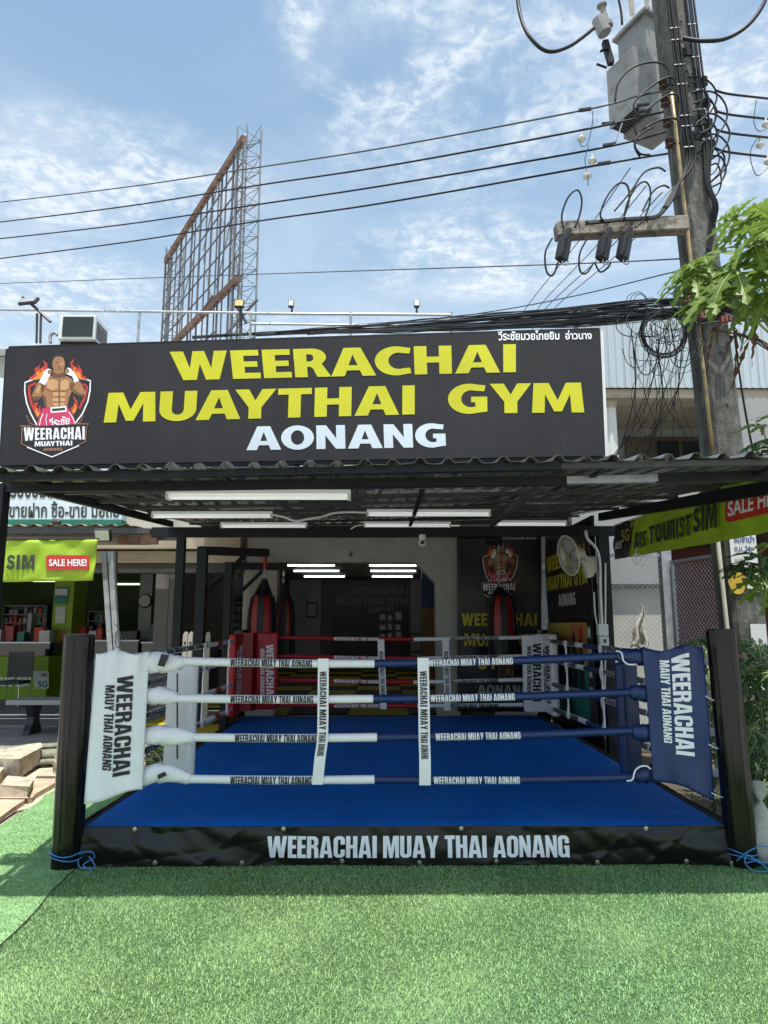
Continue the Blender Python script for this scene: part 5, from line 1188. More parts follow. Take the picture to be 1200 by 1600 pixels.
MB().prism([Vector((2.40, 10.34, .35)), Vector((2.44, 10.5, .35)), Vector((2.30, 10.5, .35)), Vector((2.32, 10.42, .35))], (0, 0, 1), 1.10).build('corner_pad', M['vinyl_white'], ring)
# side ropes
zf_ = (1.325, 1.085, .825, .545); zb_ = (1.365, 1.10, .775, .44)
for k in range(4):
    def S(X, y): return Vector((X, y, zf_[k] + (zb_[k] - zf_[k]) * (y - 5.1) / 5.1))
    XL_, XRr = -2.02, 2.40
    rope([Vector((pL[0], 5.0, zf_[k])), S(XL_, 5.5), S(XL_, 8.75)], .029, M['rope_white'], 'white left side rope cover'); rope([S(XL_, 8.752), S(XL_, 10.0)], .029, M['rope_red'], 'red left side rope cover')
    rope([Vector((pR[0], 5.0, zf_[k])), S(XRr, 5.5), S(XRr, 7.6)], .029, M['rope_white'], 'pale right side rope cover'); rope([S(XRr, 7.602), S(XRr, 8.2)], .0285, M['rope_blue'], 'navy right side rope cover'); rope([S(XRr, 8.202), S(XRr, 10.0)], .029, M['rope_white'], 'white right side rope cover')
    ropetext(S(XL_, 6.1), S(XL_, 8.2), Vector((1, 0, .3)), .029, M['print_black']); ropetext(S(XL_, 9.0), S(XL_, 9.75), Vector((1, 0, .3)), .029, M['print_white'])
    ropetext(S(XRr, 7.5), S(XRr, 5.9), Vector((-1, 0, .3)), .029, M['print_black']); ropetext(S(XRr, 9.7), S(XRr, 8.5), Vector((-1, 0, .3)), .029, M['print_black'])
for X, ys in ((-2.02, (8.05, 9.35)), (2.40, (7.5, 8.9))):
    for y in ys:
        s = 1 if X < 0 else -1; b = MB(); zs = [zf_[k] + (zb_[k] - zf_[k]) * (y - 5.1) / 5.1 for k in range(4)]
        for sd in (-1, 1):
            pts = []
            for k, z in enumerate(zs):
                pts += [Vector((X + s * .036, y + sd * .03, z + .035)), Vector((X + s * .037, y + sd * .034, z - .03))]
                if k < 3: m2 = (z + zs[k + 1]) / 2; pts += [Vector((X + s * .03, y + sd * .006, m2 + .05)), Vector((X + s * .03, y + sd * .006, m2 - .05))]
            b.tube(spline(pts, 3), .010, 5)
        b.build('rope_tie', M['rope_white'], ring)
# ============================================================ GYM GEAR AND BANNERS
def bag(px, py0, py1, Y, r, lb, hook):
    a = at(px, py0, Y); zb = at(px, py1, Y).z
    z0 = zb; z1 = a.z
    t = thing('punching_bag', lb, 'punching bag', (a.x, Y, z0), group='red and black hanging punching bags')
    prof = [(r * .55, z0), (r * .97, z0 + .05), (r, z0 + .2), (r * 1.0, z1 - .45), (r * .96, z1 - .26), (r * .84, z1 - .10), (r * .76, z1 - .03), (r * .62, z1)]
    MB().lathe([(q, z - 0) for q, z in prof], (a.x, Y, 0), 28).build('body', M['bag_red'], t, smooth='auto')
    MB().lathe([(r * 1.01, z0 + .02), (r * 1.035, z0 + .06), (r * 1.035, z0 + .40), (r * 1.01, z0 + .42)], (a.x, Y, 0), 28).build('base_band', M['rubber_black'], t, smooth='auto')
    hk = at(*hook, Y)
    for k in range(6):
        an = 2 * math.pi * k / 6 - math.pi / 2; c, s = math.cos(an), math.sin(an)
        pts = [Vector((a.x + c * q * 1.03, Y + s * q * 1.03, z)) for q, z in prof[1:]]
        mb = MB()
        tn = Vector((-s, c, 0)) * .050; rd = Vector((c, s, 0)) * .007
        vs = []; 
        for p in pts + [Vector((hk.x + c * .02, hk.y + s * .02, hk.z - .12))]:
            w = tn * (.55 if p.z > z1 + .05 else 1)
            vs += [p - w + rd, p + w + rd, p + w - rd, p - w - rd]
        n = len(vs) // 4; fs = []
        for i in range(n - 1):
            for j in range(4): fs.append((i * 4 + j, i * 4 + (j + 1) % 4, i * 4 + 4 + (j + 1) % 4, i * 4 + 4 + j))
        mb.add(vs, fs); mb.build('strap', M['rubber_black'], t)
    b = MB()
    for i in range(4):
        zc = hk.z - .10 + i * .05; b.tube([Vector((hk.x + (.018 * math.cos(q) if i % 2 else 0), hk.y + (0 if i % 2 else .018 * math.cos(q)), zc + .032 * math.sin(q))) for q in np.linspace(0, 2 * math.pi, 9)[:-1]], .006, 5, closed=True)
    b.build('chain', M['chain'], t); return hk
h1 = bag(411, 930, 1040, 10.90, .215, 'large red and black bag hanging left of the gym opening, nearer one of the pair', (414, 892))
h2 = bag(445, 938, 1040, 11.33, .165, 'red and black bag half hidden behind the larger left bag', (443, 902))
h3 = bag(783, 930, 1040, 11.05, .21, 'red and black bag hanging in front of the black banner with the shield', (780, 905))
# gallows frames on the left
t = thing('bag_frame', 'black steel gallows holding the nearer left punching bag', 'bag frame', (-2.75, 10.3, 0))
ya = 10.4; p0 = at(317, 860, ya); p1 = at(419, 864, 10.95)
MB().bb(p0.x - .07, p0.x + .07, ya - .07, ya + .07, 0, p0.z + .03).build('post', M['frame_black'], t)
MB().bar(p0 + Vector((-.07, 0, .0)), p1, .13, .12).build('arm', M['frame_black'], t); MB().bar(at(322, 925, ya), at(382, 868, 10.72), .06, .06).build('brace', M['frame_black'], t)
MB().tube([Vector((h1.x, h1.y, h1.z + .03)), Vector((h1.x, h1.y, p1.z - .05))], .03, 8).build('swivel', M['bag_red'], t)
t = thing('bag_frame', 'black steel gallows holding the rear left punching bag', 'bag frame', (-2.55, 11.2, 0))
p0 = at(361, 884, 11.2); p1 = at(449, 886, 11.34)
MB().bb(p0.x - .06, p0.x + .06, 11.14, 11.26, 0, p0.z + .02).build('post', M['frame_black'], t)
MB().bar(p0, p1, .12, .11).build('arm', M['frame_black'], t); MB().bar(at(366, 935, 11.2), at(410, 892, 11.28), .06, .06).build('brace', M['frame_black'], t)
MB().tube([Vector((h2.x, h2.y, h2.z)), Vector((h2.x, h2.y, p1.z - .04))], .012, 6).build('swivel', M['chain'], t)
t = thing('bag_frame', 'black steel arm above the banner holding the right punching bag', 'bag frame', (2.0, 11.4, 2.8))
p1 = at(781, 850, 11.05); p0 = at(760, 846, 11.5); MB().bar(p0, p1, .08, .07).build('arm', M['frame_black'], t); MB().tube([Vector((h3.x, h3.y, h3.z)), Vector((h3.x, h3.y, p1.z))], .012, 6).build('chain', M['chain'], t)

# black banner facing the ring
YBN = 11.42
def bp(px, py, off=0.0): return at(px, py, YBN - off)
bn = thing('ring_banner', 'tall black banner with the shield emblem and yellow name behind the ring', 'banner', bp(780, 1110))
b0, b1, b2, b3 = bp(715, 1112), bp(846, 1112), bp(714, 838), bp(846, 838)
q = quadmap(b0, b1, b2, b3)
b = MB(); b.grid(lambda u, v: q(u, v) + Vector((0, .016 * math.sin(v * 9 + u * 12) * (1 - v) + .012 * math.sin(u * 6 + v * 14), 0)), 36, 60, .003); b.build('cloth', M['banner_black'], bn, smooth=True)
MB().bar(b2, b3, .04, .04).build('top_rail', M['frame_black'], bn)
def bt(s, x0, x1, y0, y1, m_, bold=.02, tt=None, of=.035): lettering(tt or (latin(s, bold) if ord(s[0]) > 200 else wide(s, .14)), quadmap(bp(x0, y1, of), bp(x1, y1, of), bp(x0, y0, of), bp(x1, y0, of)), m_, bn)
bt('WEERACHAI', 721, 839, 958, 978, M['print_dyellow']); bt('MUAYTHAI', 725, 838, 990, 1010, M['print_dyellow']); bt('GYM', 745, 800, 1024, 1046, M['print_dyellow']); bt('AONANG', 746, 826, 1070, 1086, mat('grey_print', (.42, .42, .42), .6))
bt('วีระชัยมวยไทยยิม อ่าวนาง', 784, 838, 837.5, 843, M['print_white'], .01)
emblem(lambda x, y, k: bp(745 + x * .0660 , 843 + (y - 240) * .0725, .035 + k * .0008), bn)
t = thing('hanging_poster', 'narrow black and orange vertical poster under the right punching bag', 'poster', bp(789, 1060))
a, c = bp(779, 1062, .09), bp(802, 1003, .09); MB().bb(a.x, c.x, a.y, a.y + .01, a.z, c.z).build('panel', M['banner_black'], t)
op = M['orange_p']; lettering(latin('MARK', .01), quadmap(bp(790, 1006, .095), bp(790, 1058, .095), bp(799, 1006, .095), bp(799, 1058, .095)), op, t)
b = MB(); 
for e in (((779.6, 1005), (779.6, 1061)), ((801.4, 1005), (801.4, 1061)), ((779.6, 1005), (801.4, 1005)), ((779.6, 1061), (801.4, 1061))): b.bar(bp(*e[0], .097), bp(*e[1], .097), .012, .004)
b.build('border', op, t)

# banners along the right-hand side wall
XW = 2.74
sb = thing('side_banner', 'black name banner hung along the right side of the carport', 'banner', (XW, 9.8, 1.2))
ya, yb = 8.9, 11.3
b = MB(); b.grid(lambda u, v: Vector((XW + .015 * math.sin(u * 9 + v * 4), ya + (yb - ya) * u, 1.62 + (1.42 - .12 * (1 - u)) * v)), 24, 14, .003); b.build('cloth', M['banner_black'], sb, smooth=True)
def wt(s, y0, y1, z0, z1, m_, p_, bold=.02, tt=None, X=XW): lettering(tt or wide(s, .14), lambda u, v: Vector((X - .025, y0 + (y1 - y0) * u, z0 + (z1 - z0) * v)), m_, p_)
wt('WEERACHAI', 11.15, 9.05, 2.42, 2.66, M['print_dyellow'], sb); wt('MUAYTHAI GYM', 11.2, 9.0, 2.12, 2.34, M['print_dyellow'], sb); wt('AONANG', 10.5, 9.6, 1.86, 2.04, M['paper'], sb)
ps = thing('training_poster', 'large yellow and teal poster with dark figures on the right side', 'poster', (XW, 10.1, .3))
MB().bb(XW - .02, XW, 9.18, 11.3, 1.05, 1.62).build('upper_panel', M['poster_yellow'], ps); MB().bb(XW - .02, XW, 9.18, 11.3, .30, 1.048).build('lower_panel', M['teal'], ps)
MB().bb(XW - .024, XW - .021, 9.22, 9.95, 1.22, 1.60).build('orange_panel', M['orange_p'], ps)
for k in range(6):
    y = 9.45 + k * .30; b = MB(); pr = [(-.10, 0), (.10, 0), (.12, .45), (.05, .50), (.055, .62), (0, .66), (-.055, .62), (-.05, .50), (-.12, .45)]
    b.prism([Vector((XW - .034, y + a, .75 + c * (1.0 + .12 * math.sin(k * 2)))) for a, c in pr], (1, 0, 0), .008); b.build('printed_figure', M['dark_thing'], ps)
b = MB(); b.prism([Vector((XW - .034, 9.40 + a, 1.30 + c)) for a, c in ((-.08, .0), (.0, .05), (.08, 0), (.05, .13), (.11, .22), (.05, .20), (.03, .27), (-.03, .27), (-.05, .20), (-.11, .22), (-.05, .13))], (1, 0, 0), .008); b.build('printed_figure', M['red_sign'], ps)
vt = thing('vertical_poster', 'narrow black vertical poster with white letters by the white conduit', 'poster', (XW, 9.0, .3))
MB().bb(XW - .02, XW, 8.92, 9.15, .3, 1.62).build('panel', M['banner_black'], vt)
for k, ch in enumerate('MUAY'): wt(ch, 9.10, 8.97, 1.42 - k * .25, 1.56 - k * .25, M['print_white'], vt, X=XW - .004)
t = thing('side_wall', 'dark sheet wall on the right of the carport behind the posters', 'wall', (2.8, 10, 0)); MB().bb(2.77, 2.81, 8.9, 11.4, 0, 3.0).build('panel', M['frame_black'], t)
# white conduit and socket box on the right post
o = MB().tube(pt([(915, 829, 8.62), (918, 842, 8.62), (932, 858, 8.62), (937, 880, 8.62), (938, 920, 8.62), (941, 980, 8.62)]), .018, 8).build('conduit', M['white_plastic'], smooth=True); tag(o, 'thick white conduit running down the right rear post', 'conduit')
o = MB().tube(pt([(928, 925, 8.66), (930, 960, 8.66), (935, 985, 8.66)]), .010, 8).build('conduit', M['white_plastic'], smooth=True); tag(o, 'thin white conduit left of the thick one', 'conduit')
o = MB().tube(pt([(946, 880, 8.6), (946, 1000, 8.6), (945, 1090, 8.6)]), .010, 8).build('conduit', M['white_plastic'], smooth=True); tag(o, 'thin white pipe on the right edge of the rear post', 'conduit')
p = at(942, 992, 8.56); t = thing('socket_box', 'white socket box at the lower end of the conduits', 'socket', p); MB().bb(p.x - .06, p.x + .06, 8.52, 8.62, p.z - .01, p.z + .13).build('box', M['white_plastic'], t, bevel=.008); MB().bb(p.x - .055, p.x + .055, 8.505, 8.60, p.z - .13, p.z - .02).build('socket', M['white_plastic'], t, bevel=.006); MB().bb(p.x - .01, p.x + .015, 8.495, 8.504, p.z - .095, p.z - .05).build('outlet', M['dark_thing'], t)
# wall fan
fc = at(888, 868, 8.1); hub = fc
t = thing('wall_fan', 'white wall fan with round wire guard mounted high on the right rear post', 'fan', at(922, 880, 8.4))
ax = Vector((-.95, -.22, -.20)).normalized(); zax = ax; xax = ax.cross(Vector((0, 0, 1))).normalized(); yax = zax.cross(xax); MF = Matrix((xax, yax, zax)).transposed()
def fp(r, a, d): return fc + MF @ Vector((r * math.cos(a), r * math.sin(a), d))
fr_ = .235
b = MB(); b.tube([fp(fr_, a, 0) for a in np.linspace(0, 2 * math.pi, 33)[:-1]], .010, 6, closed=True); b.build('guard_ring', M['cream_plastic'], t, smooth=True)
b = MB()
for k in range(40):
    a = 2 * math.pi * k / 40; b.tube([fp(.05, a, .075), fp(.13, a, .065), fp(.20, a, .035), fp(fr_, a, 0), fp(.20, a, -.05), fp(.10, a, -.08)], .0022, 4)
b.build('guard_wires', M['cream_plastic'], t)
MB().lathe([(.0, .085), (.03, .083), (.055, .075), (.055, .07)], fc, 20, MF).build('badge', M['cream_plastic'], t, smooth='auto')
for k in range(3):
    a0 = k * 2 * math.pi / 3; b = MB(); b.grid(lambda u, v: fp(.03 + .17 * u, a0 + (v - .5) * (1.5 - .3 * u), .02 * (v - .5)), 6, 6, .003); b.build('blade', M['grey_plastic'], t, smooth=True)
b = MB(); b.lathe([(.03, -.05), (.065, -.07), (.07, -.16), (.05, -.20), (.02, -.21)], fc, 16, MF); b.build('motor', M['cream_plastic'], t, smooth='auto')
mt = fc - ax * .16; w1 = at(924, 880, 8.45)
pr = [at(x, y, 8.42) for x, y in ((908, 871), (930, 870), (931, 893), (927, 900), (920, 901), (916, 892), (912, 880))]
b = MB(); b.prism(pr, (0, 1, 0), .10); b.build('wall_bracket', M['cream_plastic'], t, bevel=.012)
MB().bar(mt, at(916, 874, 8.45), .05, .05).build('neck', M['cream_plastic'], t)
# folding ladders
def ladder(px, lb, Y=10.9):
    p = at(px, 987, Y); t = thing('folding_ladder', lb, 'ladder', (p.x, Y, 0))
    for dx in (-.042, .042):
        pr = [(dx - .036, 0), (dx + .036, 0), (dx + .036, p.z - .06), (dx + .025, p.z - .02), (dx, p.z), (dx - .025, p.z - .02), (dx - .036, p.z - .06)]
        b = MB(); b.prism([Vector((p.x + a, Y, c)) for a, c in pr], (0, 1, 0), .05); o = b.build('rail', M['plaster'], t, bevel=.006)  # darker plaster tone on the white rails stands in for shade
        for z in (p.z - .17,): MB().lathe([(.018, 0), (.018, .01)], (p.x + dx, Y - .001, z), 12, Matrix.Rotation(R(90), 3, 'X')).build('rivet', M['dark_thing'], t)
ladder(294, 'white folded ladder top just left of the leaning black post behind the left ropes'); ladder(321, 'white folded ladder top right of its twin, behind the left ropes')

# ============================================================ LEFT SIDE: LIME BANNER, PIPES, LAMP
Y = 7.0
t = thing('sim_banner', 'lime green banner with dark lettering and a red box at the left edge', 'banner', at(75, 905, Y))
q = quadmap(at(-90, 911, Y), at(146, 907, Y), at(-80, 845, Y), at(153, 843, Y))
cl_ = lambda u, v: q(u, v) + Vector((0, .010 * math.sin(u * 16 + v * 9) * u + .006 * math.sin(u * 31 - v * 7), 0))
b = MB(); b.grid(cl_, 50, 14, .003); b.build('cloth', M['lime'], t, smooth=True)
lettering(wide('SIM', .22), quadmap(at(9, 890, Y - .02), at(54, 890, Y - .02), at(10, 867, Y - .02), at(55, 867, Y - .02)), M['charcoal_print'], t)
def plate(mk_, x0, y0, x1, y1, m_, pr_, rad=4):
    pts = rr(x0, y0, x1, y1, rad, rad, 4); b = MB(); flatpoly(b, pts, mk_); b.build('red_box', m_, pr_)
plate(lambda a, c: at(a, c, Y - .019), 72, 867.5, 140, 890.5, M['red_sign'], t)
lettering(latin('SALE HERE!', .025), quadmap(at(76.5, 884.5, Y - .023), at(135.5, 884.5, Y - .023), at(76.5, 873.5, Y - .023), at(135.5, 873.5, Y - .023)), M['print_white'], t)
MB().tube([at(-90, 844, Y), at(155, 842, Y)], .008, 6).build('cord', M['cable'], t)
# pipes
t = thing('pipe_support', 'pair of pale galvanised pipes rising behind the left corner cover', 'post', (-2.9, 7.4, 0))
for a, c, w in ((163, 171, .038), (173, 182, .040)):
    p0 = at(a + 12, 1045, 7.45); p1 = at(a, 862, 7.45); d = (p1 - p0).normalized(); MB().bar(p0 - d * 1.1, p1, w * 1.3, w * 1.3).build('pipe', M['galv_dull'], t)
MB().bar(at(183, 1045, 7.6) - Vector((0, 0, 1)), at(180, 862, 7.6), .045).build('pipe', M['frame_grey'], t, label='darker rear pipe')
MB().bb(at(154, 0, 7.45).x, at(181, 0, 7.45).x, 7.40, 7.50, at(0, 862, 7.45).z, at(0, 859, 7.45).z).build('cross_plate', M['galv_dull'], t)
MB().bb(at(156, 0, 7.45).x, at(180, 0, 7.45).x, 7.41, 7.49, at(0, 847, 7.45).z, at(0, 845, 7.45).z).build('cross_plate', M['galv_dull'], t)
MB().bb(at(158, 0, 7.45).x, at(178, 0, 7.45).x, 7.43, 7.50, at(0, 858, 7.45).z, at(0, 848, 7.45).z).build('block', M['dark_thing'], t)
def flood(px, py, Y, w, h, lb, m_face, tilt=.5, arm=None, mast=None):
    p = at(px, py, Y); t = thing('flood_light', lb, 'flood light', p)
    Mx = Matrix.Rotation(tilt, 3, 'X')
    MB().box(p, (w, .05, h), M=Mx).build('housing', M['dark_thing'], t, bevel=.006); MB().box(p + Mx @ Vector((0, -.028, 0)), (w * .86, .008, h * .8), M=Mx).build('lens', m_face, t)
    if arm: MB().bar(p + Vector((0, .03, 0)), at(*arm, Y + .03), .03).build('bracket', M['frame_grey'], t)
    if mast:
        a = at(*mast[0], Y + .05); c = at(*mast[1], Y + .05); MB().bar(a, c, .045).build('mast', M['frame_grey'], t)
    return t
lens_w = mat('pale_lens', (.72, .70, .55), .35)
flood(161, 836, 7.35, .17, .13, 'small pale flood light on top of the two pipes', lens_w, .35, arm=(172, 845)); 
flood(88, 816, 8.9, .10, .07, 'small dark flood light on the edge of the old awning', M['dark_thing'], .9)
o = MB().tube(pt([(180, 975, 7.4), (186, 985, 7.4), (190, 1000, 7.4), (184, 1012, 7.4), (180, 1000, 7.4), (183, 985, 7.4)]), .005, 6).build('string_loop', M['cable_grey']); tag(o, 'thin grey cord loop hanging on the darker pipe', 'cord')

# ============================================================ RIGHT SIDE: FENCE, WALL, LIME BANNER
P0 = Vector((2.86, 8.35, 0)); 
def rb_(px, py, off=0.0):
    # plane of the long banner: from (2.86, 8.35) to (2.95, 4.9)
    A_ = Vector((2.86, 8.35, 0)); B_ = Vector((2.96, 4.9, 0)); d = (B_ - A_).normalized(); n = Vector((d.y, -d.x, 0)); n = n if n.x < 0 else -n
    return onplane(px, py, A_ + n * off, n)
t = thing('tourist_banner', 'long lime green banner with black end and a red box running back on the right', 'banner', rb_(1050, 860))
tl_, bl_, tr_, br_ = (960, 822), (960, 874), (1290, 706), (1290, 817)
def topy(px): return 822 + (706 - 822) * (px - 960) / 330 - (6 * math.sin(math.pi * (px - 960) / 330))
def boty(px): return 874 + (812 - 874) * (px - 960) / 330 + (3 * math.sin(math.pi * (px - 960) / 330))
def lime(u, v, a=996, c=1290):
    px = a + (c - a) * u; p = rb_(px, boty(px) * (1 - v) + topy(px) * v); return p + Vector((-.010 * math.sin(p.y * 9 + v * 5) - .008 * math.sin(p.y * 21 - v * 8), 0, 0))
b = MB(); b.grid(lambda u, v: lime(u, v, 984, 1290), 60, 12, .003); b.build('cloth', M['lime'], t, smooth=True)
b = MB(); b.grid(lambda u, v: lime(u, v, 960, 984 + 6 * v), 10, 8, .003); b.build('black_end', M['banner_black'], t, smooth=True)
def bl(s, x0, x1, f0, f1, m_, bold=.022, off=.03):
    def fn(u, v):
        px = x0 + (x1 - x0) * u; vv = f0 + (f1 - f0) * v; return rb_(px, boty(px) * (1 - vv) + topy(px) * vv, off)
    lettering(wide(s, .22) if s in ('SIM', 'TOURIST', 'AIS') else latin(s, bold), fn, m_, t, cuts=(8, 1))
bl('AIS', 990, 1009, .20, .60, M['charcoal_print']); bl('TOURIST', 1014, 1079, .22, .66, M['charcoal_print']); bl('SIM', 1082, 1120, .26, .74, M['charcoal_print'])
bl('AIS', 949 + 12, 963 + 8, .28, .50, M['print_white'], .015); bl('5G', 971, 983, .45, .78, M['print_dyellow'], .01)
b = MB(); pts = rr(0, 0, 1, 1, .06, .22, 4); 
def redfn(a, c):
    px = 1133 + (1286 - 1133) * a; vv = .30 + .42 * c; return rb_(px, boty(px) * (1 - vv) + topy(px) * vv, .028)
loops = slice2d(pts, [tuple(q_) for q_ in tessellate_polygon([[Vector((a, c, 0)) for a, c in pts]])], 8, 1)
b.add([redfn(*p) for p in loops[0]], loops[1]); b.build('red_box', M['red_sign'], t)
bl('SALE HERE!', 1137, 1232, .40, .66, M['print_white'], .022, .033)
MB().tube([rb_(960, 821), rb_(1290, 705)], .008, 6).build('cord', M['rope_white'], t)
# hanging white cord
o = MB().tube(pt([(996, 800, 7.6), (998, 822, 7.6), (997, 850, 7.6), (993, 868, 7.6), (998, 880, 7.6), (1004, 870, 7.6), (992, 866, 7.6), (990, 878, 7.6), (1006, 884, 7.6), (1010, 872, 7.6)]), .006, 6).build('string_loop', M['rope_white'], smooth=True); tag(o, 'white cord hanging in loops at the black end of the long lime banner', 'cord')
# wall behind the fence
gw = thing('yard_wall', 'grey rendered yard wall behind the wire fence, lower half sunlit', 'wall', (3.8, 11.2, 0))
MB().bb(3.0, 4.5, 10.6, 10.8, 0, 2.15).build('lower_wall', M['plaster'], gw); MB().bb(2.9, 4.52, 10.50, 10.8, 2.152, 2.20).build('ledge', M['frame_grey'], gw); MB().bb(3.0, 4.5, 10.62, 10.8, 2.202, 3.4).build('upper_wall', M['plaster_grey'], gw)  # paler lower plaster stands for sun on the wall, grey upper for shade
t = thing('red_brick_wall', 'very dark reddish wall seen through the wire gate', 'wall', (6.2, 11.4, 0)); MB().bb(4.3, 12, 11.4, 11.6, 0, 3.3).build('wall_panel', M['brick_red'], t)
MB().bb(4.55, 12, 9.4, 11.38, 2.85, 2.92).build('canopy', M['frame_grey'], t)
# chain link
def chainlink(name, lb, A_, B_, z0, z1, posts, extra=None, sp=.065):
    A_ = Vector(A_); B_ = Vector(B_); d = (B_ - A_); L_ = d.length; d.normalize(); H_ = z1 - z0
    t = thing(name, lb, 'fence' if 'gate' not in name else 'gate', (A_ + B_) / 2)
    b = MB(); n = Vector((-d.y, d.x, 0))
    k = -H_
    nx = int((L_ + H_) / sp)
    for i in range(nx):
        s = -H_ + i * sp
        for sg_ in (1, -1):
            # line x = s + t or mirrored, clipped
            t0 = max(0, -s); t1 = min(H_, L_ - s)
            if t1 <= t0: continue
            za, zb_2 = (z0 + t0, z0 + t1) if sg_ > 0 else (z1 - t0, z1 - t1)
            p = A_ + d * (s + t0) + n * (.002 * sg_); q_ = A_ + d * (s + t1) + n * (.002 * sg_)
            b.bar((p.x, p.y, za), (q_.x, q_.y, zb_2), .0035, .0035)
    o = b.build('wire_mesh', M['galv'], t); o['kind'] = 'stuff'
    for (f, w, zt) in posts:
        p = A_ + d * (L_ * f); MB().bb(p.x - w / 2, p.x + w / 2, p.y - w / 2, p.y + w / 2, 0, zt).build('post', M['galv_dull'], t)
    MB().bar((A_.x, A_.y, z1), (B_.x, B_.y, z1), .035).build('top_rail', M['galv_dull'], t)
    MB().bar((A_.x, A_.y, z0), (B_.x, B_.y, z0), .03).build('bottom_rail', M['galv_dull'], t); return t
fy = 9.1; fx0 = at(944, 900, fy).x; fx1 = at(1040, 900, fy).x; zt = at(1000, 868, fy).z
chainlink('wire_fence', 'chain-link fence panel between the right rear post and the thick galvanised post', (fx0, fy, 0), (fx1, fy, 0), .05, zt, ((0, .03, zt), (1.0, .13, zt + .06)))
gx0 = at(1050, 878, 9.0).x; g1 = at(1119, 862, 8.1)
chainlink('wire_gate', 'chain-link gate leaf standing ajar right of the thick galvanised post', (gx0, 9.0, 0), (g1.x, 8.1, 0), .05, at(1050, 878, 9.0).z, ((0, .035, 2.42), (1.0, .05, 2.55)))
# rag on the fence
rp0, rp1 = at(1001, 948, 9.02), at(998, 1012, 9.0)
b = MB(); b.grid(lambda u, v: rp0.lerp(rp1, v) + Vector(((u - .5) * (.03 + .22 * v ** 1.3) + .02 * math.sin(v * 9), -.03 + .035 * math.sin(u * 11 + v * 3) * (.3 + v), .03 * math.sin(u * 7))), 22, 16, .004); o = b.build('rag', M['sack'], smooth=True); tag(o, 'crumpled grey rag hung on the chain-link fence', 'rag')
# sack
p = gz(1192, 1352); b = MB()
b.lathe([(.05, 0), (.16, .04), (.17, .14), (.13, .24), (.06, .34), (.030, .40), (.045, .46), (.05, .52), (.02, .53)], (p.x + .04, p.y + .05, 0), 18)
b.v = [(v[0] + .012 * math.sin(v[2] * 40 + v[0] * 60), v[1] + .012 * math.sin(v[2] * 33 + v[0] * 50), v[2]) for v in b.v]
o = b.build('sack', M['sack'], smooth=True); tag(o, 'dirty white sack tied at the neck beside the right front post', 'sack')
# ============================================================ PAPAYA AND UNDERGROWTH
def leaf_mesh(name, m, seed, droop=.35, lobes=9):
    rs = random.Random(seed); vs, fs, veins = [], [], []
    for k in range(lobes):
        a = R(-150 + 300 * k / (lobes - 1)) + rs.uniform(-.06, .06); L_ = (.62 + .38 * math.cos(a / 2)) * rs.uniform(.9, 1.08)
        w = [.035, .06, .045, .17, .055, .19, .055, .14, .035, .07, .004]
        n = len(w); rows = []
        for i in range(n):
            t = i / (n - 1); r = L_ * (.02 + .98 * t); zz = -droop * r * r + .02 * math.sin(a * 5 + t * 4)
            back = .05 if i in (3, 5, 7, 9) else 0
            c = Vector((math.cos(a) * r, math.sin(a) * r, zz)); s = Vector((-math.sin(a), math.cos(a), 0)); f = Vector((math.cos(a), math.sin(a), -droop * r)) 
            ww = w[i] * rs.uniform(.8, 1.2) * L_
            rows.append((c + s * ww + f * back * L_ * 1.1 + Vector((0, 0, .03 * ww / .1 * .4)), c, c - s * ww + f * back * L_ * 1.1 + Vector((0, 0, .03 * ww / .1 * .4))))
        o = len(vs); vs += [tuple(p) for r_ in rows for p in r_]
        for i in range(n - 1):
            b0 = o + i * 3; fs += [(b0, b0 + 1, b0 + 4, b0 + 3), (b0 + 1, b0 + 2, b0 + 5, b0 + 4)]
        nb_ = len(fs) - 2 * (n - 1); s = Vector((-math.sin(a), math.cos(a), 0))
        for i in range(n - 2):
            c0, c1 = rows[i][1], rows[i + 1][1]; q = .013 * (1 - i / n)
            for dz in (.006, -.006):
                o2 = len(vs); vs += [tuple(c0 + s * q + Vector((0, 0, dz))), tuple(c0 - s * q + Vector((0, 0, dz))), tuple(c1 - s * q * .85 + Vector((0, 0, dz))), tuple(c1 + s * q * .85 + Vector((0, 0, dz)))]; fs.append((o2, o2 + 1, o2 + 2, o2 + 3)); veins.append(len(fs) - 1)
    me = bpy.data.meshes.new(name); me.from_pydata(vs, [], fs); me.materials.append(m); me.materials.append(M['vein'] if m is not M['dead_leaf'] else m)
    for k in veins: me.polygons[k].material_index = 1
    return me
LM = [leaf_mesh('papaya_leaf', M['leaf'], s) for s in (1, 2, 3)]; LD = [leaf_mesh('papaya_leaf', M['leaf_dark'], s, .5) for s in (4, 5)]
def put_leaf(root, joint, tip, size, up=(0, 0, 1), me=None, crown=None, pr=.008, pm='petiole'):
    joint, tip = Vector(joint), Vector(tip); x = (tip - joint).normalized(); z = Vector(up); z = (z - x * z.dot(x)).normalized(); y = z.cross(x)
    o = bpy.data.objects.new('leaf', me or random.choice(LM)); col.objects.link(o); o.parent = root
    Mx = Matrix((x, y, z)).transposed().to_4x4(); s = size * (tip - joint).length / (tip - joint).length
    o.matrix_local = Matrix.Translation(joint - Vector(root['_o'])) @ Mx @ Matrix.Scale(s, 4)
    if crown is not None:
        crown = Vector(crown); mid = (crown + joint) / 2 + Vector((0, 0, .10 * (crown - joint).length))
        b = MB(); b.tube(spline([crown, mid, joint], 5), pr, 6); b.build('petiole', M[pm], root, smooth=True)
CR = Vector((3.28, 5.3, 3.95))
pa = thing('papaya_tree', 'tall papaya tree with big sunlit lobed leaves in front of the concrete pole', 'tree', (3.35, 5.35, 0))
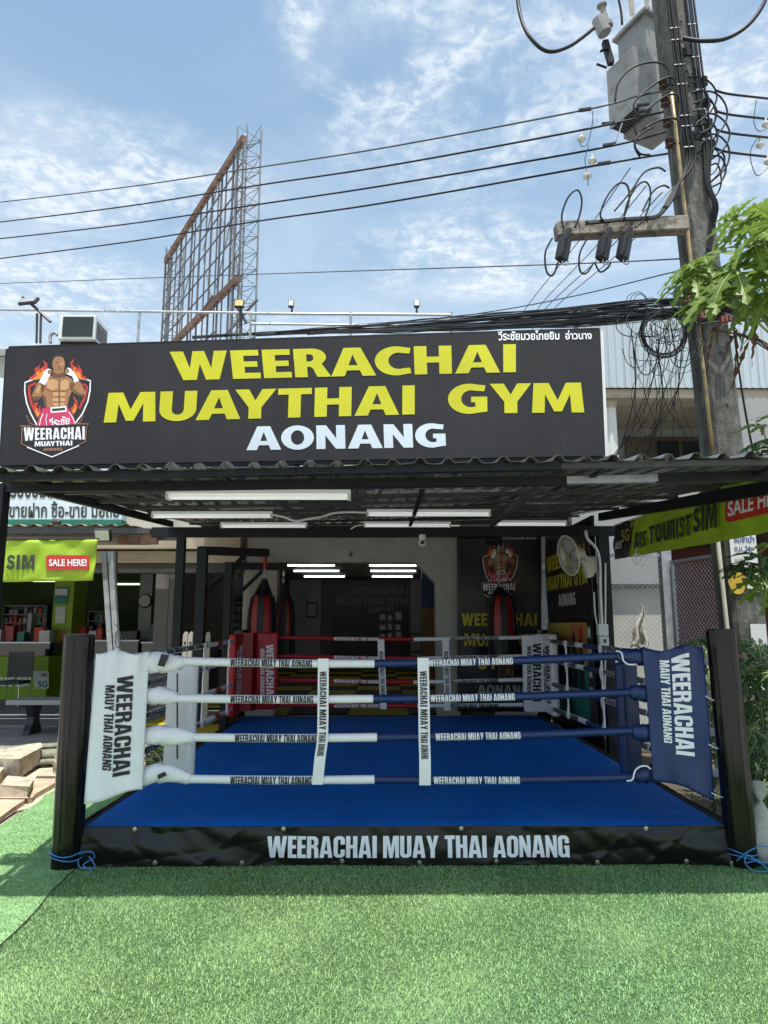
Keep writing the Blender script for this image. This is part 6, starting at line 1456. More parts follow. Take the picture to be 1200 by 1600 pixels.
b = MB(); tp = spline([Vector((3.38, 5.35, 0)), Vector((3.40, 5.4, 1.4)), Vector((3.33, 5.3, 2.8)), CR], 6); b.tube(tp, [float(x) for x in np.linspace(.075, .045, len(tp))], 12); b.build('trunk', M['trunk'], pa, smooth=True)
def A(px, py, Y): return at(px, py, Y)
for j, tpt, s, up in (
    (A(1180, 385, 5.0), A(1040, 455, 4.7), .52, (-.25, -.15, 1)), (A(1165, 350, 5.2), A(1075, 360, 5.0), .36, (0, .2, 1)), (A(1195, 335, 5.1), A(1120, 318, 4.9), .34, (-.1, .3, 1)),
    (A(1135, 425, 5.2), A(1030, 470, 5.0), .44, (-.5, -.2, 1)), (A(1200, 420, 4.9), A(1115, 480, 4.7), .46, (-.6, -.4, .8)), (A(1215, 345, 4.8), A(1250, 300, 4.6), .42, (0, .4, 1)),
    (A(1175, 455, 5.3), A(1140, 505, 5.2), .36, (-.8, -.1, .6)), (A(1230, 400, 5.2), A(1300, 440, 5.2), .5, (.2, 0, 1)), (A(1095, 430, 5.5), A(1050, 405, 5.4), .22, (0, .3, 1)), (A(1120, 455, 5.0), A(1030, 485, 4.8), .40, (-.6, -.5, .8)), (A(1100, 400, 5.3), A(1030, 440, 5.1), .36, (-.3, -.2, 1)), (A(1150, 420, 4.9), A(1070, 480, 4.7), .46, (-.5, -.5, .8)), (A(1190, 365, 4.8), A(1110, 395, 4.6), .46, (-.2, .1, 1)), (A(1205, 460, 4.9), A(1150, 520, 4.8), .36, (-.6, -.6, .6)), (A(1085, 430, 5.2), A(1015, 470, 5.0), .34, (-.3, -.5, 1)), (A(1075, 415, 5.2), A(1025, 425, 5.0), .30, (-.1, .1, 1)), (A(1110, 470, 5.0), A(1050, 505, 4.9), .30, (-.7, -.5, .7)), (A(1150, 340, 5.3), A(1105, 335, 5.2), .28, (0, .4, 1))):
    put_leaf(pa, j, tpt, s, up, random.choice(LM), CR + Vector((random.uniform(-.04, .04), random.uniform(-.04, .04), random.uniform(-.1, .05))), .010)
for j, tpt, s, up in ((A(1150, 450, 5.6), A(1100, 445, 5.6), .30, (0, .2, 1)), (A(1190, 480, 5.5), A(1150, 520, 5.4), .34, (-.5, 0, 1)), (A(1090, 440, 5.7), A(1045, 425, 5.7), .20, (0, .3, 1)), (A(1080, 452, 5.7), A(1035, 448, 5.7), .20, (0, .3, 1))):
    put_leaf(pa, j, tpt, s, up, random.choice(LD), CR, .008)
# withered leaf
dead = leaf_mesh('dead_leaf', M['dead_leaf'], 9, 2.6, 5)
for v_ in dead.vertices: v_.co.y *= .45; v_.co.x += .06 * math.sin(v_.co.y * 40 + v_.co.z * 9); v_.co.z += .05 * math.sin(v_.co.x * 30)
for j, tpt, s in ((A(1150, 520, 5.4), A(1160, 585, 5.35), .24), (A(1175, 525, 5.3), A(1150, 560, 5.3), .20), (A(1115, 515, 5.4), A(1105, 545, 5.4), .16)): put_leaf(pa, j, tpt, s, (-.4, -1, .2), dead, CR - Vector((0, 0, .25)), .007, 'dead_leaf')
def shrub(name, lb, cat, base, leaves, me, h, grp=None, pr=.006):
    t = thing(name, lb, cat, base); base = Vector(base); top = base + Vector((0, 0, h))
    b = MB(); b.tube(spline([base, base + Vector((.02, .01, h * .5)), top], 5), .018, 8); b.build('stem', M['trunk'], t)
    for j, tp_, s in leaves: put_leaf(t, j, tp_, s, (random.uniform(-.4, .2), random.uniform(-.6, 0), 1), random.choice(me), top - Vector((0, 0, random.uniform(0, h * .4))), pr)
    return t
shrub('papaya_sapling', 'smaller papaya with dark leaves reaching in at the right edge above the roof end', 'tree', (3.75, 6.1, 0), [(A(1185, 690, 5.6), A(1125, 712, 5.5), .26), (A(1190, 665, 5.6), A(1160, 655, 5.5), .22), (A(1210, 700, 5.6), A(1180, 725, 5.4), .26), (A(1225, 650, 5.6), A(1180, 640, 5.5), .25)], LM + LD, 2.9)
shrub('papaya_sapling', 'papaya sapling with a spray of leaves beside the posters on the concrete pole', 'tree', (3.55, 5.5, 0), [(A(1175, 880, 5.4), A(1110, 882, 5.2), .26), (A(1195, 870, 5.4), A(1150, 850, 5.2), .26), (A(1195, 895, 5.3), A(1165, 925, 5.2), .26), (A(1205, 850, 5.4), A(1170, 835, 5.2), .22), (A(1200, 910, 5.2), A(1190, 945, 5.1), .24), (A(1150, 885, 5.5), A(1105, 898, 5.4), .16)], LD + LM[:1], 1.85)
lv = []
for (a, c, Y_, s) in ((1165, 1060, 5.9, .26), (1185, 1010, 6.0, .24), (1140, 1030, 6.0, .22), (1190, 1100, 5.7, .26), (1175, 1140, 5.6, .24), (1195, 1180, 5.5, .26), (1180, 1220, 5.5, .22), (1198, 1260, 5.4, .22), (1205, 1050, 5.7, .26), (1130, 1090, 6.2, .2), (1135, 1150, 6.1, .2)):
    lv.append((A(a, c, Y_), A(a + random.uniform(-45, 10), c + random.uniform(10, 45), Y_ - .1), s))
for (a, c, Y_, s) in ((1150, 1005, 6.1, .24), (1170, 1045, 5.9, .24), (1160, 1110, 5.8, .22), (1188, 1150, 5.6, .24), (1170, 1190, 5.6, .22), (1192, 1225, 5.4, .2), (1150, 1060, 6.0, .2)): lv.append((A(a, c, Y_), A(a + random.uniform(-40, 20), c + random.uniform(0, 40), Y_ - .1), s))
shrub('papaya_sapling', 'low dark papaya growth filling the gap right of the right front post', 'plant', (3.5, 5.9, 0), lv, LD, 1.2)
lv = []
for (a, c, Y_, s) in ((1100, 1020, 7.2, .20), (1085, 1000, 7.6, .18), (1110, 990, 7.4, .20), (1098, 1060, 6.6, .18), (1112, 1110, 6.4, .18), (1108, 1170, 6.2, .18), (1120, 1210, 6.0, .18), (1120, 1250, 5.9, .16), (1090, 1100, 6.9, .18), (1105, 1140, 6.5, .16), (1075, 1010, 7.7, .16)):
    lv.append((A(a, c, Y_), A(a + random.uniform(-25, 25), c + random.uniform(-5, 30), Y_ - .1), s))
random.seed(31)
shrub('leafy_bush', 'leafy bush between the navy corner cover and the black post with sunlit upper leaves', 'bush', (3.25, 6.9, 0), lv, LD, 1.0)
lv = []
for (a, c, Y_, s) in ((243, 1140, 7.6, .14), (252, 1165, 7.4, .14), (240, 1190, 7.0, .13), (256, 1195, 6.9, .13), (247, 1210, 6.8, .12), (262, 1150, 7.5, .14), (236, 1165, 7.3, .13), (270, 1185, 6.9, .10)):
    lv.append((A(a, c, Y_), A(a + random.uniform(-14, 14), c + random.uniform(0, 16), Y_ - .08), s))
shrub('weed_plant', 'small weeds growing beside the left edge of the ring behind the white cover', 'plant', (-2.35, 7.3, 0), lv, LD + LM[:1], .35)
# papers stuck on the pole come with the pole
# ============================================================ UTILITY POLE
YP = 7.0
PT, PB = at(1030, -140, YP), at(1130, 712, YP); pd = (PT - PB).normalized(); PG = PB - pd * (PB.z / pd.z)
def onpole(py, dx=0.0, dy=0.0):      # centre line at a photo height, offsets in metres
    lo, hi = PG, PT
    for _ in range(30):
        m_ = (lo + hi) / 2
        if proj(m_)[1] > py: lo = m_
        else: hi = m_
    return lo + Vector((dx, dy, 0))
pole = thing('utility_pole', 'weathered square concrete utility pole carrying the transformer and wires', 'utility pole', PG)
b = MB(); hw = .150
def psec(c, f): return [c + Vector((x * f, y * f, 0)) for x, y in ((-.115, -.15), (.115, -.15), (.15, -.115), (.15, .15), (-.15, .15), (-.15, .06), (-.125, .04), (-.125, -.05), (-.15, -.07), (-.15, -.115))]
lo, hi = psec(PG, 1.12), psec(PT, .95); n_ = len(lo); SEG = 24
vs = []
for k in range(SEG + 1): vs += [lo[i] * (1 - k / SEG) + hi[i] * (k / SEG) for i in range(n_)]
b.add(vs, [(k * n_ + i, k * n_ + (i + 1) % n_, (k + 1) * n_ + (i + 1) % n_, (k + 1) * n_ + i) for k in range(SEG) for i in range(n_)] + [tuple(range(n_))]); b.build('shaft', M['concrete_pole'], pole)
# stencil holes and brackets
for py in (52, 128, 150, 232, 262, 400, 560, 640): 
    p = onpole(py, .02, -.155); MB().lathe([(.014, 0), (.014, .01)], p, 10, Matrix.Rotation(R(90), 3, 'X')).build('bolt_hole', M['dark_thing'], pole)
for py in (92, 220):
    p = onpole(py); MB().box(p + Vector((.01, -.165, 0)), (.20, .02, .22)).build('bracket', M['frame_black'], pole, bevel=.004); MB().box(p + Vector((-.02, -.178, .0)), (.05, .02, .05)).build('bolt', M['galv_dull'], pole)
# crossarm
ca, cb_ = at(868, 362, YP - .24), at(1072, 352, YP - .22)
MB().bar(ca, cb_, .15, .155).build('crossarm', M['cross_concrete'], pole, bevel=.008)
MB().bar(at(1000, 350, YP - .1), at(1052, 292, YP - .1), .035, .012).build('stay_bar', M['galv_dull'], pole)
# insulators
def spool(c, m_=None, r=.045, ax='X'):
    b = MB(); b.lathe([(r * .4, -.05), (r, -.045), (r, -.03), (r * .55, -.02), (r * .55, -.005), (r * .95, 0), (r * .55, .006), (r * .55, .02), (r, .03), (r, .045), (r * .4, .05)], c, 14); b.build('insulator', m_ or M['insul'], pole, smooth='auto')
INL, INR = [], []
for py in (146, 173, 204, 236):
    q_ = onpole(py); p = q_ + Vector((-.26, -.13, 0)); spool(p); INL.append(p); MB().bar(p, q_ + Vector((-.12, -.12, 0)), .03, .008).build('insulator_arm', M['frame_black'], pole)
for py in (133, 166, 199, 232):
    q_ = onpole(py); p = q_ + Vector((.25, -.05, 0)); spool(p); INR.append(p); MB().bar(p, q_ + Vector((.12, -.05, 0)), .03, .008).build('insulator_arm', M['frame_black'], pole)
# fuse cutouts hanging under the crossarm
for k, (x, y) in enumerate(((887, 366), (950, 365), (982, 364))):
    a = at(x + 3, y - 8, YP - .36); c = at(x - 10, y + 40, YP - .42); c2 = at(x - 4, y + 8, YP - .38)
    f = MB().bar(c2, c, .095, .11).build('fuse_box', M['dark_thing'], pole, bevel=.012); MB().bar(a, c2, .05, .05).build('fuse_hinge', M['rubber_black'], pole, bevel=.008)
    MB().bar(c2 + Vector((.0, -.06, -.02)), c + Vector((.0, -.06, .03)), .02, .02).build('fuse_rib', M['frame_black'], pole)
    b = MB(); cc = c + Vector((.04, 0, -.03)); b.tube([cc + Vector((.032 * math.cos(q), 0, .032 * math.sin(q))) for q in np.linspace(0, 2 * math.pi, 11)[:-1]], .009, 6, closed=True); b.build('fuse_ring', M['chain'], pole)
# yellow conduit
MB().tube([onpole(py, -.175, -.14) for py in (160, 250, 360, 480, 600, 720)] , .020, 8).build('conduit', M['pipe_yellow'], pole, smooth=True)
MB().tube([onpole(720, -.175, -.14), at(1122, 850, YP - .2), at(1137, 990, YP - .2), at(1150, 1120, YP - .2)], .022, 8).build('conduit', mat('pale_conduit', (.52, .50, .42), .6, var=.2), pole, smooth=True)
# posters on the pole
def onpl(px, py): return onplane(px, py, onpole(900, 0, -.172), Vector((0, -1, 0)))
for x0, y0, x1, y1, m_, txt in ((1143, 832, 1180, 886, 'paper', 'SDM'), (1168, 895, 1190, 925, 'paper', ''), (1175, 975, 1196, 1014, 'paper', ''), (1170, 1048, 1215, 1078, 'paper', '')):
    a, c = onpl(x0, y1), onpl(x1, y0); MB().bb(a.x, c.x, a.y - .004, a.y, a.z, c.z).build('poster', M[m_], pole)
    if txt:
        blue = mat('blue_print', (.03, .09, .28), .5)
        lettering(latin('รับจำนำ', .03), quadmap(*(onpl(*p) + Vector((0, -.008, 0)) for p in ((1146, 848), (1178, 848), (1146, 837), (1178, 837)))), blue, pole)
        lettering(latin('ถ.บ. 24', .03), quadmap(*(onpl(*p) + Vector((0, -.008, 0)) for p in ((1147, 862), (1172, 862), (1147, 853), (1172, 853)))), blue, pole)
        lettering(latin('WORK', .03), quadmap(*(onpl(*p) + Vector((0, -.008, 0)) for p in ((1147, 882), (1172, 882), (1147, 872), (1172, 872)))), M['grey_plastic'], pole)
c = onpl(1152, 911); b = MB(); flatpoly(b, [(.09 * math.cos(a) * (1 + .12 * math.sin(3 * a)), .11 * math.sin(a)) for a in np.linspace(0, 2 * math.pi, 20)[:-1]], lambda x, z: c + Vector((x, -.006, z))); b.build('round_sticker', mat('ochre_sticker', (.50, .33, .03), .6, var=.3, vs_=15), pole)
# transformer
tr = thing('transformer', 'grey oil transformer with a side radiator hung behind the top of the pole', 'transformer', at(985, 200, 7.7))
TZ0 = at(985, 205, 7.75).z; TZ1 = at(985, 50, 7.75).z; tc_ = at(1004, 120, 7.75); Rz = .45
def tb(dx, dy, w, d, z0, z1, name, m_, bev=.01):
    Mz = Matrix.Rotation(Rz, 3, 'Z'); c = Vector((tc_.x, tc_.y, 0)) + Mz @ Vector((dx, dy, 0)); return MB().box((c.x, c.y, (z0 + z1) / 2), (w, d, z1 - z0), M=Mz).build(name, m_, tr, bevel=bev)
tb(.10, 0, .50, .46, TZ0, TZ1, 'tank', M['trafo']); tb(.10, 0, .60, .56, TZ1 + .001, TZ1 + .05, 'lid_flange', M['trafo']); tb(.10, 0, .50, .46, TZ1 + .051, TZ1 + .12, 'lid', M['trafo'])
hh = TZ1 - TZ0
for k in range(11): tb(-.27, -.20 + k * .040, .22, .012, TZ0 + .05, TZ0 + hh * .60, 'radiator_fin', M['trafo_dark'], 0)
tb(-.385, 0, .012, .44, TZ0 + .04, TZ0 + hh * .61, 'radiator_plate', M['trafo']); tb(-.27, -.225, .24, .012, TZ0 + .04, TZ0 + hh * .61, 'radiator_plate', M['trafo'])
tb(.30, -.27, .16, .04, TZ0 + hh * .45, TZ0 + hh * .52, 'lifting_lug', M['trafo']); tb(.33, -.30, .02, .08, TZ0 + .1, TZ1 - .1, 'rail', M['trafo_dark'])
for dx in (-.28, -.1, .1, .28): tb(.10 + dx * .8, -.282, .02, .02, TZ1 - .01, TZ1 + .06, 'bolt', M['galv_dull'], 0)
for (a, c, Y_, r) in (((940, 8), (950, 42), 7.5, .05), ((985, -8), (988, 24), 7.7, .035), ((1010, -12), (1012, 22), 7.7, .035)):
    p, q_ = at(*a, Y_), at(*c, Y_); d = q_ - p; b = MB(); pts = [p + d * (i / 16) for i in range(17)]; b.tube(pts, [r * (1.0 if i % 2 else .55) for i in range(17)] if r < .045 else [r * (1.25 if i < 2 else .7 if i < 13 else 1.3) for i in range(17)], 12); b.build('bushing', M['trafo'] if r > .045 else M['insul_w'], tr, smooth='auto')
b = MB(); b.tube([at(935, 30, 7.5), at(945, 52, 7.5)], .085, 12); b.build('bushing_cap', M['trafo'], tr)
MB().bar(at(945, 65, 7.55), at(955, 100, 7.55), .07, .07).build('fuse_mount', M['frame_black'], tr); MB().bar(at(932, 100, 7.55), at(948, 106, 7.55), .02, .02).build('hook', M['frame_black'], tr); MB().bar(at(938, 80, 7.5), at(950, 76, 7.5), .03, .02).build('hook', M['frame_black'], tr)
MB().bar(at(962, 222, 7.6), at(1000, 110, 7.6), .05, .012).build('support_bar', M['galv_dull'], tr)

# ============================================================ WIRES
def wire(name, pts, r, m_, lb, cat, grp=None, n=6, sm=8):
    o = MB().tube(pt(pts, sm), r, n).build(name, m_, smooth=True); tag(o, lb, cat, grp); return o
g1_ = 'heavy power lines running left from the pole'
wire('power_line', [(1034, 143, 6.85), (990, 152, 6.87), (912, 172, 6.9), (600, 231, 8.2), (400, 262, 9.6), (200, 292, 11.3), (0, 316, 13.2), (-200, 338, 15.5)], .010, M['cable_grey'], 'topmost of the four lines sweeping left from the pole', 'power line', g1_)
wire('power_line', [(1036, 175, 6.85), (905, 204, 6.95), (600, 260, 8.2), (400, 290, 9.6), (200, 322, 11.3), (0, 347, 13.2), (-200, 370, 15.5)], .0115, M['cable'], 'second from the top of the four lines sweeping left from the pole', 'power line', g1_)
wire('power_line', [(1040, 206, 6.85), (925, 234, 6.95), (600, 290, 8.2), (400, 320, 9.6), (200, 350, 11.3), (0, 373, 13.2), (-200, 394, 15.5)], .0115, M['cable'], 'third from the top of the four lines sweeping left from the pole', 'power line', g1_)
wire('power_line', [(1043, 240, 6.85), (940, 257, 6.95), (600, 317, 8.2), (400, 346, 9.6), (200, 378, 11.3), (0, 404, 13.2), (-200, 430, 15.5)], .0115, M['cable'], 'lowest of the four lines sweeping left from the pole', 'power line', g1_)
wire('thin_line', [(1088, 403, 7.1), (900, 412, 8), (600, 422, 10), (300, 432, 13), (0, 443, 16), (-200, 450, 18)], .008, M['cable_grey'], 'single thin wire crossing the sky well below the four heavy lines', 'wire')
wire('thin_line', [(1108, 412, 7.15), (1040, 428, 7.2), (900, 462, 8), (760, 488, 9), (600, 508, 10.4), (400, 520, 12)], .007, M['cable_grey'], 'thin wire slanting down left from behind the papaya leaves to the sign', 'wire')
for k, (a, c) in enumerate((((985, 262), (830, 470)), ((1010, 290), (850, 470)), ((1035, 300), (856, 478)), ((1060, 305), (870, 478)))):
    m1 = ((a[0] + c[0]) / 2 + 2, (a[1] + c[1]) / 2 + 4)
    wire('service_wire', [(*a, 7.0), (*m1, 8.6), (*c, 10.4), (c[0] - 25, c[1] + 38, 11.2)], .006, M['cable_grey'] if k % 2 else M['cable'], ('leftmost', 'second from the left', 'third from the left', 'rightmost')[k] + ' of the steep wires dropping behind the crossarm towards the roofs', 'wire', 'steep service wires behind the crossarm')
for k, (py, q_) in enumerate(((147, 'topmost'), (179, 'second'), (208, 'third'), (238, 'lowest'))):
    wire('power_line', [(1118, py - 6, 6.95), (1140, py, 6.95), (1200, py + 7, 7.2), (1300, py + 18, 8)], .013, M['cable'], q_ + ' of the four lines leaving the right side of the pole', 'power line', 'heavy power lines leaving right of the pole')
wire('jumper_cable', [(928, 44, 7.4), (890, 72, 7.2), (855, 80, 7.1), (828, 58, 7.1), (814, 28, 7.2), (808, -10, 7.3), (806, -60, 7.3)], .022, M['cable'], 'thick black cable hanging in a deep loop left of the transformer', 'cable', n=8)
wire('jumper_cable', [(1068, 60, 6.8), (1100, 64, 6.7), (1135, 60, 6.7), (1168, 40, 6.7), (1192, 8, 6.7), (1204, -30, 6.7)], .022, M['cable'], 'thick black cable curving up to the right of the pole top', 'cable', n=8)
wire('jumper_cable', [(972, 38, 7.4), (970, 15, 7.4), (962, -20, 7.4)], .016, M['cable'], 'short black cable rising above the transformer lid', 'cable')
loops_l = [
 [(961, 158), (966, 130), (985, 108), (1012, 98), (1036, 100), (1046, 115), (1047, 140)],
 [(995, 190), (990, 165), (1002, 148), (1022, 132), (1040, 122), (1052, 122), (1058, 138), (1060, 160)],
 [(996, 215), (992, 196), (1006, 176), (1028, 158), (1046, 148), (1060, 150), (1062, 168), (1060, 190)],
 [(1000, 245), (992, 230), (995, 214), (1014, 196), (1038, 186), (1056, 186), (1064, 200), (1062, 225)],
 [(1016, 242), (1000, 240), (992, 226), (1000, 210), (1018, 200)], [(1010, 178), (996, 180), (990, 166), (998, 152), (1014, 144)]]
for k, l_ in enumerate(loops_l):
    wire('loop_cable', [(x, y, 6.78 - .02 * k) for x, y in l_], .011, M['cable'], 'black jumper loop on the left side of the pole below the transformer', 'cable', 'black jumper loops left of the pole')
loops_r = [
 [(1076, 120), (1098, 122), (1114, 134), (1120, 152), (1112, 172), (1098, 186)], [(1086, 145), (1110, 143), (1126, 152), (1136, 172), (1132, 195), (1110, 222), (1090, 240)],
 [(1090, 180), (1114, 178), (1132, 190), (1140, 208), (1134, 228), (1116, 246), (1094, 258)], [(1096, 212), (1118, 210), (1134, 222), (1140, 240), (1134, 262), (1116, 280), (1096, 296)], [(1095, 158), (1112, 160), (1120, 176), (1112, 200), (1098, 214)], [(1100, 230), (1120, 232), (1132, 246), (1126, 268), (1104, 290)]]
for k, l_ in enumerate(loops_r):
    wire('loop_cable', [(x, y, 6.82 + .02 * k) for x, y in l_], .010, M['cable'], 'black jumper loop on the right side of the pole', 'cable', 'black jumper loops right of the pole')
for k in range(9):
    x0 = 1080 + k * 3; y0 = 128 + k * 17; rx = 18 + (k * 7) % 17
    loops_r_pts = [(x0 - 2, y0), (x0 + rx * .7, y0 + 2 - (k % 3) * 5), (x0 + rx, y0 + 16), (x0 + rx * .8, y0 + 36), (x0 + rx * .3, y0 + 46), (x0 + 4, y0 + 44 + (k % 2) * 8)]
    wire('loop_cable', [(x, y, 6.76 + .015 * k) for x, y in loops_r_pts], (.007, .011, .009)[k % 3], M['cable'], 'black jumper loop on the right side of the pole', 'cable', 'black jumper loops right of the pole')
arm_loops = [[(880, 357), (878, 335), (888, 308), (902, 297), (909, 312), (906, 335), (898, 356)], [(944, 346), (938, 335), (948, 308), (966, 287), (980, 290), (983, 312), (976, 336), (970, 346)], [(974, 345), (980, 318), (994, 292), (1008, 284), (1016, 296), (1014, 322), (1004, 345), (992, 356)],
 [(863, 372), (852, 395), (854, 424), (864, 430), (872, 410)], [(918, 372), (906, 396), (906, 422), (916, 427), (928, 410)], [(930, 412), (938, 425), (950, 418), (954, 410)], [(960, 330), (985, 300), (1006, 270), (1028, 262), (1040, 268)], [(1004, 330), (1020, 300), (1036, 290), (1046, 294)]]
for k, l_ in enumerate(arm_loops):
    wire('loop_cable', [(x, y, 6.62) for x, y in l_], .010, M['cable'], ('black cable loop standing on the far left end of the crossarm', 'tall black loop on the crossarm above the middle fuse box', 'tall black loop on the crossarm nearest the pole', 'black loop hanging below the left tip of the crossarm', 'black loop hanging below the crossarm between the first and second fuse box', 'small black loop under the two right fuse boxes', 'black cable arching above the crossarm to the lowest left insulator', 'short black cable between the crossarm stay and the pole')[k], 'cable')
# bundles up the pole with white ties
for s, off, pys, nm in ((-1, -.075, (-100, 0, 60, 120, 180, 230, 270), 'front left'), (1, .135, (-100, 0, 60, 120, 180, 240), 'front right')):
    for j in range(4):
        pts = [onpole(py, off + (j - 1.5) * .026, -.178 - .012 * (j % 2)) for py in pys]
        if s < 0: pts += [at(1056 - j * 2, 300, 6.74), at(1042 - j * 2, 325, 6.68), at(1022, 341 - j, 6.66), at(980, 344 - j, 6.64), at(915, 350 - j, 6.64)]
        else: pts += [at(1103 + j * 2, 285, 6.8), at(1115 + j * 2, 320, 6.8), at(1108 + j * 3, 350, 6.85), at(1100 + j * 2, 420, 6.85)]
        o = MB().tube(spline(pts, 5), .0125, 7).build('riser_cable', M['cable'], smooth=True); tag(o, 'black cable strapped to the %s of the pole front with white ties' % ('left' if s < 0 else 'right'), 'cable', 'riser cables at the %s of the pole' % nm)
    for py in (6, 20, 66, 84, 122, 152, 200, 216, 248) if s < 0 else (12, 60, 84, 110, 160, 190, 236):
        p = onpole(py, off, -.192); MB().bar(p + Vector((-.058, 0, 0)), p + Vector((.058, 0, .012)), .006, .009).build('cable_tie', M['white_plastic'], pole)
# small pale insulators hanging on the lines
for k, (x, y, q_) in enumerate(((908, 206, 'upper'), (925, 240, 'middle'), (917, 264, 'lower'))):
    p = at(x, y, 6.93); t = thing('hanging_insulator', q_ + ' one of three small pale insulators hanging on the lines left of the pole', 'insulator', p)
    MB().lathe([(.012, 0), (.014, -.05), (.02, -.055), (.05, -.085), (.045, -.10), (.02, -.115), (.008, -.14)], p, 12).build('shell', M['insul_w'], t, smooth='auto')
for k, (x, y, q_) in enumerate(((1196, 190, 'upper'), (1187, 222, 'middle'), (1199, 248, 'lower'))):
    p = at(x, y - 6, 7.15); t = thing('hanging_insulator', q_ + ' one of three small pale insulators at the right edge of the sky', 'insulator', p)
    MB().lathe([(.012, 0), (.014, -.05), (.02, -.055), (.05, -.085), (.045, -.10), (.02, -.115), (.008, -.14)], p, 12).build('shell', M['insul_w'], t, smooth='auto')
wire('thin_line', [(925, 172, 6.9), (926, 190, 6.9), (918, 224, 6.9), (908, 228, 6.9), (906, 218, 6.9)], .005, M['cable_grey'], 'thin grey lead from the top line to the upper hanging insulator', 'wire')
wire('thin_line', [(920, 226, 6.9), (914, 250, 6.9), (918, 270, 6.9), (919, 290, 6.9)], .005, M['cable_grey'], 'thin grey lead hanging past the lower hanging insulator', 'wire')
wire('thin_line', [(1182, 156, 7.1), (1178, 190, 7.1), (1186, 205, 7.1), (1200, 200, 7.1)], .005, M['cable_grey'], 'thin lead under the topmost line at the right edge', 'wire')
wire('thin_line', [(1184, 215, 7.1), (1172, 240, 7.1), (1182, 274, 7.1), (1200, 262, 7.1)], .005, M['cable_grey'], 'thin lead looping under the third line at the right edge', 'wire')
for k, (x, y) in enumerate(((914, 171), (950, 193), (952, 226), (944, 255), (1005, 163), (1008, 172))):
    p = at(x, y, 6.88); o = MB().bar(p + Vector((-.07, 0, -.012)), p + Vector((.07, 0, .012)), .035, .035).build('line_clamp', M['dark_thing'], bevel=.006); tag(o, 'dark clamp on a power line left of the pole', 'clamp', 'dark line clamps left of the pole')
# telecom bundle
rs = random.Random(11)
for k in range(54):
    j = rs.uniform(-1, 1); sag = rs.uniform(-3, 7); r = rs.choice((.005, .006, .008, .010)); w = rs.uniform(0, 10)
    x0 = rs.choice((380, 430, 480, 560, 640, 700)); y0 = 522 - (x0 - 400) * .035 + rs.uniform(-3, 2)
    pts = [(x0 - 80, y0 + 5, 12 - (x0 - 400) * .004)]
    for x in range(x0, 1080, 60):
        f = (x - x0) / (1080 - x0); y = y0 * (1 - f) + (480 + j * 14) * f + sag * math.sin(math.pi * f) - 6 * f * math.sin(x * .013 + w) * .5 + j * 4 * math.sin(f * 3); Yd = (12 - (x0 - 400) * .004) * (1 - f) + 6.75 * f
        pts.append((x, y + rs.uniform(-1.2, 1.2), Yd))
    pts.append((1096, 480 + j * 13, 6.78)); 
    if k % 2: pts += [(1150, 486 + j * 12, 7.0), (1230, 492 + j * 16, 8.2)]
    wire('telecom_cable', pts, r, M['cable'] if k % 5 else M['cable_grey'], 'black telecom cable in the sagging bundle above the gym sign', 'cable', 'telecom cables in the bundle above the sign', 5, 4)
# coils and curls by the pole
for k in range(7):
    r = 31 + k * 1.1; cx, cy = 1037 + rs.uniform(-1, 1), 521 + rs.uniform(-1, 1)
    wire('coiled_cable', [(cx + r * math.cos(a), cy + r * 1.0 * math.sin(a), 6.70 + .02 * math.sin(a + k)) for a in np.linspace(0, 6.5, 18)], .006, M['cable'], 'black cable turn of the round coil hanging beside the pole', 'cable', 'turns of the round cable coil by the pole', 5, 3)
for k in range(26):
    cx, cy = rs.uniform(985, 1090), rs.uniform(488, 545); rx, ry = rs.uniform(12, 38), rs.uniform(14, 48); a0 = rs.uniform(0, 6)
    wire('loose_wire', [(cx + rx * math.cos(a0 + a), cy + ry * math.sin(a0 + a) + 3 * a, 6.66 + rs.uniform(-.05, .15)) for a in np.linspace(0, rs.uniform(3.5, 6), 10)], rs.choice((.003, .004, .005)), M['cable'], 'loose thin wire curling in the tangle beside the pole', 'wire', 'loose wires curling beside the pole', 4, 4)
for k in range(3): wire('loose_wire', [(978 + k * 6, 478, 7.2), (982 + k * 6, 462, 7.2), (1000 + k * 4, 456 + k * 3, 7.2), (1010, 470, 7.2)], .004, M['cable_grey'], 'thin wire arcing up above the bundle left of the papaya', 'wire', 'thin arcs above the bundle', 4, 5)
for k in range(14):
    x0 = 1075 - k * 7 + rs.uniform(-6, 6); y0 = 505 + rs.uniform(0, 40); x1 = 955 + rs.uniform(-12, 60) + k * 1.5; y1 = rs.uniform(690, 722)
    mx_ = (x0 + x1) / 2 + rs.uniform(5, 30); my_ = (y0 + y1) / 2 + rs.uniform(-6, 22)
    wire('drop_wire', [(x0, y0, 6.75), (mx_, my_, 7.4), (x1, y1, 8.3), (x1 - 14, y1 + 20, 8.5)], rs.choice((.003, .004, .006)), M['cable_grey'] if k % 3 == 0 else M['cable'], 'thin wire slanting from the pole down behind the carport roof', 'wire', 'drop wires slanting from the pole to the roof', 4, 5)
for k in range(9):
    x0 = 990 + k * 11; wire('drop_wire', [(x0, 500, 6.8), (x0 + rs.uniform(-14, 14), 560, 6.8), (x0 + rs.uniform(-20, 25), 620, 6.85), (x0 + rs.uniform(-10, 30), rs.uniform(670, 720), 6.9)], .003, M['cable'], 'thin wire dangling from the tangle in front of the balcony', 'wire', 'wires dangling in front of the balcony', 4, 5)
wire('drop_wire', [(1146, 500, 6.9), (1152, 560, 6.9), (1164, 640, 6.9), (1178, 712, 7.0)], .012, M['cable'], 'thick black cable hanging right of the pole past the balcony', 'cable')
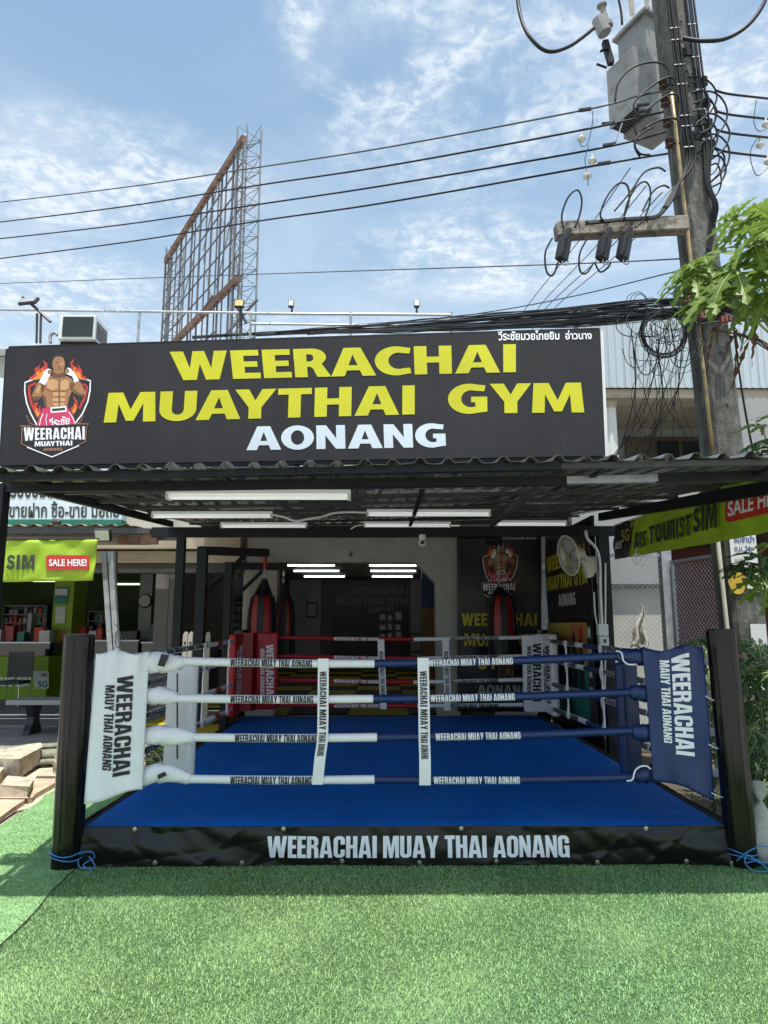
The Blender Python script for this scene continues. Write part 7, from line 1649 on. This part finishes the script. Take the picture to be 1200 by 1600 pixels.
for k in range(22):
    a = onpole(rs.uniform(472, 520), -.2, -.2); c = onpole(rs.uniform(472, 520), .25, -.2); m_ = (a + c) / 2 + Vector((0, -rs.uniform(.02, .1), rs.uniform(-.08, .08)))
    o = MB().tube(spline([a, m_, c], 5), rs.choice((.005, .008, .012)), 5).build('wrapped_cable', M['cable']); tag(o, 'black cable wound across the pole in the dense tangle', 'cable', 'cables wound across the pole')
for x, y, n_ in ((1102, 493, 'centre'), (1070, 470, 'upper left'), (1134, 500, 'right')):
    p = at(x, y, 6.68); t = thing('splice_block', 'faded red plastic splice block at the %s of the cable tangle' % n_, 'cable clamp', p); b = MB()
    for k in range(3): b.box(p + Vector((-.04 + k * .04, 0, .01 * k)), (.03, .05, .07))
    b.build('block', mat('faded_red', (.20, .055, .045), .7), t, bevel=.005)
o = MB().tube(pt([(879, 487, 9), (884, 482, 9), (890, 483, 9), (888, 488, 9)]), .02, 6).build('cloth_scrap', M['paper'], smooth=True); tag(o, 'pale scrap caught on the cable bundle above the sign', 'scrap')

# ============================================================ ROOFTOP
YL = 11.9
rl = thing('rooftop_railing', 'thin grey pipe railing along the roof behind the sign', 'railing', (-2, YL, 6.42))
def tb2(pts, r, name, m_, pr_): MB().tube([at(*p, YL) for p in pts], r, 6).build(name, m_, pr_)
tb2([(-60, 482), (0, 484), (395, 489)], .022, 'rail', M['galv_dull'], rl); tb2([(392, 490), (550, 491), (705, 492)], .026, 'rail', M['galv_dull'], rl); tb2([(392, 506), (550, 508), (705, 510)], .022, 'rail', M['galv_dull'], rl)
for x in (218, 392, 548, 705): a = at(x, 488, YL); MB().tube([(a.x, YL, 6.40), (a.x, YL, a.z)], .026, 6).build('post', M['galv_dull'], rl)
# ac
ac = thing('air_conditioner', 'pale outdoor air conditioner unit with a dark grille on the roof', 'air conditioner', at(126, 532, 11.3))
a, c = at(90, 530, 11.2), at(150, 492, 11.2)
MB().bb(a.x, c.x, 11.2, 11.75, a.z, c.z).build('casing', M['white_paint'], ac, bevel=.015); a2, c2 = at(96, 527, 11.18), at(148, 493, 11.18); MB().bb(a2.x, c2.x - .02, 11.185, 11.197, a2.z + .02, c2.z - .02).build('grille', mat('green_black_grille', (.02, .03, .028), .4), ac)
for k in range(7): MB().bb(c.x + .002, c.x + .010, 11.26, 11.70, a.z + .05 + k * .045, a.z + .075 + k * .045).build('slat', M['dark_thing'], ac)
MB().bb(a.x, c.x, 11.3, 11.6, a.z - .06, a.z - .002).build('foot', M['frame_black'], ac)
o = MB().tube(pt([(79, 536, 11.3), (79, 524, 11.3), (86, 520, 11.3), (90, 524, 11.3)]), .03, 8).build('drain_pipe', M['grey_plastic'], smooth=True); tag(o, 'grey bent pipe at the left of the air conditioner', 'pipe')
def rflood(px, py, lb, w, h, tilt, mast, Y_=11.3, face=None, arm=None, rz=0):
    p = at(px, py, Y_); t = thing('flood_light', lb, 'flood light', p, group=None); Mx = Matrix.Rotation(rz, 3, 'Z') @ Matrix.Rotation(tilt, 3, 'X')
    MB().box(p, (w, .05, h), M=Mx).build('housing', M['dark_thing'], t, bevel=.008); MB().box(p + Mx @ Vector((0, -.03, 0)), (w * .8, .01, h * .7), M=Mx).build('lens', face or lens_w, t)
    for m2 in mast: MB().tube([at(*m2[0], Y_ + .06), at(*m2[1], Y_ + .06)], m2[2], 6).build('mast', M['frame_grey'], t)
rflood(45, 471, 'long flat solar lamp on two thin poles at the far left of the roof', .34, .16, -.6, (((36, 463), (79, 503), .03), ((58, 490), (57, 536), .022), ((64, 490), (63, 536), .022)), face=M['grey_plastic'], rz=-.2)
rflood(374, 475, 'flood light with a yellow lens on a mast before the billboard frame', .17, .17, -.25, (((376, 484), (376, 524), .03), ((374, 484), (385, 505), .03)), face=mat('amber_lens', (.60, .45, .18), .3))
rflood(455, 475, 'small flood light standing on the rail left of the last one', .10, .15, -.2, (((456, 482), (456, 490), .02),), YL)
rflood(651, 475, 'small flood light standing on the rail farthest right', .10, .15, -.2, (((651, 482), (651, 490), .02),), YL)
# conduit by the billboard foot
# ---- billboard skeleton
YN, YF = 22.0, 29.0
bd = thing('billboard_frame', 'rusty empty billboard skeleton rising behind the sign', 'billboard frame', (-6, 24, 6))
ZR = 6.3
FT0, FT1 = at(371, 216, YN), at(254, 408, YF)
def F(t, z): 
    y = 1 / ((1 - t) / YN + t / YF); px = 371 * (1 - t) + 254 * t
    return Vector((at(px, 500, y).x, y, z))
zt_n, zt_f = FT0.z, FT1.z
def FZt(t): 
    s_ = (F(t, 0).y - YN) / (YF - YN); return zt_n * (1 - s_) + zt_f * s_
def FZb(t):
    s_ = (F(t, 0).y - YN) / (YF - YN); return at(366, 434, YN).z * (1 - s_) + at(366, 434, YN).z * 1.0 * s_
MB().bar(F(0, FZt(0)), F(1, FZt(1)), .16, .26).build('top_beam', M['rust'], bd); MB().bar(F(0, FZb(0)), F(1, FZb(1)), .16, .26).build('bottom_beam', M['rust'], bd)
for k, t in enumerate((0.0, .07, .13, .22, .28, .32, .40, .47, .55, .62, .66, .74, .80, .86, .92, .96, 1.0)):
    MB().tube([F(t, ZR), F(t, FZt(t) - .1)], .042 if k % 2 == 0 else .030, 5).build('upright', M['lattice_rust'], bd)
for k in range(1, 6):
    f = k / 6; zn = FZb(0) * (1 - f) + FZt(0) * f; zf2 = FZb(1) * (1 - f) + FZt(1) * f; MB().tube([F(0, zn) , F(1, zf2)], .030, 5).build('rail', M['lattice_rust'], bd)
for k in range(3): MB().tube([F(.3, FZb(0) - 1.2 - k * 1.5), F(1, FZb(0) - 1.2 - k * 1.5)], .040, 5).build('rail', M['lattice_rust'], bd)
for (ta, za, tb_, zb2) in ((.05, .98, .16, .45), (.12, .45, .02, .05), (.33, .98, .5, .55), (.30, .70, .10, .25), (.14, .5, .3, .1), (.5, .5, .34, 0), (.62, .6, .80, .2)):
    MB().tube([F(ta, FZb(ta) + (FZt(ta) - FZb(ta)) * za), F(tb_, FZb(tb_) + (FZt(tb_) - FZb(tb_)) * zb2)], .025, 4).build('cross_brace', M['lattice'], bd)
MB().tube([at(402, 468, 21.5), at(350, 526, 21.5)], .05, 5).build('loose_bar', M['lattice_rust'], bd); MB().tube([at(333, 462, 23), at(312, 492, 23.5)], .05, 5).build('loose_bar', M['lattice_rust'], bd)
def tower(pxs, tops, Y_, step, nm):
    t = thing('lattice_tower', nm, 'tower', at(pxs[1], 500, Y_) * 1); legs = []
    pts = [(at(pxs[0], 400, Y_).x, Y_ + .1), (at(pxs[1], 400, Y_ + .45).x, Y_ + .5), (at(pxs[2], 400, Y_).x, Y_ + .05)]
    zt = [at(pxs[i], tops[i], Y_).z for i in range(3)]
    for i in range(3): legs.append(pts[i]); MB().tube([(*pts[i], ZR), (*pts[i], zt[i])], .035, 5).build('leg', M['lattice'], t)
    z = ZR; k = 0
    while z < min(zt) - step * .4:
        for i in range(3):
            a, c = pts[i], pts[(i + 1) % 3]; MB().tube([(*a, z), (*c, z)], .016, 4).build('rung', M['lattice'], t)
            p, q_ = (a, c) if k % 2 == 0 else (c, a); MB().tube([(*p, z), (*q_, z + step)], .016, 4).build('lacing', M['lattice'], t)
        z += step; k += 1
    MB().tube([(*pts[1], zt[1] - .9), (*pts[2], zt[2] - .5)], .016, 4).build('lacing', M['lattice'], t); MB().tube([(*pts[1], zt[1] - .9), (*pts[0], zt[0] - .5)], .016, 4).build('lacing', M['lattice'], t)
tower((363, 379, 402), (196, 177, 201), 22.3, .62, 'tall near lattice mast at the right end of the billboard skeleton')
tower((258, 266, 286), (385, 375, 390), 29.3, .62, 'small far lattice mast at the left end of the billboard skeleton')
# buildings behind that carry the billboard
t = thing('rear_building', 'flat-roofed building hidden behind the shops, carrying the billboard', 'building', (-6, 26, 0))
MB().bb(-16, 6, 21.2, 34, 3.45, ZR).build('wall', M['plaster_grey'], t); MB().bb(-16, 6, 24, 34, 0, 3.448).build('wall', M['plaster_grey'], t)
